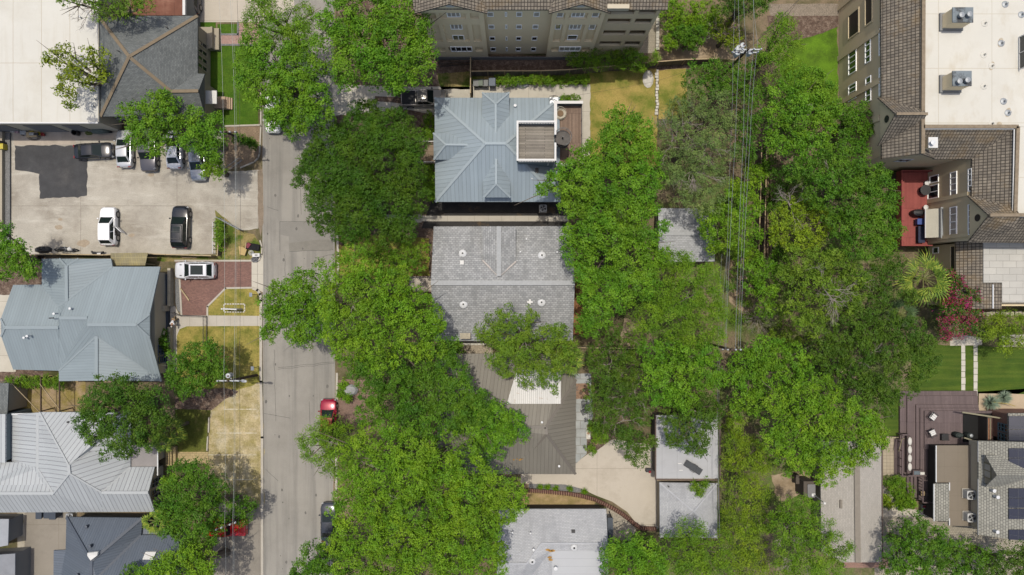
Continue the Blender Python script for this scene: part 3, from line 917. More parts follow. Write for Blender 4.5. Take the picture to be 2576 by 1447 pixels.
F7 = [(135, 1241, 5.2), (175, 1191, 6.4), (257, 1239, 5.0), (257, 1288.5, e), (135, 1289, e)]
F8 = [(257, 1239, 5.0), (373, 1239, 5.0), (389, 1288, e), (257, 1288.5, e)]
F9 = [(-80, 1163, 3.5), (29, 1163, 3.5), (50, 1163, 3.6), (95, 1178, 4.4), (135, 1241, 5.2), (-80, 1241, 5.2)]
for f in (F1, F2, F3, F3b, F4, F5, F6, F7, F8, F9):
 P = [at(*p) for p in f]
 nv = Vector((0, 0, 0))
 for i in range(1, len(P) - 1):
  nv += (P[i] - P[0]).cross(P[i + 1] - P[0])
 mb.poly(P if nv.z > 0 else P[::-1])
mb.skirt(.2).build('roof', m_seam_pale, B)
ridge(B, [(F2[0], F2[5]), ((257, 1239, 5.0), (373, 1239, 5.0)), ((-80, 1241, 5.2), (135, 1241, 5.2)), ((173, 1170, 6.4), (175, 1191, 6.4))], m_cap_pale, .3)
ridge(B, [((100, 1037, 4.45), (173, 1170, 6.4)), ((173, 1170, 6.4), (224, 1136, 5)), ((175, 1191, 6.4), (135, 1241, 5.2)), ((175, 1191, 6.4), (257, 1239, 5.0)), ((95, 1178, 4.4), (135, 1241, 5.2)), ((257, 1239, 5), (328, 1175, e))], m_cap_pale, .18, 'hip_flashing')
fp = [(29, 1044), (330, 1037), (330, 1175), (387, 1175), (387, 1287), (-80, 1288), (-80, 1165), (29, 1165)]
walls(B, fp, e, m_creamwall, .6)
Xw = max(p.x for p in foot(fp, e, .6))
for y0, y1 in ((1200, 1222), (1228, 1252), (1258, 1280)):
 window(B, (Xw, at(400, y1, 1.4).y, .5), (Xw, at(400, y0, 1.4).y, 2.6), m_greymetal, m_glass, 2, 3, .08, (1, 0, 0))
z = 3.0
mb = MB().pv([(328, 1174, z), (395, 1174, z), (395, 1120, z), (328, 1120, z)])
mb.skirt(.2).build('porch_roof', M('grey_porch_roof', (.30, .28, .27), .9, .2, var=.1, vs=.6), B)
walls(B, [(328, 1174), (395, 1174), (395, 1120), (328, 1120)], z, m_creamwall, .4, .25, 'porch_wall')
MB().beam(at(397, 1196, 3.1), at(397, 1108, 3.1), .12, .12).build('gutter', m_whitemetal, B)
MB().beam(at(30, 1042, 3.4), at(94, 1040, 3.4), .14, .14).build('gutter', m_whitemetal, B)
mb = MB()
a, b = at(416, 1172, .8), at(443, 1126, .8)
mb.box((a.x, a.y, 0), (a.x + .7, b.y, .8))
mb.box((a.x + .7, a.y, 0), (a.x + 1.0, b.y, .5))
mb.build('front_steps', m_yelbrick, B)
hvent(B, at(177, 1060, 4.2), .07, .4, m_black)
acunit('small air conditioner squeezed between the pale and slate metal roofs', at(184, 1296, 0), .8, .7)

# neighbour roof at the frame's edge
B = thing('neighbour_house', 'pale metal roofed house cut off by the edge, west of the pale ribbed roof', 'house', at(0, 1100))
mb = MB().pv([(-90, 1166, 4.2), (13, 1164, 4.2), (14, 1042, 4.2), (-90, 1042, 4.2)])
mb.skirt(.2).build('roof', m_seam_pale, B)
walls(B, [(-90, 1164), (14, 1164), (14, 1042), (-90, 1042)], 4.2, m_bluewall, .15)

# ---------------------------------------------------------------- slate metal house
B = thing('metal_roof_house', 'house with a dark slate blue metal roof and white skylights at the bottom left', 'house', at(250, 1400))
e = 3.0
ap = (230, 1411, 6.2)
mb = MB()
for f in ([(167, 1301, e), (358, 1303, e), ap], [(167, 1301, e), ap, (230, 1560, 6.2), (133, 1560, e), (135, 1385, e), (165, 1384, e)],
   [(358, 1303, e), (355, 1346, e), (243, 1455, 6.1), ap], [(355, 1346, e), (450, 1346, e), (450, 1458, 6.1), (243, 1455, 6.1)],
   [(450, 1458, 6.1), (450, 1560, e), (230, 1560, e), (243, 1455, 6.1)], [ap, (243, 1455, 6.1), (230, 1560, 6.2)]):
 P = [at(*p) for p in f]
 nv = (P[1] - P[0]).cross(P[2] - P[0])
 mb.poly(P if nv.z > 0 else P[::-1])
mb.skirt(.2).build('roof', m_seam_slate, B)
ridge(B, [((167, 1301, e), ap), ((358, 1303, e), ap), (ap, (230, 1560, 6.2)), ((355, 1346, e), (243, 1455, 6.1))], m_cap_slate, .3)
walls(B, [(167, 1301), (358, 1303), (356, 1346), (450, 1346), (450, 1560), (135, 1560), (135, 1385), (165, 1384)], e, m_greywall, .5)
mb = MB().pv([(358, 1347, 2.75), (413, 1347, 2.75), (413, 1321, 2.6), (358, 1321, 2.6)])
mb.skirt(.15).build('porch_roof', m_seam_slate, B)
MB().poly([at(x, y, zz) + Vector((0, 0, .16)) for x, y, zz in ((222, 1390, 6.05), (222, 1397, 6.2), (230, 1409, 6.25), (247, 1396, 6.1), (248, 1387, 5.85))][::-1]).skirt(.3).build('skylight', m_white, B)
MB().poly([at(x, y, 4.6) + Vector((0, 0, zz)) for x, y, zz in ((364, 1390, -.15), (391, 1390, -.15), (388, 1405, .32), (362, 1405, .32))][::-1]).skirt(.3).build('skylight', m_white, B)
for x, y, zz in ((231, 1371, 5.1), (200, 1443, 5.0), (222, 1322, 3.6)):
 hvent(B, at(x, y, zz), .12, .4, m_cap_slate)

# small sheds at the left edge
for nm, lb, pts, z, mt, w_ in (
  ('garden_shed', 'small grey shed beside the weedy path, upper of the two at the left edge', [(-60, 1306), (22, 1306), (20, 1372), (-60, 1386)], 2.6, M('grey_metal_shed', (.34, .355, .38), .6, .3, var=.08), m_greywall),
  ('garden_shed', 'grey roofed shed at the bottom left corner', [(-60, 1400), (38, 1393), (37, 1560), (-60, 1560)], 2.8, M('grey_felt_roof', (.27, .28, .30), .9, .2, var=.1), m_greywall),
  ('garden_shed', 'dark grey shingled shed with a tan wall at the left edge above the pale roof', [(-60, 964), (22, 964), (18, 1042), (-60, 1042)], 3.4, m_shin_dark, m_tan)):
 B = thing(nm, lb, 'shed', at(0, pts[0][1]))
 mb = MB().pv([(x, y, z + (.35 if x < 0 else 0)) for x, y in pts][::-1])
 if (Vector(mb.v[1]) - Vector(mb.v[0])).cross(Vector(mb.v[2]) - Vector(mb.v[0])).z < 0:
  mb.f = [tuple(reversed(f)) for f in mb.f]
 mb.skirt(.12).build('roof', mt, B)
 walls(B, pts, z, w_, .25)
B = thing('pergola', 'thin timber pergola rafters over the bare back yard', 'pergola', at(120, 1000))
for x in (103, 150):
 MB().beam(at(x, 950, 2.4), at(x, 1037, 2.4), .1, .14).build('beam', M('dark_timber', (.09, .06, .045), .9, .2), B)
for x0, y0, x1, y1 in ((30, 965, 100, 1037), (100, 965, 150, 1030)):
 MB().beam(at(x0, y0, 2.52), at(x1, y1, 2.52), .05, .1).build('rafter', m_timber, B)
for x, y in ((103, 952), (103, 1035), (150, 952), (150, 1035)):
 q = at(x, y, 2.3)
 MB().box((q.x - .05, q.y - .05, 0), (q.x + .05, q.y + .05, 2.33)).build('post', MATS['dark_timber'], B)
# ---------------------------------------------------------------- middle: sky blue metal house with roof decks
def add_faces(mb, faces):
 for f in faces:
  P = [at(*p) for p in f]
  nv = Vector((0, 0, 0))
  for i in range(1, len(P) - 1):
   nv += (P[i] - P[0]).cross(P[i + 1] - P[0])
  mb.poly(P if nv.z > 0 else P[::-1])
 return mb


B = thing('blue_roof_house', 'two storey house with a light blue seamed metal roof, dormers and a roof deck', 'house', at(1250, 380))
e, rz_ = 4.5, 8.2
NW, NE, SE, SW = (1093, 246, e), (1407, 246, e), (1410, 508, e), (1095, 508, e)
R0, R1 = (1221, 361, rz_), (1272, 361, rz_)
mb = add_faces(MB(), [[NW, NE, R1, R0], [NW, R0, SW], [SW, R0, R1, SE], [NE, SE, R1]])
mb.skirt(.2).build('roof', m_seam_sky, B)
ridge(B, [(NW, R0), (SW, R0), (NE, R1), (SE, R1), (R0, R1)], m_cap_sky, .28)
fp = [(1093, 246), (1407, 246), (1410, 508), (1095, 508)]
walls(B, fp, e, m_bluewall, .55)
# porch wing (hip roof), north and south dormers
def dormer(faces, wallpts, z, zb, caps, nm='dormer'):
 r = add_faces(MB(), faces).skirt(.14).build(nm, m_seam_sky, B)
 ridge(r, caps, m_cap_sky, .2)
 if wallpts:
  MB().prism(foot(wallpts, z, .25), zb, z - .06).build('dormer_wall', m_bluewall, r)
P0, P1, P2, P3, P4, P5 = (1090, 335, 5.6), (1121, 364, 6.9), (1207, 365, 6.9), (1180, 334, 5.6), (1172, 402, 5.6), (1091, 402, 5.6)
dormer([[P0, P3, P2, P1], [P0, P1, P5], [P5, P1, P2, P4]], [(1090, 335), (1180, 334), (1172, 402), (1091, 402)], 5.6, 4.2, [(P0, P1), (P5, P1), (P1, P2)], 'porch_gable')
D0, D1, D2 = (1213, 233, 6.0), (1247, 262, 7.3), (1281, 233, 6.0)
D3, D4, D5 = (1212, 315, 6.0), (1247, 345, 7.3), (1281, 315, 6.0)
dormer([[D0, D1, D4, D3], [D0, D2, D1], [D2, D5, D4, D1]], [(1213, 233), (1281, 233), (1281, 318), (1212, 318)], 6.0, 4.2, [(D0, D1), (D2, D1), (D1, D4), (D3, D4), (D5, D4)])
D0, D1, D2 = (1217, 497, 5.9), (1248, 463, 7.2), (1284, 497, 5.9)
D3, D4, D5 = (1214, 417, 5.9), (1248, 380, 7.2), (1283, 415, 5.9)
dormer([[D0, D1, D4, D3], [D0, D2, D1], [D2, D5, D4, D1]], [(1217, 497), (1284, 497), (1283, 414), (1214, 414)], 5.9, 4.3, [(D0, D1), (D2, D1), (D1, D4), (D3, D4), (D5, D4)])
for x, y, zz in ((1296, 268, 5.2), (1322, 422, 6.2), (1338, 448, 5.6)):
 hvent(B, at(x, y, zz), .1, .35, m_whitemetal)
MB().box((at(1348, 430, 6).x - .25, at(1348, 430, 6).y - .25, 5.2), (at(1348, 430, 6).x + .25, at(1348, 430, 6).y + .25, 6.25)).build('roof_vent', m_darkmetal, B)
# roof deck tower
q0, q1 = at(1300, 404, 9.6), at(1399, 304, 9.6)
x0, x1, y0, y1 = q0.x, q1.x, q0.y, q1.y
t = .15
MB().box((x0 + .1, y0 + .1, 4.0), (x1 - .1, y1 - .1, 8.55)).build('tower_wall', m_bluewall, B)
MB().box((x0 + t, y0 + t, 8.552), (x1 - t, y1 - t, 8.62)).build('roof_deck_floor', M('weathered_roof_decking', (.3, .27, .22), .9, .15, var=.12, vs=.8, var2=.1, vs2=6, brick=(3.1, .15, .016, (.355, .32, .265), (.24, .215, .18), (.07, .06, .055), .37)), B)
mb = MB()
mb.box((x0, y1 - t, 8.4), (x1, y1, 9.5)); mb.box((x0, y0, 8.4), (x1, y0 + t, 9.5))
mb.box((x0, y0 + t, 8.4), (x0 + t, y1 - t, 9.5))
mb.box((x1 - t, y0 + t, 8.4), (x1, y0 + 1.75, 9.5)); mb.box((x1 - t, y0 + 2.6, 8.4), (x1, y1 - t, 9.5))
pw = mb.build('roof_deck_parapet', m_bluewall, B)
mb = MB()
c = .02
mb.box((x0 - c, y1 - t - c, 9.502), (x1 + c, y1 + c, 9.6)); mb.box((x0 - c, y0 - c, 9.502), (x1 + c, y0 + t + c, 9.6))
mb.box((x0 - c, y0 + t + c, 9.502), (x0 + t + c, y1 - t - c, 9.6))
mb.box((x1 - t - c, y0 + t + c, 9.502), (x1 + c, y0 + 1.8, 9.6)); mb.box((x1 - t - c, y0 + 2.6, 9.502), (x1 + c, y1 - t - c, 9.6))
mb.build('parapet_cap', m_white, pw)
mb = MB()
k = x0 + .2
while k < x1 - .2:
 mb.box((k, y0 - .12, 9.38), (k + .07, y0 - .002, 9.47)); mb.box((k, y1 - t - .12, 9.38), (k + .07, y1 - t - .002, 9.47))
 k += .16
mb.build('dentil_trim', m_white, pw)
window(B, (x0 + 3.2, y0 + .1, 6.6), (x1 - .6, y0 + .1, 7.4), m_white, m_glass, 2, 1, .07, (0, -1, 0))
# lower east deck
zd = 4.3
a, b = at(1399, 421, zd), at(1463, 262, zd)
MB().box((a.x, a.y, zd - .25), (b.x, b.y, zd)).build('deck_floor', m_wood_brown, B)
MB().box((a.x, a.y + .1, 0), (b.x - .3, b.y - .1, zd - .252)).build('deck_wall', m_bluewall, B)
for p, q in (((a.x - .25, b.y - .2), (b.x, b.y)), ((a.x - .25, y1 + .08), (a.x - .02, b.y - .202)), ((a.x - .02, a.y), (b.x - 1.1, a.y + .2))):
 hh = .9 if p[1] == a.y else 1.05
 w_ = MB().box((*p, zd + .002), (*q, zd + hh)).build('deck_parapet', m_bluewall, B)
 MB().box((p[0] - .05, p[1] - .05, zd + hh + .002), (q[0] + .05, q[1] + .05 - (.1 if hh > 1 and q[0] < b.x else 0), zd + hh + .07)).build('parapet_cap', m_white, w_)
mb = MB()
for k in range(5):
 mb.beam((b.x - .04, a.y + .3, zd + .25 + k * .18), (b.x - .04, b.y - .3, zd + .25 + k * .18), .018)
for k in range(5):
 y = a.y + .3 + (b.y - a.y - .6) * k / 4
 mb.beam((b.x - .04, y, zd), (b.x - .04, y, zd + 1.02), .05)
mb.build('cable_railing', m_darkmetal, B)
# spiral stair from deck to roof deck
sc = Vector((at(1414, 351, 8.0).x, at(1414, 351, 8.0).y, zd))
st = thing('spiral_stair', 'black metal spiral staircase rising from the brown deck to the roof deck', 'staircase', sc)
MB().tube([sc, sc + Vector((0, 0, 5.1))], .07, 10).build('pole', m_darkmetal, st)
for k in range(18):
 ang = math.pi * .95 - k * .33
 h = .25 + k * .22
 u, w = Vector((math.cos(ang), math.sin(ang), 0)), Vector((-math.sin(ang), math.cos(ang), 0))
 p = sc + Vector((0, 0, h))
 MB().poly([p + u * .07 - w * .03, p + u * .8 - w * .16, p + u * .8 + w * .16, p + u * .07 + w * .03]).skirt(.04).build('tread', m_darkmetal, st)
L = sc + Vector((0, 0, 4.25))
MB().prism([(L.x + .82 * math.cos(x), L.y + .82 * math.sin(x)) for x in [-1.2 + i * .3 for i in range(18)]] , L.z, L.z + .05).build('landing', M('expanded_metal_tread', (.11, .10, .09), .7, .3, .3, var=.2, vs=3), st)
mb = MB()
pr = None
for k in range(42):
 ang = math.pi * .95 - k * .33 * 18 / 41
 p = sc + Vector((math.cos(ang) * .84, math.sin(ang) * .84, 1.15 + k * .22 * 18 / 41))
 if pr is not None:
  mb.beam(pr, p, .04)
 pr = p
for rr, hh in ((.86, 1.0), (.86, .5)):
 pr = None
 for k in range(19):
  ang = -1.3 + k * .24
  p = L + Vector((math.cos(ang) * rr, math.sin(ang) * rr, hh))
  if pr is not None:
   mb.beam(pr, p, .04)
  pr = p
for k in range(8):
 ang = -1.3 + k * .6
 p = L + Vector((math.cos(ang) * .86, math.sin(ang) * .86, 0))
 mb.beam(p, p + Vector((0, 0, 1.0)), .025)
mb.build('handrail', m_darkmetal, st)
# wicker bucket chair
c = at(1410, 285, zd + .5)
c.z = zd
t = thing('wicker_chair', 'round cream wicker bucket chair on the brown upper deck', 'chair', c)
m_wick = M('cream_wicker', (.50, .46, .36), .8, .2, var=.15, vs=6, var2=.2, vs2=20)
mb = MB()
rim = []
for k in range(25):
 ang = k * 2 * math.pi / 24
 hgt = .55 + .38 * math.cos(ang - 2.2)
 rim.append(c + Vector((math.cos(ang) * .62, math.sin(ang) * .62, hgt)))
mb.tube(rim, .03, 6)
for k in range(24):
 p = rim[k]
 q = c + (p - c) * .55
 q.z = c.z + .28
 if k < 15 or k > 22:
  mb.beam(p, q, .03)
mb.build('shell', m_wick, t)
n = 24
MB().lathe(c, [(.30, 0), (.36, .28), (.58, .42), (.50, .44), (.34, .36), (.02, .33)], n).build('seat', m_wick, t)
MB().lathe(c + Vector((0, 0, .37)), [(.33, 0), (.34, .06), (.28, .1), (.03, .11)], n).build('cushion', M('brown_cushion', (.22, .15, .09), .9, .1), t)
# rooftop equipment at the deck's north west corner
q = at(1396, 252, 4.9)
t = thing('rooftop_meter_rack', 'small grey equipment rack at the corner of the blue roof beside the upper deck', 'equipment', q)
MB().box((q.x - .55, q.y - .4, q.z - .5), (q.x + .35, q.y + .3, q.z + .1)).build('cabinet', m_greymetal, t)
mb = MB()
for dx, dy, ex, ey in ((-.6, .35, .3, .35), (-.6, -.1, -.1, .4), (-.5, .1, .3, -.2)):
 mb.tube([q + Vector((dx, dy, .2)), q + Vector(((dx + ex) / 2, (dy + ey) / 2, .45)), q + Vector((ex, ey, .2))], .03, 6)
mb.build('conduit', m_darkmetal, t)
# front porch steps of the blue house
B2 = thing('porch_deck', 'tan boarded front porch with white railings beside the blue roofed house', 'porch', at(1070, 380))
a, b = at(1053, 412, .6), at(1092, 348, .6)
MB().box((a.x, a.y, .3), (b.x + .3, b.y, .6)).build('floor', M('tan_decking', (.33, .25, .17), .85, .2, var=.1, brick=(3, .13, .01, (.36, .27, .19), (.29, .22, .15), (.15, .11, .08))), B2)
for y in (at(0, 411, .6).y, at(0, 360, .6).y):
 mb = MB()
 mb.beam((a.x, y, 1.5), (b.x + .3, y, 1.5), .09, .07)
 k = a.x
 while k < b.x + .3:
  mb.beam((k, y, .6), (k, y, 1.46), .05)
  k += .22
 mb.build('railing', m_white, B2)
acunit('grey air conditioner on the brown mulch south of the blue roofed house', at(1366.5, 524, .8) * 1.0 - Vector((0, 0, .8)), .8, .85)

# ---------------------------------------------------------------- grey shingle gable house
B = thing('gable_house', 'gabled house with a light grey shingle roof and round white roof vents', 'house', at(1260, 712))
e, rg = 3.2, 5.8
mb = add_faces(MB(), [[(1091, 570, e), (1441, 569, e), (1446, 712, rg), (1084, 712, rg)], [(1084, 712, rg), (1446, 712, rg), (1441, 858, e), (1092, 858, e)]])
mb.skirt(.22).build('roof', m_shin_grey, B)
add_faces(MB(), [[(1214, 569.5, 4.95), (1255, 569.5, 5.75), (1255, 696, 5.75), (1214, 655, 4.95)], [(1255, 569.5, 5.75), (1297, 569.5, 4.95), (1298, 658, 4.95), (1255, 696, 5.75)]]).skirt(.5).build('cross_gable', m_shin_grey, B)
ridge(B, [((1084, 712, rg), (1446, 712, rg))], M('ridge_shingle', (.42, .43, .43), .95, .1, var=.1, vs=4), .50)
ridge(B, [((1255, 569.5, 5.76), (1255, 695, 5.76))], MATS['ridge_shingle'], .46)
ridge(B, [((1214, 655, 4.97), (1253, 694, 5.6)), ((1298, 658, 4.97), (1257, 694, 5.6))], M('valley_flashing', (.52, .47, .43), .7, .3, var=.15, vs=4), .14, 'valley_flashing')
fp = [(1091, 570), (1441, 569), (1441, 858), (1092, 858)]
walls(B, fp, e, m_tan, .45)
for x in (1091.8, 1439.5):
 pts = inset([at(1091, 570, e), at(1441, 569, e), at(1441, 858, e), at(1092, 858, e)], .46)
 xs = sorted(p.x for p in pts); ys = sorted(p.y for p in pts)
 X = xs[0] + .02 if x < 1200 else xs[-1] - .02
 MB().poly([(X, ys[0], e - .12), (X, ys[-1], e - .12), (X, (ys[0] + ys[-1]) / 2, rg - .35)]).build('gable_wall', m_tan, B)
for x, y in ((1164, 638), (1363, 643), (1166, 766), (1362, 761)):
 zz = rg - abs(712 - y) / 142 * 2.6
 skydome(B, at(x, y, zz))
q = at(1333, 760, 4.9)
mb = MB().box((q.x - .3, q.y - .1, q.z - .2), (q.x + .3, q.y + .1, q.z + .2)).box((q.x - .1, q.y - .3, q.z - .21), (q.x + .1, q.y + .3, q.z + .21))
mb.build('cross_vent', m_white, B)
q = at(1162, 661, 4.85)
MB().box((q.x - .2, q.y - .24, q.z - .25), (q.x + .2, q.y + .24, q.z + .12)).build('box_vent', m_white, B)
for x, y in ((1324, 602), (1309, 634), (1401, 635)):
 hvent(B, at(x, y, rg - (712 - y) / 142 * 2.6), .06, .3, m_whitemetal)
q = at(1170.5, 847, 4.2)
ch = MB().box((q.x - .5, q.y - .18, 2.5), (q.x + .5, q.y + .32, 4.2)).build('chimney', m_stone, B)
MB().box((q.x - .56, q.y - .24, 4.2), (q.x + .56, q.y + .38, 4.3)).build('chimney_cap', m_stone, ch)
mb = MB()
for dx in (0, .18):
 mb.beam(at(1172, 772, 4.7) + Vector((dx, 0, .03)), at(1171, 838, 3.5) + Vector((dx, 0, .03)), .04, .03)
mb.build('cable', m_greymetal, B)
t = thing('side_deck', 'narrow orange brown wooden deck along the east side of the grey shingle house', 'deck', at(1455, 750))
a, b = at(1436, 842, .5), at(1467, 655, .5)
MB().box((a.x, a.y, .3), (b.x, b.y, .5)).build('floor', m_wood_orange, t)
for y in (842, 780, 720, 656):
 q = at(1464, y, .3)
 MB().box((q.x - .06, q.y - .06, 0), (q.x + .06, q.y + .06, .298)).build('leg', m_wood_orange, t)
t = thing('front_steps', 'cream painted front porch landing west of the grey shingle house', 'porch', at(1060, 712))
a, b = at(1038, 735, .6), at(1092, 694, .6)
MB().box((a.x, a.y, 0), (b.x, b.y, .6)).build('landing', M('cream_boards', (.60, .53, .44), .8, .2, var=.06, brick=(3, .14, .01, (.62, .55, .46), (.55, .48, .40), (.35, .3, .25))), t)
MB().box((a.x - .4, a.y + .1, 0), (a.x, b.y - .1, .3)).build('step', m_conc, t)
mb = MB()
for y in (a.y + .05, b.y - .05):
 mb.beam((a.x, y, 1.5), (b.x, y, 1.5), .08, .06)
 for k in range(8):
  x = a.x + .1 + (b.x - a.x - .2) * k / 7
  mb.beam((x, y, .6), (x, y, 1.47), .04)
mb.build('railing', M('maroon_paint', (.10, .035, .03), .7, .3), t)
t = thing('stone_edging', 'row of pale stone blocks under the south eave of the grey shingle house', 'edging', at(1200, 862))
mb = MB()
for k in range(8):
 q = at(1166 + k * 9, 863, 0)
 mb.box((q.x, q.y - .22, 0), (q.x + .38, q.y + .1, .25 + .03 * (k % 3)))
mb.build('blocks', m_whitestone, t)

# shed among the trees
B = thing('shed', 'small grey shingle shed roof among the trees east of the grey house', 'shed', at(1730, 590))
e = 2.9
add_faces(MB(), [[(1656, 524, e), (1796, 524, e), (1798, 588, 4.0), (1657, 588, 4.0)], [(1657, 588, 4.0), (1798, 588, 4.0), (1798, 658, e), (1657, 660, e)]]).skirt(.18).build('roof', M('speckled_shingle', (.3, .3, .3), .95, .15, var=.08, vs=.5, var2=.06, vs2=5, brick=(.33, .2, .012, (.52, .53, .535), (.42, .43, .435), (.29, .295, .30)), stain=((.28, .16, .08), 1.2, .62, .72, .6)), B)
ridge(B, [((1657, 588, 4.0), (1798, 588, 4.0))], MATS['ridge_shingle'], .4)
walls(B, [(1656, 524), (1796, 524), (1798, 658), (1657, 660)], e, m_tan, .3)

# ---------------------------------------------------------------- taupe metal house
B = thing('taupe_roof_house', 'house with a taupe brown seamed metal hip roof above the concrete driveway', 'house', at(1370, 1080))
e = 3.0
a1, a2 = (1373, 1075, 5.5), (1375, 1093, 5.5)
ne, se, sw = (1449, 955, e), (1448, 1193, e), (1275, 1193, e)
add_faces(MB(), [[ne, a1, a2, se], [se, a2, sw], [sw, a2, a1, (1190, 1072, 5.5), (1100, 1193, e)], [(1190, 1072, 5.5), (1100, 890, e), (1100, 1193, e)],
     [ne, (1420, 890, e), (1100, 890, e), (1190, 1072, 5.5), a1]]).skirt(.2).build('roof', m_seam_brown, B)
ridge(B, [(ne, a1), (a1, a2), (a2, se), (a2, (1303, 1168, 3.4)), (a1, (1190, 1072, 5.5))], m_cap_brown, .3)
walls(B, [(1100, 890), (1420, 890), (1448, 955), (1448, 1193), (1100, 1193)], e, m_tan, .5)
for x, y, zz in ((1363, 1061, 5.3), (1406, 1171, 3.6)):
 hvent(B, at(x, y, zz), .08, .3)
add_faces(MB(), [[(1275, 1016, 4.75), (1411, 1016, 4.75), (1411, 930, 4.15), (1300, 930, 4.15)]]).skirt(.08).build('patio_cover', M('white_corrugated_metal', (.62, .61, .58), .5, .4, var=.06, vs=.6, seam=(.22, .05, (.40, .39, .37)), stain=((.33, .22, .13), 2.4, .58, .70, .8)), B)
for x, y in ((1279, 1013), (1408, 1013)):
 q = at(x, y, 4.6)
 MB().box((q.x - .05, q.y - .05, 3.2), (q.x + .05, q.y + .05, 4.62)).build('post', m_white, B)
mb = MB()
for k in range(30):
 q = at(1292 + random.uniform(0, 24), 1132 + random.uniform(0, 26), 3.9 + random.uniform(0, .2))
 q.z = 3.95
 r = random.uniform(.08, .25)
 mb.poly([q + Vector((r * math.cos(t_), r * .7 * math.sin(t_), .05)) for t_ in [i * 1.05 for i in range(6)]])
mb.build('fallen_leaves', M('orange_leaf_litter', (.42, .24, .07), .9, .1, var=.3, vs=4), kind='stuff')

# ---------------------------------------------------------------- flat garage and hip garage
B = thing('flat_garage', 'flat roofed garage with a grey membrane roof and brown rims east of the driveway', 'garage', at(1730, 1150))
z = 3.2
add_faces(MB(), [[(1650, 1205, z), (1806, 1205, z), (1806, 1045, z), (1650, 1045, z)]]).skirt(.2).build('flat_roof', M('grey_membrane', (.45, .455, .465), .8, .3, var=.04, vs=.4, var2=.03, stain=((.36, .36, .36), .5, .5, .75, .5), joint=(1.65, 12, .035, (.30, .30, .30))), B)
walls(B, [(1650, 1205), (1806, 1205), (1806, 1045), (1650, 1045)], z, m_brownwall, .25, .2)
mb = MB()
for p, q in (((1649, 1206), (1813, 1208)), ((1811, 1208), (1811, 1045)), ((1649, 1206), (1649, 1045))):
 mb.beam(at(*p, z + .06), at(*q, z + .06), .14, .16)
mb.build('rim', M('brown_trim', (.13, .095, .08), .8, .2, var=.1), B)
mb = MB()
for k in range(60):
 q = at(1652 + k * 2.66, 1204, z)
 mb.beam(q + Vector((0, 0, .08)), q + Vector((.05, -.22, .08)), .05, .1)
mb.build('rafter_tails', m_timber, B)
q = at(1743, 1175, z)
t = thing('lounge_chair', 'dark grey mesh sun lounger lying on the flat grey garage roof', 'lounge chair', q + Vector((0, 0, .02)))
ang = R(-32)
u, w = Vector((math.cos(ang), math.sin(ang), 0)), Vector((-math.sin(ang), math.cos(ang), 0))
m_mesh = M('charcoal_mesh_fabric', (.075, .08, .085), .8, .2, var=.12, vs=4, var2=.15, vs2=20)
o = q + Vector((0, 0, .32))
MB().poly([o - u * 1.0 - w * .31, o + u * .25 - w * .31, o + u * .25 + w * .31, o - u * 1.0 + w * .31]).skirt(.03).build('seat', m_mesh, t)
MB().poly([o + u * .27 - w * .31, o + u * .85 - w * .31 + Vector((0, 0, .25)), o + u * .85 + w * .31 + Vector((0, 0, .25)), o + u * .27 + w * .31]).skirt(.03).build('backrest', m_mesh, t)
mb = MB()
for s in (-1, 1):
 mb.beam(o - u * 1.05 + w * .34 * s, o + u * .95 + w * .34 * s, .05)
mb.beam(o - u * 1.05 - w * .34, o - u * 1.05 + w * .34, .05).beam(o + u * .95 - w * .34, o + u * .95 + w * .34, .04)
mb.build('frame', m_darkmetal, t)
for x in (-.9, .75):
 for s in (-1, 1):
  MB().beam(o + u * x + w * .33 * s, o + u * x + w * .33 * s - Vector((0, 0, .3)), .04).build('leg', m_darkmetal, t)
for s in (-1, 1):
 MB().tube([o - u * .25 + w * .38 * s, o - u * .2 + w * .42 * s + Vector((0, 0, .2)), o + u * .25 + w * .42 * s + Vector((0, 0, .2)), o + u * .3 + w * .38 * s], .025, 6).build('armrest', m_darkmetal, t)
for lb, x, y, mt in (('white plastic strip lying on the flat grey garage roof, upper of two', 1710, 1166, m_white), ('white plastic strip lying on the flat grey garage roof, lower of two', 1713, 1183, m_white)):
 q = at(x, y, z)
 MB().box((q.x - .2, q.y - .04, z + .002), (q.x + .2, q.y + .04, z + .05)).build('plastic_strip', mt, None, lb, 'strip')

B = thing('hip_garage', 'small hip roofed garage with pale grey shingles south of the flat garage', 'garage', at(1732, 1285))
e = 2.9
C_ = (1745, 1287, 4.6)
nw, ne, se, sw = (1659, 1214, e), (1804, 1216, e), (1805, 1354, e), (1660, 1352, e)
add_faces(MB(), [[nw, ne, C_], [ne, se, C_], [se, sw, C_], [sw, nw, C_]]).skirt(.18).build('roof', m_shin_light, B)
ridge(B, [(C_, nw), (C_, ne), (C_, sw), (C_, se)], M('pale_ridge_shingle', (.47, .48, .50), .95, .1), .16)
walls(B, [nw[:2], ne[:2], se[:2], sw[:2]], e, m_tan, .3)
hvent(B, at(1681, 1223, 3.2), .05, .2, m_darkmetal)
MB().beam(at(1809, 1216, e), at(1809, 1352, e), .1, .1).build('gutter', MATS['brown_trim'], B)

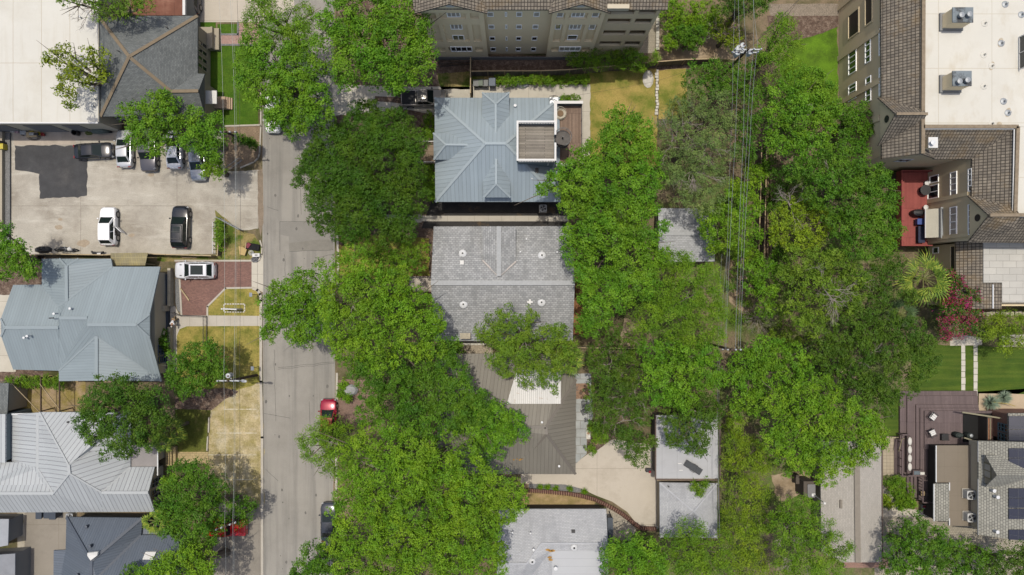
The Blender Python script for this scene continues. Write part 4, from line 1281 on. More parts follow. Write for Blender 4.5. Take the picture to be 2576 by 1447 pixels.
# ---------------------------------------------------------------- pale shingle house at the bottom
B = thing('pale_roof_house', 'house with a pale grey shingle roof and skylights at the bottom of the view', 'house', at(1400, 1400))
e = 3.2
add_faces(MB(), [[(1255, 1281, e), (1525, 1281, e), (1529, 1367, 5.0), (1362, 1367, 5.0), (1325, 1418, 5.3), (1250, 1418, 5.3)],
     [(1362, 1367, 5.0), (1387, 1385, 4.85), (1395, 1560, 4.4), (1250, 1560, e), (1250, 1418, 5.3), (1325, 1418, 5.3)]]).skirt(.22).build('roof', m_shin_light, B)
add_faces(MB(), [[(1362, 1367, 5.0), (1529, 1367, 5.0), (1529.5, 1385, 4.9), (1387, 1385, 4.85)]]).skirt(.2).build('ridge_slope', m_shin_light, B)
add_faces(MB(), [[(1387, 1385, 4.85), (1529.5, 1385, 4.9), (1532, 1560, 4.4), (1395, 1560, 4.4)]]).skirt(.2).build('flat_roof', M('pale_membrane', (.50, .51, .52), .75, .3, var=.04, vs=.4, var2=.02, joint=(60, .85, .03, (.36, .36, .37))), B)
ridge(B, [((1362, 1367, 5.0), (1525, 1367, 5.0)), ((1362, 1367, 5.0), (1325, 1418, 5.3)), ((1325, 1418, 5.3), (1250, 1418, 5.3))], MATS['pale_ridge_shingle'], .18)
walls(B, [(1255, 1281), (1525, 1281), (1530, 1560), (1250, 1560)], e, m_brownwall, .5)
for x, y, zz in ((1444, 1377, 4.95), (1339, 1412, 5.2)):
 skydome(B, at(x, y, zz), .34, 'skylight_dome')
for x, y, zz, r_ in ((1397, 1425, 4.8, .14), (1342, 1378, 4.9, .09), (1334, 1337, 4.4, .06), (1289, 1335, 4.4, .06)):
 hvent(B, at(x, y, zz), r_, .55)
q = at(1442, 1337, 4.35)
MB().box((q.x - .2, q.y - .18, q.z - .2), (q.x + .2, q.y + .18, q.z + .12)).build('box_vent', m_darkmetal, B)
mb = MB()
for x, y in ((1378, 1383), (1385, 1386), (1391, 1385), (1383, 1402), (1385, 1408)):
 q = at(x, y, 4.9)
 mb.poly([q + Vector((.22 * math.cos(t_) * (1 + .3 * math.sin(x + t_ * 2)), .12 * math.sin(t_), .06)) for t_ in [i * .8 for i in range(8)]])
mb.build('fallen_leaves', MATS['orange_leaf_litter'], kind='stuff')
a, b = at(1528, 1375, 2.6), at(1542, 1303, 2.6)
MB().box((a.x, a.y, 2.45), (b.x, b.y, 2.6)).build('side_awning', M('slate_awning', (.075, .09, .11), .7, .3), B)
for y in (a.y + .1, b.y - .1):
 MB().box((b.x - .12, y - .05, 0), (b.x - .02, y + .05, 2.448)).build('awning_post', m_darkmetal, B)
# ---------------------------------------------------------------- four storey apartment block at the top
B = thing('apartment_block', 'four storey olive apartment block with gabled bays at the top of the view', 'apartment block', at(1340, 147))
Y0 = 26.2
XL, XB1, XB2, XB3, XR = -8.66, -2.7, 3.85, 8.9, 14.1
top = 13.9
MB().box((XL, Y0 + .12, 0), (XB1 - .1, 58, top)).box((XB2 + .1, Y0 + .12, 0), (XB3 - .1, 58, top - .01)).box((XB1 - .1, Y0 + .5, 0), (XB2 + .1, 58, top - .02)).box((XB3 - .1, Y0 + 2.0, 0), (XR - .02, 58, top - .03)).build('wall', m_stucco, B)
mb = MB()
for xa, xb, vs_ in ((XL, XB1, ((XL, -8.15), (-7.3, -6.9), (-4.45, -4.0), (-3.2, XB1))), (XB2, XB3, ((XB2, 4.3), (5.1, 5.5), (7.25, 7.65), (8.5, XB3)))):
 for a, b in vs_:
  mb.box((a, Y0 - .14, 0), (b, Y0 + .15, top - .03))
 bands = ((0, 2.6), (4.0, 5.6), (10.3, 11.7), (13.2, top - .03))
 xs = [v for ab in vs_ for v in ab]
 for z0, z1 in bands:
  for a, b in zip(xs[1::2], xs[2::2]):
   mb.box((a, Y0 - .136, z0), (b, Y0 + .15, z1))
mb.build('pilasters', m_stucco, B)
MB().box((XL - .1, Y0 - .2, 0), (XR + .05, Y0 - .142, .9)).build('plinth', m_greywall, B)
# right wing with open balconies
mb = MB()
for z0, z1 in ((0, 3.9), (5.2, 7.0), (8.3, 10.1), (11.35, 12.4), (13.3, top - .03)):
 mb.box((XB3, Y0 + .05, z0), (XR, Y0 + .3, z1))
for xa, xb in ((XB3, XB3 + .5), (11.7, 12.1), (XR - .35, XR)):
 for z0, z1 in ((3.9, 5.2), (7.0, 8.3), (10.1, 11.35), (12.4, 13.3)):
  mb.box((xa, Y0 + .052, z0), (xb, Y0 + .3, z1))
for zf in (3.0, 6.1, 9.2, 11.9):
 mb.box((XB3, Y0 + .3, zf - .2), (XR, Y0 + 2.0, zf))
mb.box((XR - .25, Y0 + .3, 0), (XR - .02, Y0 + 2.0, top - .05))
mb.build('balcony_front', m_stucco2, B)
for z0, z1 in ((4.0, 5.15), (7.1, 8.25), (10.2, 11.3)):
 mb = MB()
 for k in range(12):
  mb.beam((12.15 + k * .14, Y0 + .2, z0 - .1), (12.15 + k * .14, Y0 + .2, z0 + .5), .025)
 mb.build('balcony_railing', m_darkmetal, B)


def win_y(par, Y, v, frame=m_frame, pane=m_blind, nx=2, ny=1, fw=.09):
 x0, y0, x1, y1 = v
 a, b = on_y(Y, x0, y1), on_y(Y, x1, y0)
 d = on_y(Y, x0, y0)
 window(par, (d.x, Y, a.z), (b.x, Y, b.z), frame, pane, nx, ny, fw, (0, -1, 0), .07)


Yp, Ym = Y0 + .12, Y0 + .5
for v, nx, pn in (((1121, 24, 1156, 42), 3, m_blind), ((1131, 59, 1162, 73), 3, m_blind), ((1137, 88, 1167, 102), 2, m_greenpane)):
 win_y(B, Yp, v, nx=nx, pane=pn)
win_y(B, Y0 - .136, (1132, 117, 1187, 129), nx=4, pane=m_glass)
for v, nx, pn in (((1402, 23, 1420, 42), 1, m_blind), ((1440, 23, 1474, 42), 3, m_blind), ((1492, 23, 1511, 42), 1, m_blind), ((1397, 60, 1413, 73), 1, m_greenpane), ((1433, 60, 1464, 73), 3, m_blind), ((1483, 60, 1500, 73), 1, m_blind), ((1428, 88, 1454, 99), 1, m_glass)):
 win_y(B, Yp, v, nx=nx, pane=pn)
win_y(B, Y0 - .136, (1407, 117, 1462, 128), nx=4, pane=m_blind)
for (xa, xb) in ((-2.42, -1.8), (-.70, -.48), (.41, 1.0), (2.1, 2.7)):
 for i, (ya, yb) in enumerate(((30, 41), (62, 72), (92, 101), (119, 128))):
  a, b = on_y(Ym, 1288, yb), on_y(Ym, 1288, ya)
  window(B, (xa, Ym, a.z), (xb, Ym, b.z), m_frame, m_blind if i < 2 else m_glass, 1, 1, .07, (0, -1, 0))
# roof
zr, Yr = 17.4, 33.0
MB().poly([(XL - .6, Y0 - .1, top), (XR + .5, Y0 - .1, top), (XR + .5, Yr, zr), (XL - .6, Yr, zr)]).poly([(XR + .5, Yr, zr), (XR + .5, 42, top), (XL - .6, 42, top), (XL - .6, Yr, zr)]).skirt(.22).build('roof', m_tile, B)
for xa, xb in ((XL - .5, XB1 + .4), (XB2 - .4, XB3 + .4)):
 xm, hh = (xa + xb) / 2, 2.1
 g_ = MB().poly([(xa, Y0 - .45, top), (xm, Y0 - .45, top + hh), (xm, 32, top + hh), (xa, 32, top)][::-1]).poly([(xm, Y0 - .45, top + hh), (xb, Y0 - .45, top), (xb, 32, top), (xm, 32, top + hh)][::-1]).skirt(.24).build('gable_roof', m_tile, B)
 MB().poly([(xa + .45, Y0 - .02, top - .04), (xb - .45, Y0 - .02, top - .04), (xm, Y0 - .02, top + hh - .34)]).build('gable_wall', m_stucco, g_)
 mb = MB()
 pts = [(xm + .42 * math.cos(t_), Y0 - .06, top + .62 + .26 * math.sin(t_)) for t_ in [i * math.pi / 10 for i in range(20)]]
 mb.poly(pts).build('oval_vent', m_white, g_)
# white terrace edge on the right part of the roof
a, b = on_y(Y0 - .2, 1529, 16), on_y(Y0 - .2, 1588, 8)
MB().box((a.x, Y0 - .3, top + .1), (b.x, Y0 + .1, top + .75)).build('terrace_wall', m_creamwall, B)

# ---------------------------------------------------------------- three storey condominium on the right
B = thing('condominium', 'big olive condominium with tiled mansard roofs and a cream flat roof at the upper right', 'apartment block', at(2110, 200))
ze, zt = 9.4, 11.9
X0 = 37.3
Ys = 13.3
Xc = 46.3
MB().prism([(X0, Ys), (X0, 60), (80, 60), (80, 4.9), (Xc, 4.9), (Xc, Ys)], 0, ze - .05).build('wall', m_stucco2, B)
mb = MB()
for f in ([(2216, -60, ze), (2219, 400, ze), (2319, 387, zt), (2322, -60, zt)], [(2319, 387, zt), (2350, 398, ze), (2322, 320, zt)],
   [(2322, 320, zt), (2350, 400, ze), (2446, 400, ze), (2560, 320, zt)], [(2560, 320, zt), (2446, 398, ze), (2443, 610, ze), (2553, 540, zt)],
   [(2443, 610, ze), (2700, 613, ze), (2700, 540, 12.2), (2489, 542, 12.2)]):
 P = [at(*p) for p in f]
 nv = (P[1] - P[0]).cross(P[2] - P[0])
 mb.poly(P if nv.z > 0 else P[::-1])
mb.skirt(.25).build('tile_roof', m_tile, B)
mb = MB()
for f in ([(2323, -60, 11.62), (2323, 319, 11.62), (2720, 319, 11.62), (2720, -60, 11.62)], [(2555, 319.5, 11.6), (2553, 540, 11.6), (2720, 540, 11.6), (2720, 319.5, 11.6)]):
 mb.poly([at(*p) for p in f])
mb.build('flat_roof', m_cream, B)
mb = MB()
for p, q in (((2322, -60), (2320, 387)), ((2322, 319), (2560, 319)), ((2559, 319), (2552, 540)), ((2489, 542), (2700, 540))):
 zz = 12.2 if p[0] == 2489 else zt
 mb.beam(at(*p, zz) + Vector((0, 0, .06)), at(*q, zz) + Vector((0, 0, .06)), .34, .2)
mb.build('ridge_tiles', m_tilecap, B)
mb = MB()
for p, q in (((2319, -60), (2317, 385)), ((2324, 324), (2555, 324)), ((2552, 324), (2548, 538)), ((2492, 546), (2700, 544))):
 zz = 12.2 if p[0] == 2492 else zt
 mb.beam(at(*p, zz) + Vector((0, 0, -.04)), at(*q, zz) + Vector((0, 0, -.04)), .1, .05)
mb.build('ridge_flashing', m_whitemetal, B)
# west gables
for xa, ya, yb, ap in ((X0 - .45, 240, 363, (2254, 287)), (Xc - .45, 489, 610, (2489, 542))):
 A = on_x(xa, *ap)
 pa, pb = on_x(xa, *(2220 if xa < 40 else 2447, ya)), on_x(xa, *(2220 if xa < 40 else 2447, yb))
 pa, pb = Vector((xa, pa.y, ze - .1)), Vector((xa, pb.y, ze - .1))
 back = A + Vector((3.0, 0, 0))
 if xa < 40:
  back.z = A.z
 g_ = MB().poly([pa, A, back, pa + Vector((2.9, -1.6 if xa < 40 else -1.2, 2.3))][::-1]).poly([A, pb, pb + Vector((2.9, 1.6 if xa < 40 else 1.2, 2.3)), back][::-1])
 for i, f in enumerate(g_.f):
  P = [Vector(g_.v[k]) for k in f]
  if (P[1] - P[0]).cross(P[2] - P[0]).z < 0:
   g_.f[i] = tuple(reversed(f))
 g_ = g_.skirt(.25).build('gable_roof', m_tile, B)
 w0_ = Vector((.25, 0, 0))
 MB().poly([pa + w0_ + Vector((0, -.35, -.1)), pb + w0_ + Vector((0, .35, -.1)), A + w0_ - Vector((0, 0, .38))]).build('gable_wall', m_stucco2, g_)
 cc = (pa + pb + A) / 3 + Vector((.2, 0, .1))
 MB().poly([cc + Vector((0, .36 * math.cos(t_), .42 * math.sin(t_))) for t_ in [i * math.pi / 10 for i in range(20)]]).build('round_vent', m_darkmetal, g_)
 MB().beam(A + Vector((0, 0, .05)), back + Vector((0, 0, .05)), .26, .16).build('ridge_tile', m_tilecap, g_)
# pilasters and ledges on the west wall
for y in (149, 22, 262, 345):
 Yq = (CY - y) / PXM
 MB().box((X0 - .14, Yq - .28, 0), (X0 - .002, Yq + .28, ze - .6)).build('pilaster', m_stucco2, B)


def win_x(par, X, v, frame=m_frame, pane=m_glass, nx=1, ny=1, fw=.1):
 x0, y0, x1, y1 = v
 a, b = on_x(X, x0, y0), on_x(X, x1, y1)
 m1, m2 = on_x(X, (x0 + x1) / 2, y0), on_x(X, (x0 + x1) / 2, y1)
 window(par, (X, m1.y, a.z), (X, m2.y, b.z), frame, pane, nx, ny, fw, (-1, 0, 0), .08)


for v, nx in (((2135, 128, 2155, 185), 4), ((2135, 211, 2155, 252), 4), ((2177, 98, 2191, 158), 4), ((2178, 193, 2192, 256), 4), ((2212, 72, 2217, 140), 4), ((2212, 170, 2217, 242), 4)):
 win_x(B, X0, v, nx=nx, pane=m_greenpane)
for v in ((2134, 28, 2162, 92), (2176, -10, 2196, 62)):
 win_x(B, X0, v, frame=m_stucco2, pane=m_black, fw=.16)  # black panes stand in for the shade inside open balcony recesses
for v, nx, pn in (((2339, 441, 2362, 460), 1, m_glass), ((2334, 465, 2362, 500), 2, m_glass), ((2391, 432, 2408, 494), 4, m_blind), ((2436, 424, 2446, 482), 4, m_glass), ((2390, 520, 2408, 596), 4, m_blind), ((2436, 514, 2445, 591), 5, m_glass)):
 win_x(B, Xc, v, nx=nx, pane=pn)
mb = MB()
for y in (505, 600):
 Yq = (CY - y) / PXM * .96
 mb.box((Xc - .12, Yq - .2, 0), (Xc - .002, Yq + .2, ze - .6))
mb.build('ledges', m_stucco2, B)
window(B, (40.2, Ys, 6.0), (41.6, Ys, 7.4), m_white, m_glass, 2, 1, .1, (0, -1, 0))
# shafts on the flat roof
m_shaft = M('weathered_shaft_top', (.20, .235, .255), .55, .4, .2, var=.1, vs=1, stain=((.045, .045, .045), 1.1, .48, .60, .95))
for x0, y0, x1, y1, fl in ((2398, 20, 2447, 55, ((2420, 37), (2440, 35))), (2398, 180, 2443, 215, ((2415, 204), (2435, 201)))):
 a, b = at(x0, y1, 13.5), at(x1, y0, 13.5)
 o = MB().box((a.x, a.y, 11.63), (b.x, b.y, 13.4)).build('chimney_shaft', m_stucco, B)
 MB().box((a.x - .06, a.y - .06, 13.402), (b.x + .06, b.y + .06, 13.5)).build('shaft_cap', m_shaft, o)
 MB().box((a.x - .2, a.y - .2, 11.63), (b.x + .2, b.y + .2, 11.85)).build('shaft_kerb', m_greywall, o)
 for fx, fy in fl:
  q = at(fx, fy, 13.9)
  MB().lathe((q.x, q.y, 13.5), [(.17, 0), (.17, .32), (.25, .33), (.25, .42), (.02, .45)], 18).build('flue', m_greymetal, o)
a, b = at(2336, 371, 12.0), at(2357, 347, 12.0)
o = MB().box((a.x, a.y, 9.8), (b.x, b.y, 12.0)).build('chimney', m_stucco, B)
MB().box((a.x - .05, a.y - .05, 12.002), (b.x + .05, b.y + .05, 12.08)).build('chimney_cap', m_white, o)
q = at(2347, 359, 12.4)
MB().lathe((q.x, q.y, 12.08), [(.17, 0), (.17, .3), (.24, .31), (.24, .4), (.02, .44)], 16).build('flue', m_whitemetal, o)
for x, y in ((2477, 59), (2475, 138), (2475, 217), (2529, 11), (2525, 255), (2495, 311), (2570, 37), (2519, 109), (2495, 166), (2536, 284)):
 q = at(x, y, 11.64)
 MB().lathe((q.x, q.y, 11.6), [(.34, .02), (.3, .06), (.08, .1), (.08, .42), (.02, .45)], 14).build('roof_pipe', m_cream if x < 2500 else m_greymetal, B)
mb = MB()
for x, y, ln, an in ((2517, 107, 26, 75), (2495, 166, 24, 70), (2536, 283, 26, 72), (2514, 312, 12, 80)):
 c = at(x, y, 11.626)
 for s, k in ((1.0, 0), ):
  mb.poly([(c.x + math.cos(R(an)) * r * math.cos(t_) - math.sin(R(an)) * .26 * math.sin(t_), c.y + math.sin(R(an)) * r * math.cos(t_) + math.cos(R(an)) * .26 * math.sin(t_), 11.628) for t_, r in [(i * .393, ln / PXM * .4 * (1 + .25 * mnoise.noise(Vector((i, x, 2))))) for i in range(16)]])
mb.build('rust_stains', M('rust_stain', (.58, .52, .41), .8, .2, var=.2, vs=3, col2=(.44, .35, .23), mixs=2.5), B)
window(B, (at(2570, 110, 12).x, at(2570, 174, 12).y, 11.7), (at(2570, 110, 12).x, at(2570, 90, 12).y, 12.7), m_white, m_glass, 2, 1, .1, (-1, 0, 0), name='skylight')
# low south wing
mb = MB()
for f in ([(2405, 606, 5.3), (2405, 777, 5.3), (2472, 777, 6.6), (2472, 606, 6.6)], [(2472, 712, 6.6), (2472, 777, 6.6), (2520, 777, 6.6), (2520, 712, 6.6)]):
 mb.poly([at(*p) for p in f])
mb.skirt(.22).build('low_tile_roof', m_tile, B)
MB().poly([at(*p) for p in ((2474, 608, 6.62), (2474, 711, 6.62), (2521, 711, 6.62), (2521, 761, 6.62), (2720, 761, 6.62), (2720, 608, 6.62))]).skirt(.2).build('low_flat_roof', M('grey_stone_membrane', (.52, .50, .45), .85, .2, var=.06, vs=.7, var2=.03, brick=(1.4, .7, .02, (.55, .53, .475), (.49, .475, .43), (.36, .345, .31))), B)
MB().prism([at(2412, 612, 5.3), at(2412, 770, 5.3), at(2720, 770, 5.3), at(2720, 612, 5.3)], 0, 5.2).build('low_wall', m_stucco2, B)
Xl = at(2412, 700, 5.3).x
win_x(B, Xl, (2347, 622, 2362, 638), pane=m_greenpane)
win_x(B, Xl, (2391, 618, 2404, 678), frame=m_stucco, pane=m_black)
q0_, q1_ = at(2473, 775, 6.7), at(2473, 714, 6.7)
MB().beam(at(2498, 716, 6.72), at(2498, 776, 6.72), .12, .06).build('flashing', m_whitemetal, B)
mb = MB()
for x in range(2440, 2600, 9):
 q = at(x + random.uniform(-2, 2), 788 + random.uniform(-2, 2), 0)
 mb.box((q.x - .2, q.y - .25, 0), (q.x + .17, q.y + .2, random.uniform(.4, .6)))
mb.build('stone_wall', m_stone, None, 'low wall of rough tan stone along the foot of the condominium', 'wall')

# red deck
D = thing('raised_deck', 'red painted timber deck with built-in benches behind the condominium', 'deck', at(2300, 530))
zd = 2.0
a, b = at(2257, 619, zd), at(2345, 433, zd)
MB().box((a.x, a.y, zd - .2), (Xc - .004, b.y, zd)).build('floor', m_wood_red, D)
MB().box((a.x + .1, a.y + .1, 0), (Xc - .3, b.y - .1, zd - .202)).build('skirting', m_brownwall, D)
mb = MB()
mb.box((a.x - .05, a.y - .05, zd + .002), (a.x + .06, b.y + .05, zd + .95))
mb.box((a.x + .06, a.y - .05, zd + .002), (Xc - .05, a.y + .06, zd + .95))
mb.box((a.x + .06, b.y - .06, zd + .002), (Xc - .05, b.y + .05, zd + .95))
mb.build('railing', M('red_rail', (.30, .075, .065), .8, .2, var=.1), D)
mb = MB()
for k in range(3):
 y0_ = a.y + .5 + k * 2.3
 mb.box((a.x + .1, y0_, zd + .002), (a.x + .55, y0_ + 2.1, zd + .45))
mb.build('bench', MATS['red_decking'], D)
q0_, q1_ = on_x(Xc, 2366, 600), on_x(Xc, 2366, 525)
t = thing('awning', 'cream retractable awning on the condominium wall over the red deck', 'awning', (Xc, q1_.y, 4.4))
ya, yb = at(2345, 598, 3.8).y, at(2345, 526, 3.8).y
xo = at(2328, 560, 3.5).x
MB().poly([(Xc - .02, ya, 4.45), (Xc - .02, yb, 4.45), (xo, yb, 3.5), (xo, ya, 3.5)][::-1] if False else [(Xc - .02, yb, 4.45), (xo, yb, 3.5), (xo, ya, 3.5), (Xc - .02, ya, 4.45)]).skirt(.04).build('canopy', M('cream_canvas', (.60, .565, .46), .85, .2, var=.06, vs=1, var2=.03), t)
MB().box((Xc - .25, ya - .1, 4.5), (Xc - .01, yb + .1, 4.7)).build('housing', m_greymetal, t)
MB().beam((xo, ya, 3.46), (xo, yb, 3.46), .08, .14).build('front_bar', m_whitemetal, t)
for y in (ya + .2, yb - .2):
 MB().beam((Xc - .05, y, 3.9), (xo + .05, y, 3.42), .05).build('arm', m_greymetal, t)
q = at(2312, 535, 2.9)
t = thing('barbecue', 'covered black barbecue beside the awning on the red deck', 'barbecue', (q.x, q.y, zd))
MB().lathe((q.x, q.y, zd), [(.5, 0), (.55, .5), (.5, .95), (.25, 1.1), (.02, 1.12)], 14, 1.25, .75).build('cover', m_black, t)
q = at(2313, 558, 2.6)
t = thing('cooler_box', 'blue cooler box on a dark stand by the awning on the red deck', 'cooler box', (q.x, q.y, zd))
MB().box((q.x - .35, q.y - .3, zd + .35), (q.x + .35, q.y + .3, zd + .8)).build('box', plain('blue_plastic', (.03, .06, .22), .5), t)
MB().box((q.x - .37, q.y - .32, zd + .802), (q.x + .37, q.y + .32, zd + .86)).build('lid', plain('blue_lid', (.05, .09, .30), .5), t)
MB().box((q.x - .3, q.y - .25, zd), (q.x + .3, q.y + .25, zd + .348)).build('stand', m_darkmetal, t)
q = at(2320, 590, 2.6)
t = thing('storage_bench', 'dark storage bench under the lower edge of the awning on the red deck', 'bench', (q.x, q.y, zd))
MB().box((q.x - .4, q.y - .9, zd), (q.x + .3, q.y + .9, zd + .5)).build('box', M('dark_wicker', (.04, .038, .04), .8, .2), t)
MB().box((q.x - .42, q.y - .92, zd + .502), (q.x + .32, q.y + .92, zd + .6)).build('seat', M('navy_cushion', (.05, .055, .09), .9, .1), t)
q = at(2329, 478, 2.75)
t = thing('patio_table', 'round black patio table near the glass door on the red deck', 'table', (q.x, q.y, zd))
MB().lathe((q.x, q.y, zd + .7), [(.56, 0), (.58, .02), (.58, .04), (.02, .045)], 22).build('tabletop', m_darkmetal, t)
MB().lathe((q.x, q.y, zd), [(.3, 0), (.28, .04), (.05, .08), (.05, .7)], 14).build('pedestal', m_darkmetal, t)
for lb, x, y, mt in (('white flower pot by the glass door at the top of the red deck', 2331, 461, m_white), ('small white pot at the awning corner on the red deck', 2328, 522, m_white)):
 q = at(x, y, 2.3)
 t = thing('flower_pot', lb, 'flower pot', (q.x, q.y, zd))
 MB().lathe((q.x, q.y, zd), [(.16, 0), (.24, .4), (.27, .42), (.22, .43), (.2, .36), (.02, .35)], 14).build('pot', mt, t)

# ---------------------------------------------------------------- long tan roofed building
B = thing('tan_roof_building', 'long building with a tan shingle roof running up the lower right', 'building', at(2140, 1300))
e, rg = 3.0, 4.3
add_faces(MB(), [[(2064, 1110, e), (2155, 1110, rg), (2158, 1415, rg), (2066, 1390, e)], [(2155, 1110, rg), (2217, 1110, 3.3), (2218, 1415, 3.3), (2158, 1415, rg)], [(2066, 1390, e), (2158, 1415, rg), (2118, 1415, 3.7)]]).skirt(.2).build('roof', m_shin_tan, B)
ridge(B, [((2155, 1110, rg), (2158, 1415, rg))], M('brown_ridge_shingle', (.27, .24, .20), .95, .1, var=.1, vs=3), .6)
walls(B, [(2064, 1110), (2217, 1110), (2218, 1412), (2070, 1400)], e, m_tan, .4)
MB().box((at(2119, 1424, 0).x, at(2119, 1424, 0).y, 0), (at(2232, 1407, 0).x, at(2232, 1407, 0).y + .3, .5)).build('brick_base', m_brickred, B)
MB().beam(at(2219, 1110, 3.2), at(2219.5, 1400, 3.2), .1, .1).build('gutter', MATS['brown_trim'], B)
MB().box((at(2118, 1270, 4).x - .12, at(2118, 1270, 4).y - .45, 3.6), (at(2118, 1270, 4).x + .12, at(2118, 1270, 4).y + .45, 3.86)).build('ridge_vent', M('brown_ridge_shingle', (0, 0, 0)), B)
t = thing('timber_hut', 'small dark timber hut with a grey lid beside the tan roofed building', 'hut', at(2036, 1235))
a, b = at(2034, 1250, 2.4), at(2049, 1221, 2.4)
MB().box((a.x - .5, a.y, 0), (b.x, b.y + .4, 2.3)).build('wall', m_brownwall, t)
MB().box((a.x - .1, a.y - .1, 2.302), (b.x + .1, b.y + .1, 2.4)).build('roof', M('grey_lid', (.22, .215, .21), .8, .3, var=.1), t)
MB().box((a.x - .9, b.y - .2, 0), (a.x - .502, b.y + .8, 1.2)).build('side_bin', m_brownwall, t)
q = at(2074, 1266, 4.6)
t = thing('mast_lamp', 'white mast with a small lamp leaning over the edge of the tan roof', 'lamp', at(2046, 1243))
MB().tube([(at(2046, 1243, 2.4)), q], .05, 8).build('mast', m_greymetal, t)
MB().lathe(q - Vector((0, 0, .1)), [(.12, 0), (.16, .1), (.12, .2), (.02, .22)], 12).build('lamp_head', m_white, t)
q = at(2046, 1245, 2.5)
MB().box((q.x - .2, q.y - .15, 2.402), (q.x + .2, q.y + .15, 2.55)).build('bracket', m_white, t)

# ---------------------------------------------------------------- house with decks at the lower right
B = thing('solar_house', 'house with solar panels, grey green shingles and a flat brown roof at the lower right', 'house', at(2450, 1230))
zf = 3.0
MB().poly([at(*p) for p in ((2356, 1121, zf), (2356, 1214, zf), (2388, 1214, zf), (2388, 1323, zf), (2470, 1324, zf), (2470, 1121, zf))]).skirt(.25).build('flat_roof', M('flat_brown_roof', (.225, .19, .145), .9, .2, var=.05, vs=.5, var2=.06, vs2=10, joint=(1.5, 1.6, .03, (.19, .16, .12))), B)
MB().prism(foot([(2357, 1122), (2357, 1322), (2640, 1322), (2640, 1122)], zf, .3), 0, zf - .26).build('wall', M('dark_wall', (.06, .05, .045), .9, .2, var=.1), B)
add_faces(MB(), [[(2462, 1110, 4.8), (2640, 1114, 7.6), (2640, 1372, 7.6), (2462, 1345, 4.8)]]).skirt(.25).build('shingle_roof', m_shin_olive, B)
add_faces(MB(), [[(2537, 1040, 4.0), (2640, 1040, 5.2), (2640, 1113, 5.2), (2537, 1110, 4.0)]]).skirt(.2).build('north_roof', m_shin_olive, B)
MB().prism(foot([(2462, 1110), (2640, 1114), (2640, 1370), (2462, 1344)], 4.8, .35), zf - .3, 4.6).build('upper_wall', m_creamwall, B)
MB().prism([at(2543, 1044, 3.9), at(2640, 1044, 3.9), at(2640, 1110, 3.9), at(2543, 1110, 3.9)], 0, 3.75).build('brick_wall', m_brickred, B)
Xd = at(2543, 1044, 3.9).x
win_x(B, Xd, (2511, 1065, 2536, 1086), frame=plain('teal_paint', (.10, .20, .25), .5), pane=m_glass, nx=2, ny=3)
win_x(B, Xd, (2511, 1089, 2536, 1110), frame=MATS['teal_paint'], pane=m_glass, nx=2, ny=3)
add_faces(MB(), [[(2350, 1217, 3.1), (2388, 1217, 3.4), (2388, 1312, 3.4), (2350, 1311, 3.1)]]).skirt(.2).build('lean_to_roof', m_shin_olive, B)
mb = MB()
for p, q in (((2354.5, 1121), (2354.5, 1213)), ((2349, 1218), (2349, 1311)), ((2388, 1214), (2388, 1234)), ((2388, 1304), (2388, 1322)), ((2461, 1110), (2461, 1162)), ((2461, 1205), (2461, 1345))):
 zz = 4.7 if p[0] > 2400 else 3.05
 mb.beam(at(*p, zz), at(*q, zz), .1, .12)
mb.build('gutter', m_whitemetal, B)
# dormer
Xq = 50.2
A, pa, pb = on_x(Xq, 2508, 1196), on_x(Xq, 2479, 1146), on_x(Xq, 2479, 1225)
pb.z = pa.z
bk = Vector((54.6, A.y, A.z))
ra, rb = Vector((51.7, pa.y, pa.z)), Vector((51.7, pb.y, pa.z))
dm = MB().poly([pa, ra, bk, A][::-1]).poly([pb, A, bk, rb][::-1]).skirt(.14).build('dormer', m_shin_olive, B)
Xq += .3
ya, yb, ym = pa.y - .25, pb.y + .25, A.y
MB().poly([(Xq, ya, 4.7), (Xq, yb, 4.7), (Xq, yb, pa.z - .05), (Xq, ym, A.z - .35), (Xq, ya, pa.z - .05)]).poly([(Xq, ya, 4.7), (Xq, ya, pa.z - .1), (52.2, ya, pa.z - .1), (52.2, ya, 4.7)]).poly([(Xq, yb, 4.7), (52.2, yb, 4.7), (52.2, yb, pa.z - .1), (Xq, yb, pa.z - .1)]).build('dormer_wall', m_tan, dm)
window(dm, (Xq - .01, ym + .8, 4.95), (Xq - .01, ym - .8, 6.1), M('khaki_frame', (.28, .25, .15), .7, .3), m_blind, 2, 1, .09, (-1, 0, 0))
# solar panels
m_solar = M('solar_cells', (.018, .022, .042), .25, .5, var=.1, vs=1, brick=(1.0, 1.65, .03, (.020, .025, .05), (.016, .02, .04), (.05, .055, .07), 0))
for x0, y0, x1, y1 in ((2538, 1047, 2640, 1080), (2538, 1081, 2640, 1113), (2538, 1128, 2640, 1152), (2538, 1153, 2640, 1178), (2538, 1229, 2640, 1253), (2538, 1254, 2640, 1278), (2538, 1280, 2640, 1306), (2538, 1333, 2640, 1358)):
 f = lambda x: (4.0 + (x - 2537) / 103 * 1.2 if y1 < 1114 else 4.8 + (x - 2462) / 178 * 2.8) + .14
 P = [at(x0, y0, f(x0)), at(x0, y1, f(x0)), at(x1, y1, f(x1)), at(x1, y0, f(x1))]
 MB().poly(P).skirt(.06).build('solar_panel', m_solar, B)
for x, y, zz in ((2503, 1248, 5.6), (2502, 1335, 5.5), (2494, 1232, 5.4)):
 hvent(B, at(x, y, zz), .13, .4, m_whitemetal)
acunit('light grey air conditioner on the flat brown roof, upper one of two', at(2444, 1246, 3.85) - Vector((0, 0, .8)), .95, .8, plain('light_grey_metal', (.50, .50, .48), .5))
acunit('light grey air conditioner on the flat brown roof, lower one of two', at(2445, 1303, 3.85) - Vector((0, 0, .8)), .95, .8, MATS['light_grey_metal'])

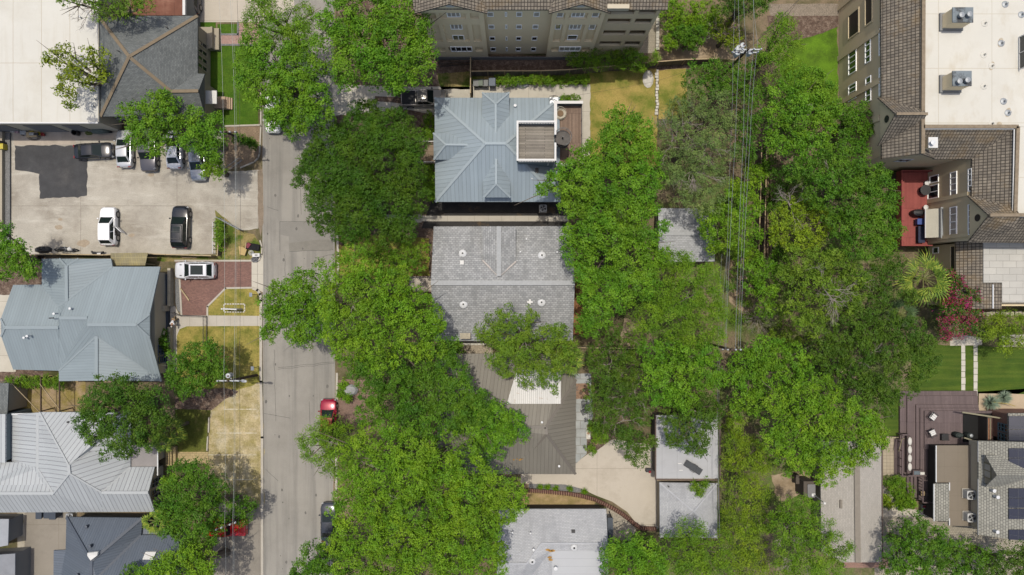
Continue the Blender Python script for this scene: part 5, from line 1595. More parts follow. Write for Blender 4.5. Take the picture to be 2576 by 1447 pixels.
# plum deck with steps
D = thing('stepped_deck', 'large plum brown timber deck with wide steps beside the lower lawn', 'deck', at(2370, 1060))
mb0 = None
for nm, x0, y0, x1, y1, z0, z1 in (('step', 2264, 984, 2458, 1200, 0, .32), ('step', 2282, 996, 2460, 1199, .322, .48), ('step', 2305, 1018, 2462, 1198, .482, .64), ('step', 2315, 1027, 2463, 1197, .642, .80), ('deck_floor', 2326, 1034, 2500, 1130, .802, .98)):
 a, b = at(x0, y1, z1), at(x1, y0, z1)
 MB().box((a.x, a.y, z0), (b.x, b.y, z1)).build(nm, m_wood_plum, D)
for k in range(4):
 a, b = at(2250 + k * 4.5, 1196, .1 + .1 * k), at(2255 + k * 4.5, 1104, .1 + .1 * k)
 MB().box((a.x, a.y, 0), (b.x, b.y, .1 + .1 * k)).build('stair_tread', m_wood_plum, D)
mb = MB()
for p, q in (((2268, 1094, 1.2), (2288, 1094, 1.2)), ((2270, 1094, 1.2), (2270, 1196, 1.2)), ((2284, 1197, 1.25), (2330, 1197, 1.25))):
 mb.beam(at(*p), at(*q), .14, .1)
 for kk in range(6):
  u = at(*p).lerp(at(*q), kk / 5)
  mb.beam(u, Vector((u.x, u.y, .3)), .08)
mb.build('railing', m_wood_plum, D)
MB().tube([at(2261, 1136, 1.3), at(2269, 1105, 1.5), at(2275, 1103, 1.5)], .035, 6).build('handrail', plain('khaki_rail', (.30, .26, .14), .6), D)
a, b = at(2283, 1190, .95), at(2293, 1098, .95)
MB().box((a.x, a.y, .5), (b.x, b.y, .9)).build('bench', m_wood_plum, D)
m_cush = M('white_cushion', (.68, .66, .60), .9, .1, var=.06, vs=4)
for k in range(4):
 y0_ = 1100 + k * 21.5
 q = at(2288, y0_ + 10, .95)
 o = MB().lathe((q.x, q.y, .902), [(.2, 0), (.25, .06), (.24, .16), (.1, .2), (.01, .2)], 12, .9, 1.9).build('cushion', m_cush, None, 'white seat cushion on the bench along the plum deck, ' + ('topmost', 'second from the top', 'third from the top', 'lowest')[k] + ' of four', 'cushion', 'bench cushions', smooth=True)
q = at(2308, 1188, 1)
MB().box((q.x - .62, q.y - .3, .802), (q.x + .62, q.y + .25, 1.2)).build('corner_bench', m_wood_plum, D)
MB().box((q.x - .55, q.y - .22, 1.202), (q.x + .1, q.y + .2, 1.3)).build('seat_pad', M('slate_cushion', (.15, .18, .20), .9, .1), None, 'slate grey seat pad on the corner bench of the plum deck', 'cushion', bevel=.03)
MB().box((q.x + .12, q.y - .22, 1.202), (q.x + .62, q.y + .1, 1.36)).build('pillow', m_cush, None, 'white pillow on the corner bench of the plum deck', 'pillow', bevel=.05)
for lb, x, y, an in (('black framed chair with white slatted seat on the plum deck, upper of two', 2347, 1048, -38), ('black framed chair with white slatted seat on the plum deck, lower of two', 2345, 1089, 24)):
 q = at(x, y, 1.4)
 t = thing('patio_chair', lb, 'chair', (q.x, q.y, .98), 0, 'white slatted chairs on the plum deck')
 u, w = Vector((math.cos(R(an)), math.sin(R(an)), 0)), Vector((-math.sin(R(an)), math.cos(R(an)), 0))
 o = Vector((q.x, q.y, .98))
 mb = MB()
 for k in range(3):
  c = o + w * (-.22 + .22 * k) + Vector((0, 0, .44))
  mb.poly([c - u * .3 - w * .095, c + u * .36 - w * .095, c + u * .36 + w * .095, c - u * .3 + w * .095]).skirt(.03)
 mb.build('seat', m_white, t)
 mb = MB()
 for k in range(5):
  c = o + w * (-.3 + .15 * k)
  mb.beam(c - u * .32 + Vector((0, 0, .45)), c - u * .5 + Vector((0, 0, .95)), .05, .03)
 mb.beam(o - u * .5 - w * .36 + Vector((0, 0, .97)), o - u * .5 + w * .36 + Vector((0, 0, .97)), .06, .05)
 mb.build('backrest', m_darkmetal, t)
 for s in (-1, 1):
  MB().beam(o - u * .42 + w * .4 * s + Vector((0, 0, .66)), o + u * .3 + w * .4 * s + Vector((0, 0, .66)), .07, .03).build('armrest', m_darkmetal, t)
  for f_ in (-.35, .3):
   MB().beam(o + u * f_ + w * .37 * s, o + u * f_ + w * .39 * s + Vector((0, 0, .64)), .04).build('leg', m_darkmetal, t)
q = at(2378, 1100, 1.4)
t = thing('fire_pit', 'square black mesh fire pit on the plum deck', 'fire pit', (q.x, q.y, .98))
mb = MB()
mb.prism([(q.x - .38, q.y - .36), (q.x + .38, q.y - .36), (q.x + .38, q.y + .36), (q.x - .38, q.y + .36)], 1.2, 1.4)
mb.build('bowl', m_darkmetal, t)
mb = MB()
for k in range(5):
 z_ = -.34 + k * .17
 mb.beam((q.x - .36, q.y + z_, 1.6), (q.x + .36, q.y + z_, 1.6), .015).beam((q.x + z_, q.y - .36, 1.6), (q.x + z_, q.y + .36, 1.6), .015)
for sx in (-1, 1):
 for sy in (-1, 1):
  mb.beam((q.x + .36 * sx, q.y + .36 * sy, 1.4), (q.x + .36 * sx, q.y + .36 * sy, 1.6), .03)
mb.build('spark_screen', m_darkmetal, t)
for sx in (-1, 1):
 for sy in (-1, 1):
  MB().beam((q.x + .33 * sx, q.y + .31 * sy, .98), (q.x + .33 * sx, q.y + .31 * sy, 1.2), .05).build('leg', m_darkmetal, t)
for lb, x, y, sx in (('grill under a black green cover on the plum deck left of the dark corner', 2412, 1095, 1.3), ('black smoker with a silver lid in the dark corner of the plum deck', 2439, 1096, 1.1)):
 q = at(x, y, 1.7)
 t = thing('grill', lb, 'grill', (q.x, q.y, .98))
 MB().lathe((q.x, q.y, .982), [(.32, 0), (.36, .5), (.34, .85), (.2, 1.0), (.02, 1.02)], 12, sx, .9).build('body', M('grill_cover', (.04, .05, .045), .8, .2, var=.3, vs=5), t)
 if sx < 1.2:
  MB().lathe((q.x, q.y + .05, 1.98), [(.2, 0), (.18, .06), (.02, .09)], 14).build('lid', m_greymetal, t)
# rails round the grill corner, its shade painted as a dark sheet and panel
t = thing('grill_recess', 'khaki rails with painted shade around the grill corner between deck and brick terrace', 'screen', at(2440, 1070))
mb = MB()
mb.beam(at(2420, 1037, 2.6), at(2518, 1052, 2.6), .16, .12).beam(at(2425, 1101, 2.6), at(2462, 1113, 2.6), .14, .12)
mb.build('top_rail', plain('khaki_trim', (.26, .235, .15), .7), t)
a, b = at(2422, 1112, .98), at(2462, 1040, .98)
MB().box((a.x, a.y, .984), (b.x + 2, b.y, 1.02)).build('painted_shade', M('shade_black', (.02, .02, .02), .9, .1), t)  # near-black sheet paints the shade of the grill recess
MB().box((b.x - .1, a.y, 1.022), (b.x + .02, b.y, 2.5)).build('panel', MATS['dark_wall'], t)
t = thing('brick_terrace', 'small orange brick terrace with a terracotta planter before teal glass doors', 'terrace', at(2490, 1080))
a, b = at(2466, 1111, 1.2), at(2513, 1048, 1.2)
MB().box((a.x, a.y, 0), (Xd - .01, b.y, 1.2)).build('floor', m_brickred, t)
MB().box((a.x, a.y + .1, 1.202), (a.x + .62, b.y - .1, 1.75)).build('planter', M('terracotta_slats', (.42, .21, .115), .8, .2, var=.1, brick=(3, .12, .015, (.45, .23, .125), (.38, .185, .10), (.18, .09, .05))), t)
mb = MB()
for p, q in (((a.x - .05, a.y), (a.x - .05, b.y)), ((a.x + .7, a.y), (a.x + .7, b.y)), ((a.x - .05, b.y), (a.x + .7, b.y))):
 mb.beam((*p, 1.8), (*q, 1.8), .08, .1)
mb.build('trim', MATS['khaki_trim'], t)
# lower wooden balcony with chair
t = thing('entry_deck', 'small plum timber entry deck with railings below the big deck', 'deck', at(2330, 1230))
a, b = at(2309, 1258, .8), at(2352, 1200, .8)
MB().box((a.x, a.y, 0), (b.x, b.y, .8)).build('floor', m_wood_plum, t)
for k in range(3):
 MB().box((a.x - .3 * (k + 1), a.y + .2, 0), (a.x - .3 * k - .002, b.y, .6 - .2 * k)).build('step', m_wood_plum, t)
mb = MB()
for p, q in (((a.x, a.y), (a.x, b.y)), ((a.x, a.y), (b.x, a.y))):
 mb.beam((*p, 1.75), (*q, 1.75), .12, .08)
 for k in range(9):
  u = Vector((*p, 0)).lerp(Vector((*q, 0)), k / 8)
  mb.beam((u.x, u.y, .8), (u.x, u.y, 1.7), .05)
mb.build('railing', m_wood_plum, t)
q = at(2320, 1241, 1.2)
t = thing('patio_chair', 'black wire chair with a tan cushion on the small entry deck', 'chair', (q.x, q.y, .8))
MB().box((q.x - .25, q.y - .25, 1.22), (q.x + .25, q.y + .25, 1.3)).build('seat', M('tan_cushion', (.36, .27, .16), .9, .1), t)
MB().tube([(q.x + .3, q.y - .28, 1.25), (q.x + .42, q.y - .15, 1.6), (q.x + .42, q.y + .15, 1.6), (q.x + .3, q.y + .28, 1.25)], .03, 6).build('backrest', m_darkmetal, t)
for sx in (-1, 1):
 for sy in (-1, 1):
  MB().beam((q.x + .22 * sx, q.y + .22 * sy, .8), (q.x + .22 * sx, q.y + .22 * sy, 1.22), .03).build('leg', m_darkmetal, t)
q = at(2328, 1276, .5)
t = thing('door_mat_bench', 'small grey bench with a red cushion below the entry deck', 'bench', (q.x, q.y, 0))
MB().box((q.x - .3, q.y - .2, .3), (q.x + .3, q.y + .2, .4)).build('seat', m_greymetal, t)
MB().box((q.x - .25, q.y - .05, .402), (q.x + .25, q.y + .16, .5)).build('cushion', plain('red_cushion', (.25, .02, .03), .9), t)
for sx in (-1, 1):
 MB().box((q.x + .24 * sx - .03, q.y - .18, 0), (q.x + .24 * sx + .03, q.y + .18, .298)).build('leg', m_greymetal, t)
# ---------------------------------------------------------------- vehicles
m_tyre = plain('tyre_rubber', (.018, .018, .018), .85)
m_rim = plain('alloy_rim', (.42, .42, .43), .35, .5, .6)
m_carglass = M('car_glass', (.016, .026, .024), .08, .3, var=.1, vs=1, var2=0)
m_lens = plain('headlight_lens', (.55, .56, .57), .15, .7)
m_tail = plain('taillight_lens', (.22, .012, .015), .25, .6)
m_trim = plain('car_trim', (.025, .025, .027), .5)


def paint(name, col, metal=.0):
 return M(name, col, .2, .4, metal, var=.02, vs=2, var2=0, coat=.35, k=.75)


CARS = {
 'sedan': dict(st=[(-.5, .62, .58), (-.49, .80, .80), (-.465, .91, .89), (-.42, .97, .93), (-.30, 1, .95), (0, 1, .93), (.19, 1, .92), (.30, .99, .88), (.40, .96, .80), (.455, .89, .71), (.485, .78, .62), (.5, .58, .48)], cab=(-.39, -.23, .03, .235), roof=1.44, wt=.66, wb=.86),
 'suv': dict(st=[(-.5, .68, .66), (-.49, .84, .92), (-.47, .93, 1.01), (-.43, .98, 1.05), (-.30, 1, 1.06), (0, 1, 1.04), (.18, 1, 1.03), (.30, .99, 1.0), (.40, .96, .94), (.45, .90, .87), (.485, .78, .76), (.5, .58, .56)], cab=(-.468, -.37, .045, .235), roof=1.70, wt=.70, wb=.88),
 'pickup': dict(st=[(-.5, .90, .74), (-.49, .96, .98), (-.46, .98, 1.02), (-.17, 1, 1.02), (0, 1, 1.04), (.20, 1, 1.04), (.30, .99, 1.02), (.43, .96, .95), (.485, .9, .84), (.5, .8, .6)], cab=(-.16, -.12, .10, .24), roof=1.82, wt=.72, wb=.88),
}


def car(name, label, cat, kind, pm, pos, head, L, W, group=None, roofmat=None, extra=None, hoodmat=None):
 c = CARS[kind]
 t = thing(name, label, cat, (0, 0, 0), 0, group)
 hw = W / 2
 mb = MB()
 ring = lambda x, k, zt: [(x * L, y * hw * k, z) for y, z in ((0, .2), (.84, .2), (.985, .32), (1, .6), (.975, zt - .12), (.90, zt - .02), (.72, zt + .015), (.36, zt + .035), (0, zt + .04))]
 n = None
 for i, (x, k, zt) in enumerate(c['st']):
  h = ring(x, k, zt)
  full = h + [(p[0], -p[1], p[2]) for p in h[-2:0:-1]]
  n = len(full)
  mb.v += full
  if i:
   o = (i - 1) * n
   for j in range(n):
    mb.f.append((o + j, o + (j + 1) % n, o + n + (j + 1) % n, o + n + j))
 mb.f.append(tuple(range(n)))
 mb.f.append(tuple(range((len(c['st']) - 1) * n, len(c['st']) * n))[::-1])
 bo = mb.build('body', pm, t, smooth=True)
 e_ = bo.modifiers.new('edge', 'EDGE_SPLIT')
 e_.split_angle = R(38)
 # cabin
 xr0, xr1, xf1, xf0 = [v * L for v in c['cab']]
 zb = 0
 zb = [s[2] for s in c['st'] if s[0] == 0][0] - .03
 zr, wb, wt = c['roof'], c['wb'] * hw, c['wt'] * hw
 mb = MB()
 xs = [xr0, xr1, xr1 * .5 + xf1 * .5, xf1, xf0]
 top = [(xr1, -wt), (xr1, 0), (xr1, wt)]
 P = {}
 rows = []
 for x, cr in ((xr1, .0), ((xr1 * 2 + xf1) / 3, .035), ((xr1 + xf1 * 2) / 3, .035), (xf1, .0)):
  rows.append([(x, -wt, zr - .05 + cr), (x, -wt * .5, zr - .01 + cr), (x, wt * .5, zr - .01 + cr), (x, wt, zr - .05 + cr)])
 i0 = len(mb.v)
 for r_ in rows:
  mb.v += r_
 for a in range(3):
  for b in range(3):
   mb.f.append((i0 + a * 4 + b, i0 + (a + 1) * 4 + b, i0 + (a + 1) * 4 + b + 1, i0 + a * 4 + b + 1))
 bfl, bfr, brl, brr = (xf0, wb, zb), (xf0, -wb, zb), (xr0, wb, zb), (xr0, -wb, zb)
 k0 = len(mb.v)
 mb.v += [bfl, bfr, brl, brr]
 FL, FR, RL, RR = k0, k0 + 1, k0 + 2, k0 + 3
 mb.f.append((i0 + 12, FR, FL, i0 + 15, i0 + 14, i0 + 13))
 mb.f.append((i0 + 0, i0 + 1, i0 + 2, i0 + 3, RL, RR))
 mb.f.append((i0 + 3, i0 + 7, i0 + 11, i0 + 15, FL, RL))
 mb.f.append((i0 + 0, RR, FR, i0 + 12, i0 + 8, i0 + 4))
 cb = mb.build('cabin', roofmat or pm, t, smooth=True)
 e_ = cb.modifiers.new('edge', 'EDGE_SPLIT')
 e_.split_angle = R(24)

 def pane(name, a, b, cc, d, u0, u1, v0, v1):
  a, b, cc, d = map(Vector, (a, b, cc, d))
  f = lambda u, v: a.lerp(b, u).lerp(d.lerp(cc, u), v)
  nrm = (b - a).cross(d - a).normalized()
  q = [f(u0, v0), f(u1, v0), f(u1, v1), f(u0, v1)]
  mid = sum((Vector(x) for x in (a, b, cc, d)), Vector()) / 4 - Vector((0, 0, 1.1))
  if nrm.dot(Vector((mid.x, mid.y, .6))) < 0:
   nrm = -nrm
  q = [p + nrm * .014 for p in q]
  if (q[1] - q[0]).cross(q[3] - q[0]).dot(nrm) < 0:
   q = q[::-1]
  MB().poly(q).build(name, m_carglass, t)

 tl = lambda x, s: (x, s * wt, zr - .05)
 pane('windshield', bfr, bfl, (xf1, wt, zr - .03), (xf1, -wt, zr - .03), .06, .94, .03, .93)
 pane('rear_window', brr, brl, (xr1, wt, zr - .03), (xr1, -wt, zr - .03), .08, .92, .16 if kind == 'suv' else .06, .92)
 for s in (-1, 1):
  for u0, u1 in ((.13, .46), (.50, .88)) if kind != 'pickup' else ((.10, .44), (.48, .90)):
   pane('side_window', (xr0, s * wb, zb), (xf0, s * wb, zb), tl(xf1, s), tl(xr1, s), u0, u1, .14, .86)
 for x in (-.30, .31):
  for s in (-1, 1):
   r = .34 if kind == 'sedan' else .39
   o = MB()
   cen = Vector((x * L, s * (hw - .09), r))
   o.tube([cen - Vector((0, .11, 0)), cen + Vector((0, .11, 0))], r, 18)
   w = o.build('wheel', m_tyre, t)
   MB().tube([cen + Vector((0, s * .112, 0)), cen + Vector((0, s * .125, 0))], r * .66, 12).build('rim', m_rim, w)
 s5, s6 = c['st'][-2], c['st'][-3]
 for s in (-1, 1):
  x, z = s5[0] * L, s5[2]
  MB().poly([(x + .03, s * hw * .82, z - .14), (x + .005, s * hw * .55, z + .01), (s6[0] * L, s * hw * .80, s6[2] + .022), (s6[0] * L, s * hw * .955, s6[2] - .10)][::s]).skirt(.03).build('headlight', m_lens, t)
  MB().box((-.5 * L - .005, s * hw * .70 - .14, .72), (-.475 * L, s * hw * .70 + .14, .9)).build('taillight', m_tail, t)
  q = Vector((xf0 - .12 * L * .35, s * (wb + .17), zb + .1))
  MB().lathe(q - Vector((0, 0, .07)), [(.04, 0), (.1, .03), (.1, .11), (.03, .15)], 10, .8, 1.1).build('wing_mirror', pm if kind != 'pickup' else m_trim, t, smooth=True)
  for fx in (-.02, -.20) if kind != 'pickup' else (.0,):
   MB().box((fx * L - .1, s * hw * .985 - .02, zb - .17), (fx * L + .1, s * hw * .985 + .025, zb - .13)).build('door_handle', pm, t)
 MB().box((.485 * L, -hw * .45, .48), (.505 * L, hw * .45, .66)).build('grille', m_trim, t)
 MB().box((-.503 * L, -.26, .50), (-.497 * L, .26, .62)).build('licence_plate', m_white, t)
 if hoodmat:
  pass
 if extra:
  extra(t, L, hw, zb, zr, wt, wb, xr0, xr1, xf1, xf0)
 p = at(pos[0], pos[1], .85)
 t.location = (p.x, p.y, 0.012)
 t.rotation_euler = (0, 0, R(head))
 return t


def rack(t, L, hw, zb, zr, wt, wb, xr0, xr1, xf1, xf0):
 o = MB()
 for s in (-1, 1):
  o.beam((xr1 + .1, s * wt * .88, zr + .05), (xf1 - .1, s * wt * .88, zr + .05), .05, .05)
 for k in range(3):
  x = xr1 + .4 + k * .75
  o.beam((x, -wt * .88, zr + .065), (x, wt * .88, zr + .065), .06, .03)
 o.build('roof_rack', m_trim, t)
 o = MB()
 for k in range(6):
  y = -wt * .6 + k * wt * .24
  o.beam((xr1 + .2, y, zr + .03), (xf1 - .5, y, zr + .03), .03, .02)
 o.build('roof_ribs', m_trim, t)
 MB().box((xf1 - .95, -wt * .6, zr + .005), (xf1 - .25, wt * .6, zr + .035)).build('sunroof', m_carglass, t)


def sunroof(t, L, hw, zb, zr, wt, wb, xr0, xr1, xf1, xf0):
 MB().box((xf1 - 1.55, -wt * .76, zr - .02), (xf1 - .16, wt * .76, zr + .035)).build('glass_roof', m_carglass, t)
 MB().box((xr1 - .02, -wt * .8, zr - .04), (xr1 + .1, wt * .8, zr + .02)).build('spoiler', t.children[0].data.materials[0], t)
 for s in (-1, 1):
  MB().box((xf0 + .28, s * hw * .62 - .05, 1.055), (xf0 + .5, s * hw * .62 + .05, 1.07)).build('hood_vent', m_trim, t)


def opendoor(t, L, hw, zb, zr, wt, wb, xr0, xr1, xf1, xf0):
 a = Vector((-.02 * L, -hw * .97, .35))
 d = Vector((-math.cos(R(48)), -math.sin(R(48)), 0))
 o = MB()
 o.prism([a, a + d * 1.0, a + d * 1.0 + Vector((.06, -.04, 0)), a + Vector((.06, -.04, 0))], .35, zb)
 dd = o.build('open_door', t.children[0].data.materials[0], t)
 o = MB()
 p, q = a + Vector((.03, -.02, 0)), a + d * .95 + Vector((.03, -.02, 0))
 o.beam((p.x, p.y, zr - .18), (q.x, q.y, zr - .18), .05).beam((p.x, p.y, zb), (p.x, p.y, zr - .18), .05).beam((q.x, q.y, zb), (q.x, q.y, zr - .18), .05)
 o.build('window_frame', m_trim, dd)
 MB().box((-.24 * L, -hw * 1.004, .4), (-.03 * L, -hw * .97, zb - .02)).build('door_opening', m_trim, t)


def topper(t, L, hw, zb, zr, wt, wb, xr0, xr1, xf1, xf0):
 MB().box((-.47 * L, -hw * .80, 1.045), (-.175 * L, hw * .80, 1.075)).build('bed_cover', M('black_bed_cover', (.022, .022, .025), .7, .3, var=.2, vs=3), t)
 MB().box((.22 * L, -hw * .8, 1.085), (.40 * L, hw * .8, 1.09)).build('bonnet_panel', M('bonnet_sheen', (.30, .28, .25), .35, .5, coat=.5), t)
 o = MB()
 for k in range(5):
  y = -wt * .7 + k * wt * .35
  o.beam((xr1 + .1, y, zr + .03), (xf1 - .1, y, zr + .03), .05, .02)
 o.build('roof_ribs', m_trim, t)


GP = 'cars parked in the car park'
car('parked_car', 'black sedan parked sideways at the edge of the dark asphalt patch', 'car', 'sedan', paint('black_paint', (.012, .014, .018)), (234, 379), 3, 4.4, 1.78, GP)
car('parked_car', 'silver sedan parked nose in, leftmost of the row under the tree', 'car', 'sedan', paint('silver_paint', (.52, .53, .54), .3), (311, 373), 91, 4.3, 1.78, GP)
car('parked_car', 'dark grey pickup truck in the row under the tree, right of the silver sedan', 'truck', 'pickup', paint('graphite_paint', (.085, .083, .095), .3), (372, 376), -89, 4.9, 1.85, GP)
car('parked_car', 'white coupe with a dark rear window in the row half under the tree', 'car', 'sedan', paint('white_paint_gloss', (.74, .74, .74)), (436, 375), 92, 4.4, 1.78, GP)
car('parked_car', 'grey blue estate car at the right end of the row under the tree', 'car', 'suv', paint('steel_paint', (.30, .32, .35), .4), (497, 405), -88, 4.5, 1.8, GP)
car('parked_car', 'white hatchback with its rear door open standing alone in the car park', 'car', 'suv', paint('bright_white_paint', (.80, .80, .80)), (271, 569), 90, 4.35, 1.8, GP, extra=opendoor)
car('parked_car', 'black off-road car with a roof rack in the lower right of the car park', 'car', 'suv', MATS['black_paint'], (452.5, 571), 89, 4.8, 1.92, GP, extra=rack)
car('parked_car', 'silver off-road car with a large glass roof on the brick driveway', 'car', 'suv', paint('pale_silver_paint', (.62, .63, .65), .1), (489, 680), 180, 4.55, 1.95, extra=sunroof)
car('parked_car', 'red car at the kerb with its tail under the big street tree', 'car', 'sedan', paint('red_paint', (.28, .006, .03), .2), (825, 1053), 90, 4.4, 1.85)
car('parked_car', 'dark grey car at the kerb almost hidden by the big street tree', 'car', 'sedan', paint('gunmetal_paint', (.045, .05, .06), .3), (826, 1314), 90, 4.4, 1.82)
car('parked_car', 'bright red pickup truck poking out from under the lower left tree', 'truck', 'pickup', paint('bright_red_paint', (.42, .01, .012)), (563, 1328), 180, 5.0, 1.9)
car('parked_car', 'taupe pickup truck with a black covered bed in the driveway of the blue roofed house', 'truck', 'pickup', paint('taupe_paint', (.26, .24, .21), .2), (1065, 246), 1, 5.1, 1.9, extra=topper)
car('parked_car', 'white car at the kerb under the upper street tree', 'car', 'suv', MATS['bright_white_paint'], (686, 285), -90, 4.4, 1.8)
car('parked_car', 'dark silver car cut off by the top edge beside the rusty roof', 'car', 'suv', MATS['graphite_paint'], (482, -14), 88, 4.4, 1.8)

# ---------------------------------------------------------------- utility poles and wires
m_pole = M('weathered_pole', (.085, .062, .045), .9, .2, var=.2, vs=3, var2=.2, vs2=12)
m_insul = plain('porcelain', (.50, .52, .53), .3, .5)
m_can = plain('transformer_grey', (.50, .53, .54), .5, .4)


def pole(label, base, top_v, h, arm=None, armlen=2.4, cans=(), lamp=None, ivy=False):
 t = thing('utility_pole', label, 'utility pole', at(base[0], base[1], 0), 0, 'utility poles')
 a, b = at(base[0], base[1], 0), at(top_v[0], top_v[1], h)
 MB().tube([a, a.lerp(b, .5), b], [.16, .14, .11], 10).build('post', m_pole, t)
 if arm is not None:
  ang = R(arm)
  u = Vector((math.cos(ang), math.sin(ang), 0))
  for dz in ((-.35,) if armlen < 2.6 else (-.35, -1.2)):
   c = b + Vector((0, 0, dz))
   MB().beam(c - u * armlen / 2, c + u * armlen / 2, .12, .13).build('crossarm', m_greymetal if armlen > 2.2 else m_pole, t)
   for k in (-1, -.45, .45, 1):
    q = c + u * armlen / 2 * .94 * k
    MB().lathe(q + Vector((0, 0, .05)), [(.04, 0), (.09, .05), (.05, .1), (.09, .15), (.05, .2), (.08, .25), (.02, .29)], 8).build('insulator', m_insul, t)
 for dx, dy, dz in cans:
  c = b + Vector((dx, dy, dz))
  o = MB().lathe(c, [(.06, -.05), (.26, 0), (.27, .72), (.24, .80), (.08, .84)], 16).build('transformer', m_can, t)
  MB().lathe(c + Vector((.08, 0, .82)), [(.05, 0), (.08, .08), (.05, .14), (.08, .2), (.02, .25)], 8).build('bushing', plain('brown_porcelain', (.16, .07, .045), .3, .6), o)
  MB().beam(c + Vector((0, 0, .4)), Vector((b.x, b.y, c.z + .4)), .08).build('bracket', m_greymetal, o)
 if lamp:
  q = at(*lamp)
  p = a.lerp(b, (q.z - .1) / h)
  MB().tube([p, p.lerp(q, .5) + Vector((0, 0, .15)), q], .035, 6).build('lamp_arm', m_greymetal, t)
  d = (q - p).normalized()
  MB().tube([q - d * .1, q + d * .15, q + d * .5, q + d * .62], [.05, .15, .14, .04], 10).build('lamp_head', m_whitemetal, t, smooth=True)
 return t, b


pole('ivy clad utility pole leaning over the dirt verge below the front lawn', (644, 367), (565, 331), 8.4, 0, 2.2)
pole('utility pole with a pale transformer and street lamp by the young tree', (646, 944), (572, 959), 8.2, 0, 2.3, ((-.25, .45, -1.5),), (607, 958, 6.6))
pole('utility pole standing above the lower left tree beside the red pickup', (640, 1277), (566, 1325), 8.4, 20, 2.2)
pole('utility pole carrying several transformers in the upper right woods', (1808, 199), (1884, 122), 10.2, 0, 2.7, ((-.75, .35, -1.5), (-.35, .6, -1.5), (.45, -.05, -1.6), (-.8, -.1, -1.7)))
pole('utility pole with a grey crossarm in the middle of the right hand woods', (1764, 861), (1842, 880), 10.0, 0, 1.9)
m_wire = plain('aluminium_wire', (.34, .37, .36), .45, .5, .4)
m_wire2 = plain('black_cable', (.03, .028, .026), .6)


def wire(label, pts, r=.009, mat=None, sag=.25, group='power lines'):
 path = []
 for (x0, y0, z0), (x1, y1, z1) in zip(pts, pts[1:]):
  a, b = at(x0, y0, z0), at(x1, y1, z1)
  for k in range(12):
   s = k / 12
   path.append(a.lerp(b, s) - Vector((0, 0, 4 * sag * s * (1 - s))))
 path.append(at(*pts[-1]))
 return MB().tube(path, r, 5).build('power_line', mat or m_wire, None, label, 'power line', group)


wire('pale wire, westernmost of the lines over the verge along the street', [(548, -60, 8.2), (562, 331, 8.2), (563, 959, 8.0), (565, 1325, 8.2), (566, 1520, 8.2)], .012)
wire('bright wire running between the poles along the street verge, second from the west', [(576, -60, 8.2), (591, 331, 8.2), (588, 959, 8.0), (585, 1325, 8.2), (583, 1520, 8.2)], .014)
wire('thin wire close beside the bright one along the street verge', [(581, -60, 7.6), (595, 331, 7.6), (592, 959, 7.4), (588, 1325, 7.6), (586, 1520, 7.6)], .007)
wire('dark cable nearest the kerb of the lines along the street', [(594, -60, 6.3), (603, 331, 6.3), (602, 950, 6.2), (600, 1320, 6.3), (599, 1520, 6.3)], .014, m_wire2)
wire('thin greenish wire, westernmost of the lines through the right hand woods', [(1852, -60, 9.4), (1843, 240, 9.2), (1824, 878, 9.4)], .014)
wire('bright wire above the right hand woods, second from the west', [(1858, -60, 10), (1862, 122, 10), (1851, 330, 9.8), (1826, 878, 9.9)], .017)
wire('bright wire above the right hand woods, third from the west', [(1870, -60, 10), (1878, 122, 10), (1871, 330, 9.8), (1850, 878, 9.9)], .017)
wire('bright wire above the right hand woods, easternmost line', [(1892, -60, 10), (1906, 110, 10), (1888, 330, 9.8), (1862, 878, 9.9)], .017)
wire('pale wire above the right hand woods, second from the east', [(1899, -60, 9.6), (1896, 122, 9.6), (1880, 330, 9.4), (1857, 878, 9.5)], .014)
wire('white service cable along the west edge of the woods south of the crossarm pole', [(1829, 640, 6.4), (1812, 860, 6.4), (1809, 1100, 6.2), (1811, 1400, 6.0)], .014)
wire('thin service cable beside the white one south of the crossarm pole', [(1816, 640, 6.8), (1807, 860, 6.8), (1806, 1100, 6.5), (1811, 1350, 6.0)], .014)
wire('long service cable crossing from the blue house to the upper right pole', [(1400, 247, 5.2), (1650, 205, 7.4), (1884, 122, 9.2)], .010, m_wire2, .3)
wire('black guy cable running up right from the transformer pole', [(1884, 122, 9.4), (2050, -40, 7.5)], .022, m_wire2, .1)
wire('service drop sagging from the lamp pole to the blue grey metal house', [(572, 959, 7.4), (407, 950, 3.4)], .012, m_wire2, .5)
wire('service drop from the ivy clad pole to the shingle house', [(565, 331, 7.4), (525, 250, 4.6)], .012, m_wire2, .3)

# ---------------------------------------------------------------- fences and low walls
def fence(name, label, pts, h=1.8, mat=None, cat='fence', z0=0.0, post=2.4, cap=True, th=.06):
 t = thing(name, label, cat, at(*pts[0]))
 mb, caps = MB(), MB()
 posts = []
 for a, b in zip(pts, pts[1:]):
  a, b = at(*a), at(*b)
  mb.beam(a + Vector((0, 0, h / 2)), b + Vector((0, 0, h / 2)), th, h - .1)
  caps.beam(a + Vector((0, 0, h)), b + Vector((0, 0, h)), .11, .05)
  n = max(1, round((b - a).length / post))
  posts += [a.lerp(b, k / n) for k in range(n)]
 posts.append(at(*pts[-1]))
 mb.build('panel', mat or m_fence, t)
 if cap:
  caps.build('cap_rail', m_timber, t)
 for p in posts:
  MB().box((p.x - .06, p.y - .06, 0), (p.x + .06, p.y + .06, h + .08)).build('post', m_timber, t)
 return t


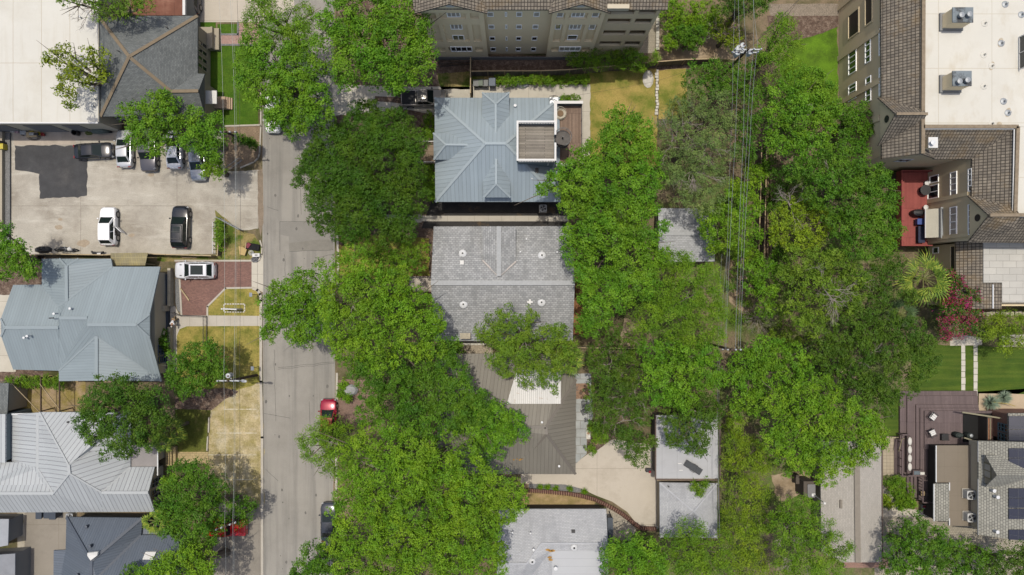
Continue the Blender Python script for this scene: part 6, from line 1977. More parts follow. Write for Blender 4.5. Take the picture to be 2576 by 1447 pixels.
fence('wooden_fence', 'long weathered board fence between the dry yard and the apartment block', [(1186, 192), (1270, 191), (1360, 191), (1430, 188), (1510, 181), (1580, 175), (1650, 168), (1715, 163), (1790, 161)])
fence('wooden_fence', 'short board fence running down beside the wheelie bins', [(1186, 160), (1186, 245)], 1.8)
fence('wooden_fence', 'old board fence between the car park and the blue grey metal house', [(95, 643), (150, 641), (280, 643), (375, 640), (545, 645)], 1.5)
fence('wooden_fence', 'low board fence closing the right end of the car park', [(556, 644), (560, 580)], 1.0)
fence('wooden_fence', 'weathered board fence beside the woods west of the condominium lane', [(1900, 375), (1898, 480), (1893, 640)], 2.0)
fence('wooden_fence', 'second board fence beside the lane, slightly east of the first', [(1912, 370), (1910, 500), (1906, 650)], 2.0)
fence('wooden_fence', 'partly hidden fence under the trees south of the grey shingle house', [(1450, 872), (1620, 874)], 1.5)
t = thing('iron_fence', 'black iron fence at the foot of the apartment block wall', 'fence', at(1090, 165))
mb = MB()
a, b = at(1092, 170), at(1186, 163)
for zz in (.2, 1.2):
 mb.beam(a + Vector((0, 0, zz)), b + Vector((0, 0, zz)), .04)
for k in range(34):
 q = a.lerp(b, k / 33)
 mb.beam(q, q + Vector((0, 0, 1.4)), .022)
mb.build('pickets', m_darkmetal, t)
t = thing('iron_fence', 'black iron fence with a gate across the garden path below the brick driveway', 'fence', at(520, 800))
for nm, p, q in (('railing', (456, 793), (521, 795)), ('railing', (440, 786), (456, 793)), ('gate', (521, 796), (521, 819)), ('railing', (521, 820), (521, 870))):
 mb = MB()
 a, b = at(*p), at(*q)
 for zz in (.15, 1.0):
  mb.beam(a + Vector((0, 0, zz)), b + Vector((0, 0, zz)), .045)
 n = max(4, int((b - a).length / .14))
 for k in range(n + 1):
  u = a.lerp(b, k / n)
  mb.beam(u, u + Vector((0, 0, 1.12)), .025)
 mb.build(nm, m_darkmetal, t)
t = thing('metal_gate', 'open galvanised gate standing askew at the car park corner', 'gate', at(604, 578))
mb = MB()
a, b = at(556, 549, 0), at(612, 580, 0)
for zz in (.3, .9, 1.5):
 mb.tube([a + Vector((0, 0, zz)), b + Vector((0, 0, zz))], .035, 8)
for k in range(4):
 q = a.lerp(b, k / 3)
 mb.tube([q + Vector((0, 0, .1)), q + Vector((0, 0, 1.55))], .035, 8)
mb.build('gate_frame', m_greymetal, t)
MB().beam(a + Vector((0, 0, .9)), b + Vector((0, 0, .9)), .01, 1.2).build('mesh', M('wire_mesh', (.12, .13, .14), .6, .4), t)
t = thing('metal_gate', 'galvanised gate half hidden under the tree at the upper car park corner', 'gate', at(600, 405))
mb = MB()
a, b = at(580, 427, 0), at(612, 404, 0)
for zz in (.3, 1.4):
 mb.tube([a + Vector((0, 0, zz)), b + Vector((0, 0, zz))], .035, 8)
for k in range(4):
 q = a.lerp(b, k / 3)
 mb.tube([q + Vector((0, 0, .1)), q + Vector((0, 0, 1.45))], .035, 8)
mb.build('gate_frame', m_greymetal, t)
t = thing('metal_post_fence', 'white wire fence at the lower right corner of the car park', 'fence', at(544, 590))
mb = MB()
for k in range(9):
 q = at(545, 562 + k * 9.5, 0)
 mb.beam(q, q + Vector((0, 0, 1.1)), .06)
for zz in (.4, 1.08):
 mb.beam(at(545, 562) + Vector((0, 0, zz)), at(545, 638) + Vector((0, 0, zz)), .045)
mb.build('posts', m_whitemetal, t)
t = thing('boundary_wall', 'grey capped boundary wall along the left edge of the car park', 'wall', at(20, 500))
a, b = at(11, 640), at(11, 335)
MB().box((a.x - .2, a.y, 0), (a.x + .25, b.y, .7)).build('wall', m_tan, t)
MB().box((a.x + .251, a.y, 0), (a.x + .8, b.y, .25)).build('gravel_kerb', m_greygravel, t)
t = thing('brick_wall', 'curving low wall of brown bricks between the concrete driveway and the sandy strip', 'wall', at(1480, 1245))
pts = [(1318, 1231), (1350, 1233), (1388, 1236), (1430, 1240), (1464, 1246), (1495, 1254), (1520, 1266), (1543, 1278), (1563, 1290), (1580, 1303), (1594, 1315), (1612, 1327), (1650, 1328)]
mb, mp = MB(), MB()
tot = 0
for p, q in zip(pts, pts[1:]):
 a, b = at(*p), at(*q)
 n = max(1, int((b - a).length / .24))
 d = (b - a) / n
 nd = Vector((-d.y, d.x, 0)).normalized()
 for k in range(n):
  c = a + d * (k + .5) + Vector((0, 0, .36 + .02 * ((k * 7) % 3)))
  mb.beam(c - nd * .24 + d * .12, c + nd * .24 - d * .12, .17, .09)
 mp.beam(a + Vector((0, 0, .16)), b + Vector((0, 0, .16)), .3, .32)
mb.build('coping', M('brown_coping_brick', (.11, .055, .04), .9, .2, var=.2, vs=4), t)
mp.build('wall', m_brickred, t)
t = thing('retaining_wall', 'stepped timber retaining wall along the lane west of the condominium', 'retaining wall', at(1925, 560))
for k, x in enumerate((1922, 1928, 1934)):
 MB().box((at(x, 650, .3).x, at(x, 650, .3).y, 0), (at(x + 5, 650, .3).x, at(x, 372, .3).y, .25 + .22 * k)).build('timber', M('tan_timber', (.30, .22, .14), .9, .2, var=.15, vs=2, var2=.1), t)
t = thing('stone_edging', 'line of white limestone blocks dividing the dry yard', 'edging', at(1652, 220))
mb = MB()
for k in range(15):
 q = at(1652 + random.uniform(-1.5, 1.5), 180 + k * 7.6, 0)
 s = random.uniform(.10, .2)
 mb.box((q.x - s, q.y - .15, 0), (q.x + s, q.y + .14, random.uniform(.2, .35)))
mb.build('blocks', m_whitestone, t)
t = thing('stone_edging', 'curving pale stone kerb between the herringbone walk and the shrubs', 'edging', at(1652, 60))
mb = MB()
for k in range(16):
 y = 4 + k * 8
 q = at(1653 + (10 - y) * .9 if y < 14 else 1653, y, 0)
 mb.box((q.x - .18, q.y - .17, 0), (q.x + .18, q.y + .15, .35))
mb.build('blocks', m_whitestone, t)
q = at(1631, 198, .2)
bm_pts = MB().lathe((q.x, q.y, 0), [(.75, 0), (.8, .08), (.6, .2), (.1, .24)], 11, .8, 1.3)
bm_pts.build('boulder', m_whitestone, None, 'large flat white boulder on the dry lawn by the fence', 'boulder')
q = at(881, 982, .3)
MB().lathe((q.x, q.y, 0), [(.85, 0), (.9, .2), (.65, .5), (.2, .62), (.05, .63)], 9, 1.0, .75).build('boulder', M('grey_boulder', (.36, .37, .37), .9, .2, var=.2, vs=2, var2=.15, bump=.6, bs=5), None, 'grey boulder in the garden bed beside the street', 'boulder')
# stone border with the lawn sign
t = thing('stone_border', 'rectangle of white stones around the lawn sign', 'edging', at(898, 1232))
mb = MB()
x0, x1, y0, y1 = 564, 616, 765, 785
for (xa, ya, xb, yb) in ((x0, y0, x1, y0), (x1, y0, x1, y1), (x1, y1, x0, y1), (x0, y1, x0, y0)):
 a, b = at(xa, ya), at(xb, yb)
 n = int((b - a).length / .27)
 for k in range(n):
  q = a.lerp(b, (k + .5) / n)
  s = random.uniform(.06, .1)
  d = (b - a).normalized()
  mb.beam(q - d * random.uniform(.08, .13), q + d * random.uniform(.08, .13), .13, s * 2)
mb.build('stones', m_whitestone, t)
t = thing('lawn_sign', 'white topped sign board standing on edge inside the stone rectangle', 'sign', at(592, 776))
a, b = at(573, 776, 0), at(610, 777.5, 0)
MB().beam(a + Vector((0, 0, 1.05)), b + Vector((0, 0, 1.05)), .12, 1.3).build('board', m_white, t)
for k in (.03, .97):
 q = a.lerp(b, k)
 MB().box((q.x - .07, q.y - .07, 0), (q.x + .07, q.y + .07, 1.78)).build('post', m_white, t)
for lb, bx, by, tx, ty in (('small solar lamp on a thin post on the lawn near the driveway apron', 647, 741, 629, 738), ('small solar lamp on a thin post on the lawn near the lamp pole', 651, 922, 634, 929)):
 a, b = at(bx, by, 0), at(tx, ty, 2.0)
 t = thing('solar_lamp', lb, 'lamp', a)
 MB().tube([a, Vector((a.x, a.y, 1.9))], .03, 6).build('post', m_darkmetal, t)
 MB().box((a.x - .16, a.y - .22, 1.9), (a.x + .16, a.y + .22, 1.96)).build('solar_panel', M('solar_face', (.22, .25, .30), .3, .5), t)

# ---------------------------------------------------------------- small things
def bin_(label, x, y, col, lid, s=1.0, group='wheelie bins'):
 q = at(x, y, 1.0)
 t = thing('wheelie_bin', label, 'bin', (q.x, q.y, 0), 0, group)
 w, d, h = .28 * s, .33 * s, 1.0 * s
 mb = MB()
 i = len(mb.v)
 mb.v += [(q.x - w * .8, q.y - d * .8, 0), (q.x + w * .8, q.y - d * .8, 0), (q.x + w * .8, q.y + d * .8, 0), (q.x - w * .8, q.y + d * .8, 0),
    (q.x - w, q.y - d, h), (q.x + w, q.y - d, h), (q.x + w, q.y + d, h), (q.x - w, q.y + d, h)]
 mb.f += [(3, 2, 1, 0), (4, 5, 6, 7), (0, 1, 5, 4), (1, 2, 6, 5), (2, 3, 7, 6), (3, 0, 4, 7)]
 mb.build('body', col, t)
 MB().box((q.x - w - .03, q.y - d - .04, h), (q.x + w + .03, q.y + d + .03, h + .06)).build('lid', lid, t, bevel=.02)
 MB().beam((q.x - w, q.y + d + .08, h - .05), (q.x + w, q.y + d + .08, h - .05), .035).build('handle', m_trim, t)
 for sx in (-1, 1):
  MB().tube([(q.x + sx * w * .85 - .03, q.y + d, .12), (q.x + sx * w * .85 + .03, q.y + d, .12)], .12, 10).build('wheel', m_tyre, t)
 return t


m_bing, m_binl, m_binb = plain('dark_green_plastic', (.035, .05, .04), .6), plain('grey_lid_plastic', (.16, .165, .16), .6), plain('blue_grey_plastic', (.10, .125, .16), .6)
bin_('green wheelie bin with a pale lid label, leftmost of the four by the fence', 1197, 209, m_bing, m_binl)
bin_('green wheelie bin, second from the left of the four by the fence', 1210, 208, m_bing, plain('green_lid_plastic', (.12, .15, .11), .6))
bin_('dark wheelie bin, third from the left of the four by the fence', 1221, 209, m_binl, m_binl)
bin_('large blue grey wheelie bin, rightmost of the four by the fence', 1238, 208, m_binb, m_binb, 1.25)
bin_('blue black bin under the eave of the pale ribbed roof, leftmost of three', 99, 1296, m_binb, plain('navy_lid', (.04, .055, .08), .6), 1.1)
bin_('blue black bin under the eave of the pale ribbed roof, middle of three', 117, 1296, m_binb, MATS['navy_lid'], 1.0)
bin_('blue black bin under the eave of the pale ribbed roof, rightmost of three', 135, 1296, m_binb, MATS['navy_lid'], 1.2)


def heap(name, label, cat, x, y, w, d, h, mat, seed=1, n=18):
 q = at(x, y, h / 2)
 mb = MB()
 rs = random.Random(seed)
 for k in range(n + 1):
  for j in range(n + 1):
   u, v = k / n * 2 - 1, j / n * 2 - 1
   r = max(0, 1 - (u * u + v * v)) ** .6
   mb.v.append((q.x + u * w * (1 + .12 * mnoise.noise(Vector((v * 3, seed, 0)))), q.y + v * d, max(0.0, h * r * (.75 + .6 * mnoise.noise(Vector((u * 3, v * 3, seed)))))))
 for k in range(n):
  for j in range(n):
   mb.f.append((k * (n + 1) + j, (k + 1) * (n + 1) + j, (k + 1) * (n + 1) + j + 1, k * (n + 1) + j + 1))
 return mb.build(name, mat, None, label, cat)


heap('tarpaulin', 'crumpled grey tarpaulin on the concrete beside the hedge strip', 'tarpaulin', 1314, 209, .85, .55, .75, M('silver_tarpaulin', (.26, .28, .30), .45, .5, var=.35, vs=3, var2=.3, vs2=8), 5)
# kerbside rubbish
q = at(637, 621, .3)
t = thing('mattress', 'black folded mattress in the kerbside rubbish heap', 'mattress', q)
MB().beam(q + Vector((-.75, .12, -.1)), q + Vector((.7, -.12, -.1)), .75, .3).build('pad', M('black_fabric', (.022, .022, .024), .9, .1, var=.3, vs=6), t, bevel=.06)
MB().beam(q + Vector((-.82, -.28, .0)), q + Vector((-.72, .48, .0)), .07, .45).build('board', m_timber, t)
q = at(614, 630, .2)
MB().poly([q + Vector(v) for v in ((-.62, .45, .02), (-.5, -.45, .05), (.18, -.62, .3), (.42, .08, .3), (-.1, .38, .12))]).skirt(.06).build('plywood_sheet', M('plywood', (.52, .38, .17), .85, .2, var=.12, vs=3), None, 'cut sheet of plywood in the kerbside rubbish heap', 'plywood')
q = at(625, 618, .3)
MB().beam(q + Vector((-.18, -.22, 0)), q + Vector((.18, .25, 0)), .42, .3).build('crate', M('maroon_crate', (.20, .03, .05), .7, .3, var=.6, vs=9), None, 'small maroon crate in the kerbside rubbish heap', 'crate', bevel=.02)
q = at(645, 643, .3)
t = thing('microwave', 'white microwave oven lying at the kerb in the rubbish heap', 'microwave', q)
MB().beam(q + Vector((-.42, .02, 0)), q + Vector((.42, .05, 0)), .4, .36).build('case', m_white, t, bevel=.02)
MB().beam(q + Vector((-.12, .03, .185)), q + Vector((.2, .05, .185)), .12, .02).build('vent', m_black, t)
q = at(632, 636, .4)
t = thing('desk_fan', 'white and grey fan parts in the middle of the kerbside rubbish heap', 'fan', q)
mb = MB()
for r_ in (.12, .2, .28):
 pr = None
 for j in range(17):
  a = j * math.pi / 8
  p = q + Vector((math.cos(a) * r_, math.sin(a) * r_, .05))
  if pr:
   mb.beam(pr, p, .025)
  pr = p
mb.build('guard', m_white, t)
MB().lathe(q + Vector((.1, -.1, -.2)), [(.2, 0), (.18, .1), (.05, .3), (.02, .32)], 12).build('base', m_greymetal, t)
for k in range(3):
 MB().beam(q + Vector((.3, -.25 + k * .09, -.1)), q + Vector((.75, -.42 + k * .09, -.15)), .05).build('slat', m_white, t)
heap('rubbish_bag', 'flattened grey plastic bag at the end of the kerbside rubbish heap', 'bag', 641, 653, .5, .35, .35, M('grey_plastic_bag', (.18, .18, .19), .5, .4, var=.3, vs=5), 9, 10)
# scrap along the fence of the car park
q = at(165, 628, .5)
t = thing('scrap_motorcycle', 'dismantled black and white motorcycle lying along the car park fence', 'motorcycle', q)
MB().tube([q + Vector((-.9, 0, -.15)), q + Vector((-.3, .1, .2)), q + Vector((.4, .05, .2)), q + Vector((.7, -.05, .05))], [.12, .24, .2, .06], 10).build('body', m_black, t, smooth=True)
MB().tube([q + Vector((.25, .05, .2)), q + Vector((.6, .05, .25)), q + Vector((.85, -.1, .1))], [.1, .28, .08], 10).build('fairing', m_white, t, smooth=True)
for x in (-1.0, .95):
 c = q + Vector((x, -.05, -.2))
 mb = MB()
 pr = None
 for j in range(17):
  a = j * math.pi / 8
  p = c + Vector((math.cos(a) * .3, .12 * math.sin(a), math.sin(a) * .28))
  if pr:
   mb.beam(pr, p, .1)
  pr = p
 mb.build('wheel', m_tyre, t)
MB().tube([q + Vector((.1, -.3, .35)), q + Vector((.3, 0, .45)), q + Vector((.1, .35, .35))], .03, 6).build('handlebar', m_greymetal, t)
heap('scrap_pile', 'pile of black car parts at the left end of the car park fence', 'scrap pile', 105, 628, 1.0, .4, .6, M('black_scrap', (.03, .03, .033), .5, .4, var=.6, vs=6, var2=.4, vs2=11), 3)
q = at(245, 636, .4)
t = thing('car_bumper', 'black and white bumper leaning on the car park fence', 'bumper', q)
MB().tube([q + Vector((-.7, .15, -.1)), q + Vector((-.4, -.05, .1)), q + Vector((.4, -.05, .1)), q + Vector((.75, .1, 0))], [.1, .16, .16, .08], 8).build('bar', m_trim, t, smooth=True)
MB().beam(q + Vector((.1, -.1, .22)), q + Vector((.5, -.1, .22)), .2, .06).build('trim', m_white, t)
# clutter along the white shop wall
rs = random.Random(4)
items = [('bucket', 'white bucket in the clutter at the left end of the shop wall', 'bucket', 29, 328, m_white), ('bucket', 'yellow bucket in the middle of the clutter at the shop wall', 'bucket', 78, 328, plain('yellow_plastic', (.55, .45, .03), .5)),
   ('bucket', 'small yellow bucket right of the folding table at the shop wall', 'bucket', 97, 336, MATS['yellow_plastic']), ('bucket', 'red bucket at the right end of the clutter at the shop wall', 'bucket', 106, 338, plain('red_plastic', (.32, .03, .03), .5)), ('bucket', 'pale pink bucket second from the left in the shop wall clutter', 'bucket', 41, 331, plain('pink_plastic', (.55, .38, .40), .5))]
for nm, lb, ct, x, y, mt in items:
 q = at(x, y, .4)
 MB().lathe((q.x, q.y, .02), [(.14, 0), (.2, .36), (.21, .38), (.17, .385), (.14, .3), (.02, .29)], 14).build(nm, mt, None, lb, ct)
q = at(83, 340, .5)
t = thing('workbench', 'small cluttered workbench by the shop wall', 'workbench', (q.x, q.y, 0))
MB().box((q.x - .6, q.y - .3, .7), (q.x + .6, q.y + .3, .75)).build('top', m_timber, t)
for sx in (-1, 1):
 for sy in (-1, 1):
  MB().box((q.x + sx * .52 - .03, q.y + sy * .24 - .03, 0), (q.x + sx * .52 + .03, q.y + sy * .24 + .03, .698)).build('leg', m_timber, t)
for lb, x, y, w, h, mt in (('grey toolbox on the workbench by the shop wall', 80, 337, .25, .2, m_greymetal), ('dark drill case on the workbench by the shop wall', 91, 337, .2, .15, m_black)):
 p = at(x, y, .85)
 MB().box((p.x - w, p.y - .15, .752), (p.x + w, p.y + .14, .752 + h)).build('tool_case', mt, None, lb, 'tool case', bevel=.02)
q = at(60, 334, .4)
t = thing('pressure_washer', 'grey machine with a coiled hose in the shop wall clutter', 'machine', (q.x, q.y, 0))
MB().box((q.x - .35, q.y - .22, .15), (q.x + .35, q.y + .22, .6)).build('body', m_greymetal, t, bevel=.05)
for sx in (-1, 1):
 MB().tube([(q.x + sx * .3, q.y - .26, .16), (q.x + sx * .3, q.y - .2, .16)], .16, 12).build('wheel', m_tyre, t)
mb = MB()
for k in range(40):
 a = k * .5
 mb.v.append((q.x + .9 + (.35 + k * .012) * math.cos(a), q.y - .4 + (.22 + k * .006) * math.sin(a), .03))
pts_ = [Vector(v) for v in mb.v]
MB().tube(pts_, .022, 5).build('hose', m_black, t)
q = at(191, 334, .5)
t = thing('rubbish_bin', 'black round rubbish bin standing by the shop wall', 'bin', (q.x, q.y, 0))
MB().lathe((q.x, q.y, .01), [(.26, 0), (.34, .75), (.36, .8), (.30, .8), (.27, .1), (.02, .08)], 18).build('body', m_black, t)
MB().tube([(q.x - .36, q.y, .74), (q.x - .44, q.y, .7), (q.x - .36, q.y, .64)], .03, 6).build('handle', m_black, t)
q = at(253, 331, .5)
t = thing('covered_motorcycle', 'motorcycle under a grey green cover by the shop wall', 'motorcycle', (q.x, q.y, 0))
MB().tube([q + Vector((-1.0, .05, -.1)), q + Vector((-.6, 0, .25)), q + Vector((0, 0, .3)), q + Vector((.55, 0, .45)), q + Vector((.95, .02, -.05))], [.12, .34, .36, .34, .14], 12).build('cover', M('grey_green_cover', (.12, .15, .13), .7, .2, var=.25, vs=4), t, smooth=True)
for x in (-.85, .85):
 MB().tube([(q.x + x, q.y - .08, .3), (q.x + x, q.y + .08, .3)], .3, 14).build('wheel', m_tyre, t)
q = at(225, 333, .4)
heap('scrap_pile', 'pile of leaves and green hose beside the covered motorcycle', 'scrap pile', 222, 332, .5, .35, .4, M('green_clutter', (.14, .17, .05), .8, .2, var=.5, vs=7, var2=.4, vs2=12), 12, 10)
q = at(7, 370, .6)
t = thing('forklift_mast', 'yellow machine at the left edge beside the boundary wall', 'machine', (q.x, q.y, 0))
MB().box((q.x - .4, q.y - .3, .1), (q.x + .3, q.y + .35, 1.0)).build('body', MATS['yellow_plastic'], t, bevel=.05)
MB().box((q.x - .3, q.y + .36, .2), (q.x + .2, q.y + .6, 1.3)).build('mast', m_trim, t)
# planks on grass and brick drive
for lb, x0, y0, x1, y1, mt in (('pale plank on the grass strip behind the silver car', 459, 648, 495, 648, m_timber), ('slim timber lying across the brick driveway', 454, 725, 476, 756, m_timber), ('white beam bordering the straw verge, upper of the two', 526, 1050, 525, 1088, m_kerb), ('white beam bordering the straw verge, lower of the two', 523, 1098, 521, 1134, m_kerb)):
 MB().beam(at(x0, y0, .12), at(x1, y1, .12), .14, .16).build('beam', mt, None, lb, 'beam')
# patio things by the taupe house
m_wrought = plain('wrought_iron', (.045, .047, .05), .6)
for lb, x, y, an in (('grey metal chair on the flagstone patio, upper of two', 1470, 1017, 5), ('grey metal chair on the flagstone patio turned towards the corner, lower of two', 1470, 1037, 25)):
 q = at(x, y, .45)
 t = thing('patio_chair', lb, 'chair', (q.x, q.y, 0), 0, 'metal chairs on the flagstone patio')
 u, w = Vector((math.cos(R(an)), math.sin(R(an)), 0)), Vector((-math.sin(R(an)), math.cos(R(an)), 0))
 o = Vector((q.x, q.y, 0))
 mb = MB()
 for k in range(7):
  mb.beam(o + w * (-.27 + k * .09) - u * .27 + Vector((0, 0, .44)), o + w * (-.27 + k * .09) + u * .27 + Vector((0, 0, .44)), .05, .02)
 mb.build('seat', m_wrought, t)
 mb = MB()
 for k in range(7):
  mb.beam(o + u * (-.27 + k * .09) + w * .28 + Vector((0, 0, .46)), o + u * (-.27 + k * .09) + w * .42 + Vector((0, 0, .9)), .03)
 mb.beam(o - u * .3 + w * .42 + Vector((0, 0, .9)), o + u * .3 + w * .42 + Vector((0, 0, .9)), .05)
 mb.build('backrest', m_wrought, t)
 for sx in (-1, 1):
  MB().beam(o + u * .31 * sx - w * .25 + Vector((0, 0, .64)), o + u * .31 * sx + w * .36 + Vector((0, 0, .66)), .05, .03).build('armrest', m_wrought, t)
  for sy in (-1, 1):
   MB().beam(o + u * .27 * sx + w * .25 * sy, o + u * .28 * sx + w * .26 * sy + Vector((0, 0, .64 if sy < 0 else .45)), .035).build('leg', m_wrought, t)
for lb, x, y, r_ in (('large empty terracotta ring planter on the red gravel', 1470, 982, .32), ('smaller terracotta ring planter on the red gravel', 1461, 989, .26), ('terracotta ring planter by the round bush', 1499, 1113, .28)):
 q = at(x, y, .3)
 t = thing('ring_planter', lb, 'planter', (q.x, q.y, 0), 0, 'terracotta ring planters')
 MB().lathe((q.x, q.y, .02), [(r_ * .8, 0), (r_, .3), (r_, .34), (r_ * .82, .34), (r_ * .78, .2)], 20).build('pot', M('terracotta', (.42, .27, .16), .85, .2, var=.15, vs=3), t)
 MB().lathe((q.x, q.y, .2), [(r_ * .8, 0), (r_ * .75, .05), (.01, .06)], 14).build('soil', m_mulch, t)
mb = MB()
hose = [at(1478 + 5 * math.sin(k * .5), 1020 + k * 1.6 + 2 * math.cos(k), .05) for k in range(18)]
MB().tube(hose, .022, 5).build('garden_hose', m_black, None, 'black garden hose looped beside the patio chairs', 'hose')
q = at(1479, 1088, .5)
t = thing('potting_bench', 'low white potting bench with pots along the flagstone patio', 'bench', (q.x, q.y, 0))
MB().box((q.x - .18, q.y - .8, .3), (q.x + .3, q.y + .5, .36)).build('top', m_whitestone, t)
for s in (-.7, .4):
 MB().box((q.x - .15, q.y + s - .05, 0), (q.x + .27, q.y + s + .05, .298)).build('leg', m_whitestone, t)
for lb, dx, dy, mt in (('grey tray on the white potting bench', 0, .35, m_darkmetal), ('terracotta pot on the white potting bench', .05, -.1, MATS['terracotta']), ('white pot on the white potting bench', .15, -.45, m_white)):
 MB().lathe((q.x + dx, q.y + dy, .362), [(.1, 0), (.14, .16), (.11, .16), (.1, .08), (.01, .07)], 12).build('plant_pot', mt, None, lb, 'pot')
for lb, x, y in (('pair of black sandals on the flagstone patio', 1469, 1127),):
 q = at(x, y, .02)
 for nm, dy in (('sandal', 0.0), ('sandal', .13)):
  MB().lathe((q.x, q.y + dy, .02), [(.1, 0), (.11, .03), (.07, .05), (.01, .055)], 10, 1.3, .5).build(nm, m_black, None, lb, 'sandal', 'black sandals on the patio')
q = at(1446, 977, .6)
t = thing('sculpture', 'small twisted iron garden ornament at the patio corner', 'garden ornament', (q.x, q.y, 0))
for k in range(5):
 a = k * 1.26
 MB().tube([(q.x, q.y, .1), (q.x + .2 * math.cos(a), q.y + .2 * math.sin(a), .7), (q.x + .45 * math.cos(a + .8), q.y + .45 * math.sin(a + .8), .9)], .025, 5).build('bar', m_greymetal, t)
MB().lathe((q.x, q.y, .015), [(.2, 0), (.2, .05), (.05, .1)], 10).build('base', m_greymetal, t)
q = at(1631, 1183, .3)
t = thing('garden_cart', 'small black and red cart at the corner of the flat garage', 'cart', (q.x, q.y, 0))
MB().box((q.x - .3, q.y - .2, .25), (q.x + .25, q.y + .25, .5)).build('tray', m_black, t, bevel=.03)
MB().box((q.x + .0, q.y - .25, .502), (q.x + .25, q.y + .0, .6)).build('cushion', MATS['red_cushion'], t)
for sx in (-1, 1):
 MB().tube([(q.x - .02 + sx * .27 - .03, q.y, .14), (q.x - .02 + sx * .27 + .03, q.y, .14)], .14, 10).build('wheel', m_tyre, t)
# ball in the front garden, mailbox lights
q = at(859, 612, .3)
MB().lathe((q.x, q.y, .02), [(.05, 0), (.2, .07), (.27, .22), (.2, .38), (.05, .46)], 14).build('globe_planter', M('brown_globe', (.16, .10, .08), .8, .2), None, 'round brown globe planter by the kerb of the front garden', 'planter', smooth=True)

# ---------------------------------------------------------------- person on the path
def skinned(name, joints, bones, mat, parent=None, levels=2, flat=.0):
 me = bpy.data.meshes.new(name)
 me.from_pydata([j[0] for j in joints], bones, [])
 o = bpy.data.objects.new(name, me)
 COL.objects.link(o)
 if parent is not None:
  o.parent = parent
 sk = o.modifiers.new('skin', 'SKIN')
 sk.use_smooth_shade = True
 sv = me.skin_vertices[0].data
 for i, (_, r_) in enumerate(joints):
  sv[i].radius = r_ if hasattr(r_, '__len__') else (r_, r_)
 sv[0].use_root = True
 ss = o.modifiers.new('sub', 'SUBSURF')
 ss.levels = ss.render_levels = levels
 me.materials.append(mat)
 return o


pc = at(446, 806, 0)
m_skin = plain('skin', (.42, .25, .17), .6, .3)
# feet stand to the north, torso leans forward to the south
J = [((0, .10, .93), (.15, .12)), ((.02, -.14, 1.12), (.15, .12)), ((.03, -.34, 1.26), (.17, .11)), ((.04, -.44, 1.32), .06), ((.05, -.50, 1.36), .06), ((.06, -.60, 1.40), (.085, .10)), ((.06, -.67, 1.38), .075),
  ((.10, .10, .86), .095), ((.13, .12, .50), .065), ((.12, .24, .09), .045), ((.13, .10, .04), .04),
  ((-.10, .12, .86), .095), ((-.16, .26, .50), .065), ((-.14, .46, .12), .045), ((-.15, .34, .05), .04),
  ((.22, -.36, 1.24), .06), ((.30, -.42, .96), .045), ((.22, -.60, .78), .034), ((.20, -.66, .74), (.04, .02)),
  ((-.16, -.36, 1.24), .06), ((-.26, -.40, .96), .045), ((-.20, -.58, .78), .034), ((-.18, -.64, .74), (.04, .02))]
bones = [(0, 1), (1, 2), (2, 3), (3, 4), (4, 5), (5, 6), (0, 7), (7, 8), (8, 9), (9, 10), (0, 11), (11, 12), (12, 13), (13, 14), (2, 15), (15, 16), (16, 17), (17, 18), (2, 19), (19, 20), (20, 21), (21, 22)]
n0_ = len(J)
for hx, hb in ((.20, 18), (-.18, 22)):
 for k, (dx, ln) in enumerate(((-.03, .06), (-.01, .07), (.01, .068), (.03, .055))):
  J += [((hx + dx, -.69, .725), .0095), ((hx + dx, -.69 - ln * .5, .70), .0085), ((hx + dx * .9, -.69 - ln * .6, .66), .0075)]
  m_ = len(J)
  bones += [(hb, m_ - 3), (m_ - 3, m_ - 2), (m_ - 2, m_ - 1)]
 s = -1 if hx > 0 else 1
 J += [((hx + s * .045, -.665, .72), .0095), ((hx + s * .055, -.70, .69), .008)]
 m_ = len(J)
 bones += [(hb, m_ - 2), (m_ - 2, m_ - 1)]
pb = skinned('person', J, bones, m_skin)
pb.location = (pc.x, pc.y, .02)
tag(pb, 'person in a white shirt and khaki trousers bending forward on the concrete path', 'person')
sh = [((0, .06, .97), (.165, .135)), ((.02, -.14, 1.13), (.17, .14)), ((.03, -.34, 1.27), (.19, .13)), ((.22, -.36, 1.24), .085), ((.285, -.41, 1.03), .075), ((-.16, -.36, 1.24), .085), ((-.245, -.40, 1.03), .075)]
skinned('shirt', sh, [(0, 1), (1, 2), (2, 3), (3, 4), (2, 5), (5, 6)], M('white_cotton', (.78, .78, .80), .9, .1, var=.05, vs=8), pb)
tr = [((0, .10, .95), (.155, .125)), ((.10, .10, .86), .112), ((.13, .12, .50), .085), ((.12, .235, .14), .07), ((-.10, .12, .86), .112), ((-.16, .26, .50), .085), ((-.14, .45, .17), .07)]
skinned('trousers', tr, [(0, 1), (1, 2), (2, 3), (0, 4), (4, 5), (5, 6)], M('khaki_cotton', (.46, .34, .20), .9, .1, var=.06, vs=8), pb)
for a, b in (((.12, .27, .05), (.13, .06, .035)), ((-.14, .49, .06), (-.15, .30, .04))):
 skinned('shoe', [(a, .05), (((a[0] + b[0]) / 2, (a[1] + b[1]) / 2, .05), .055), (b, .04)], [(0, 1), (1, 2)], m_black, pb, 1)
skinned('cap', [((.06, -.57, 1.47), (.06, .06)), ((.06, -.64, 1.46), (.095, .075)), ((.06, -.73, 1.42), (.06, .02))], [(0, 1), (1, 2)], MATS['white_cotton'], pb)
for s in (-1, 1):
 skinned('ear', [((.06 + s * .088, -.60, 1.39), .014), ((.06 + s * .098, -.61, 1.41), .012)], [(0, 1)], m_skin, pb, 1)
 skinned('eye', [((.06 + s * .035, -.715, 1.345), .011), ((.06 + s * .035, -.72, 1.342), .010)], [(0, 1)], m_black, pb, 1)
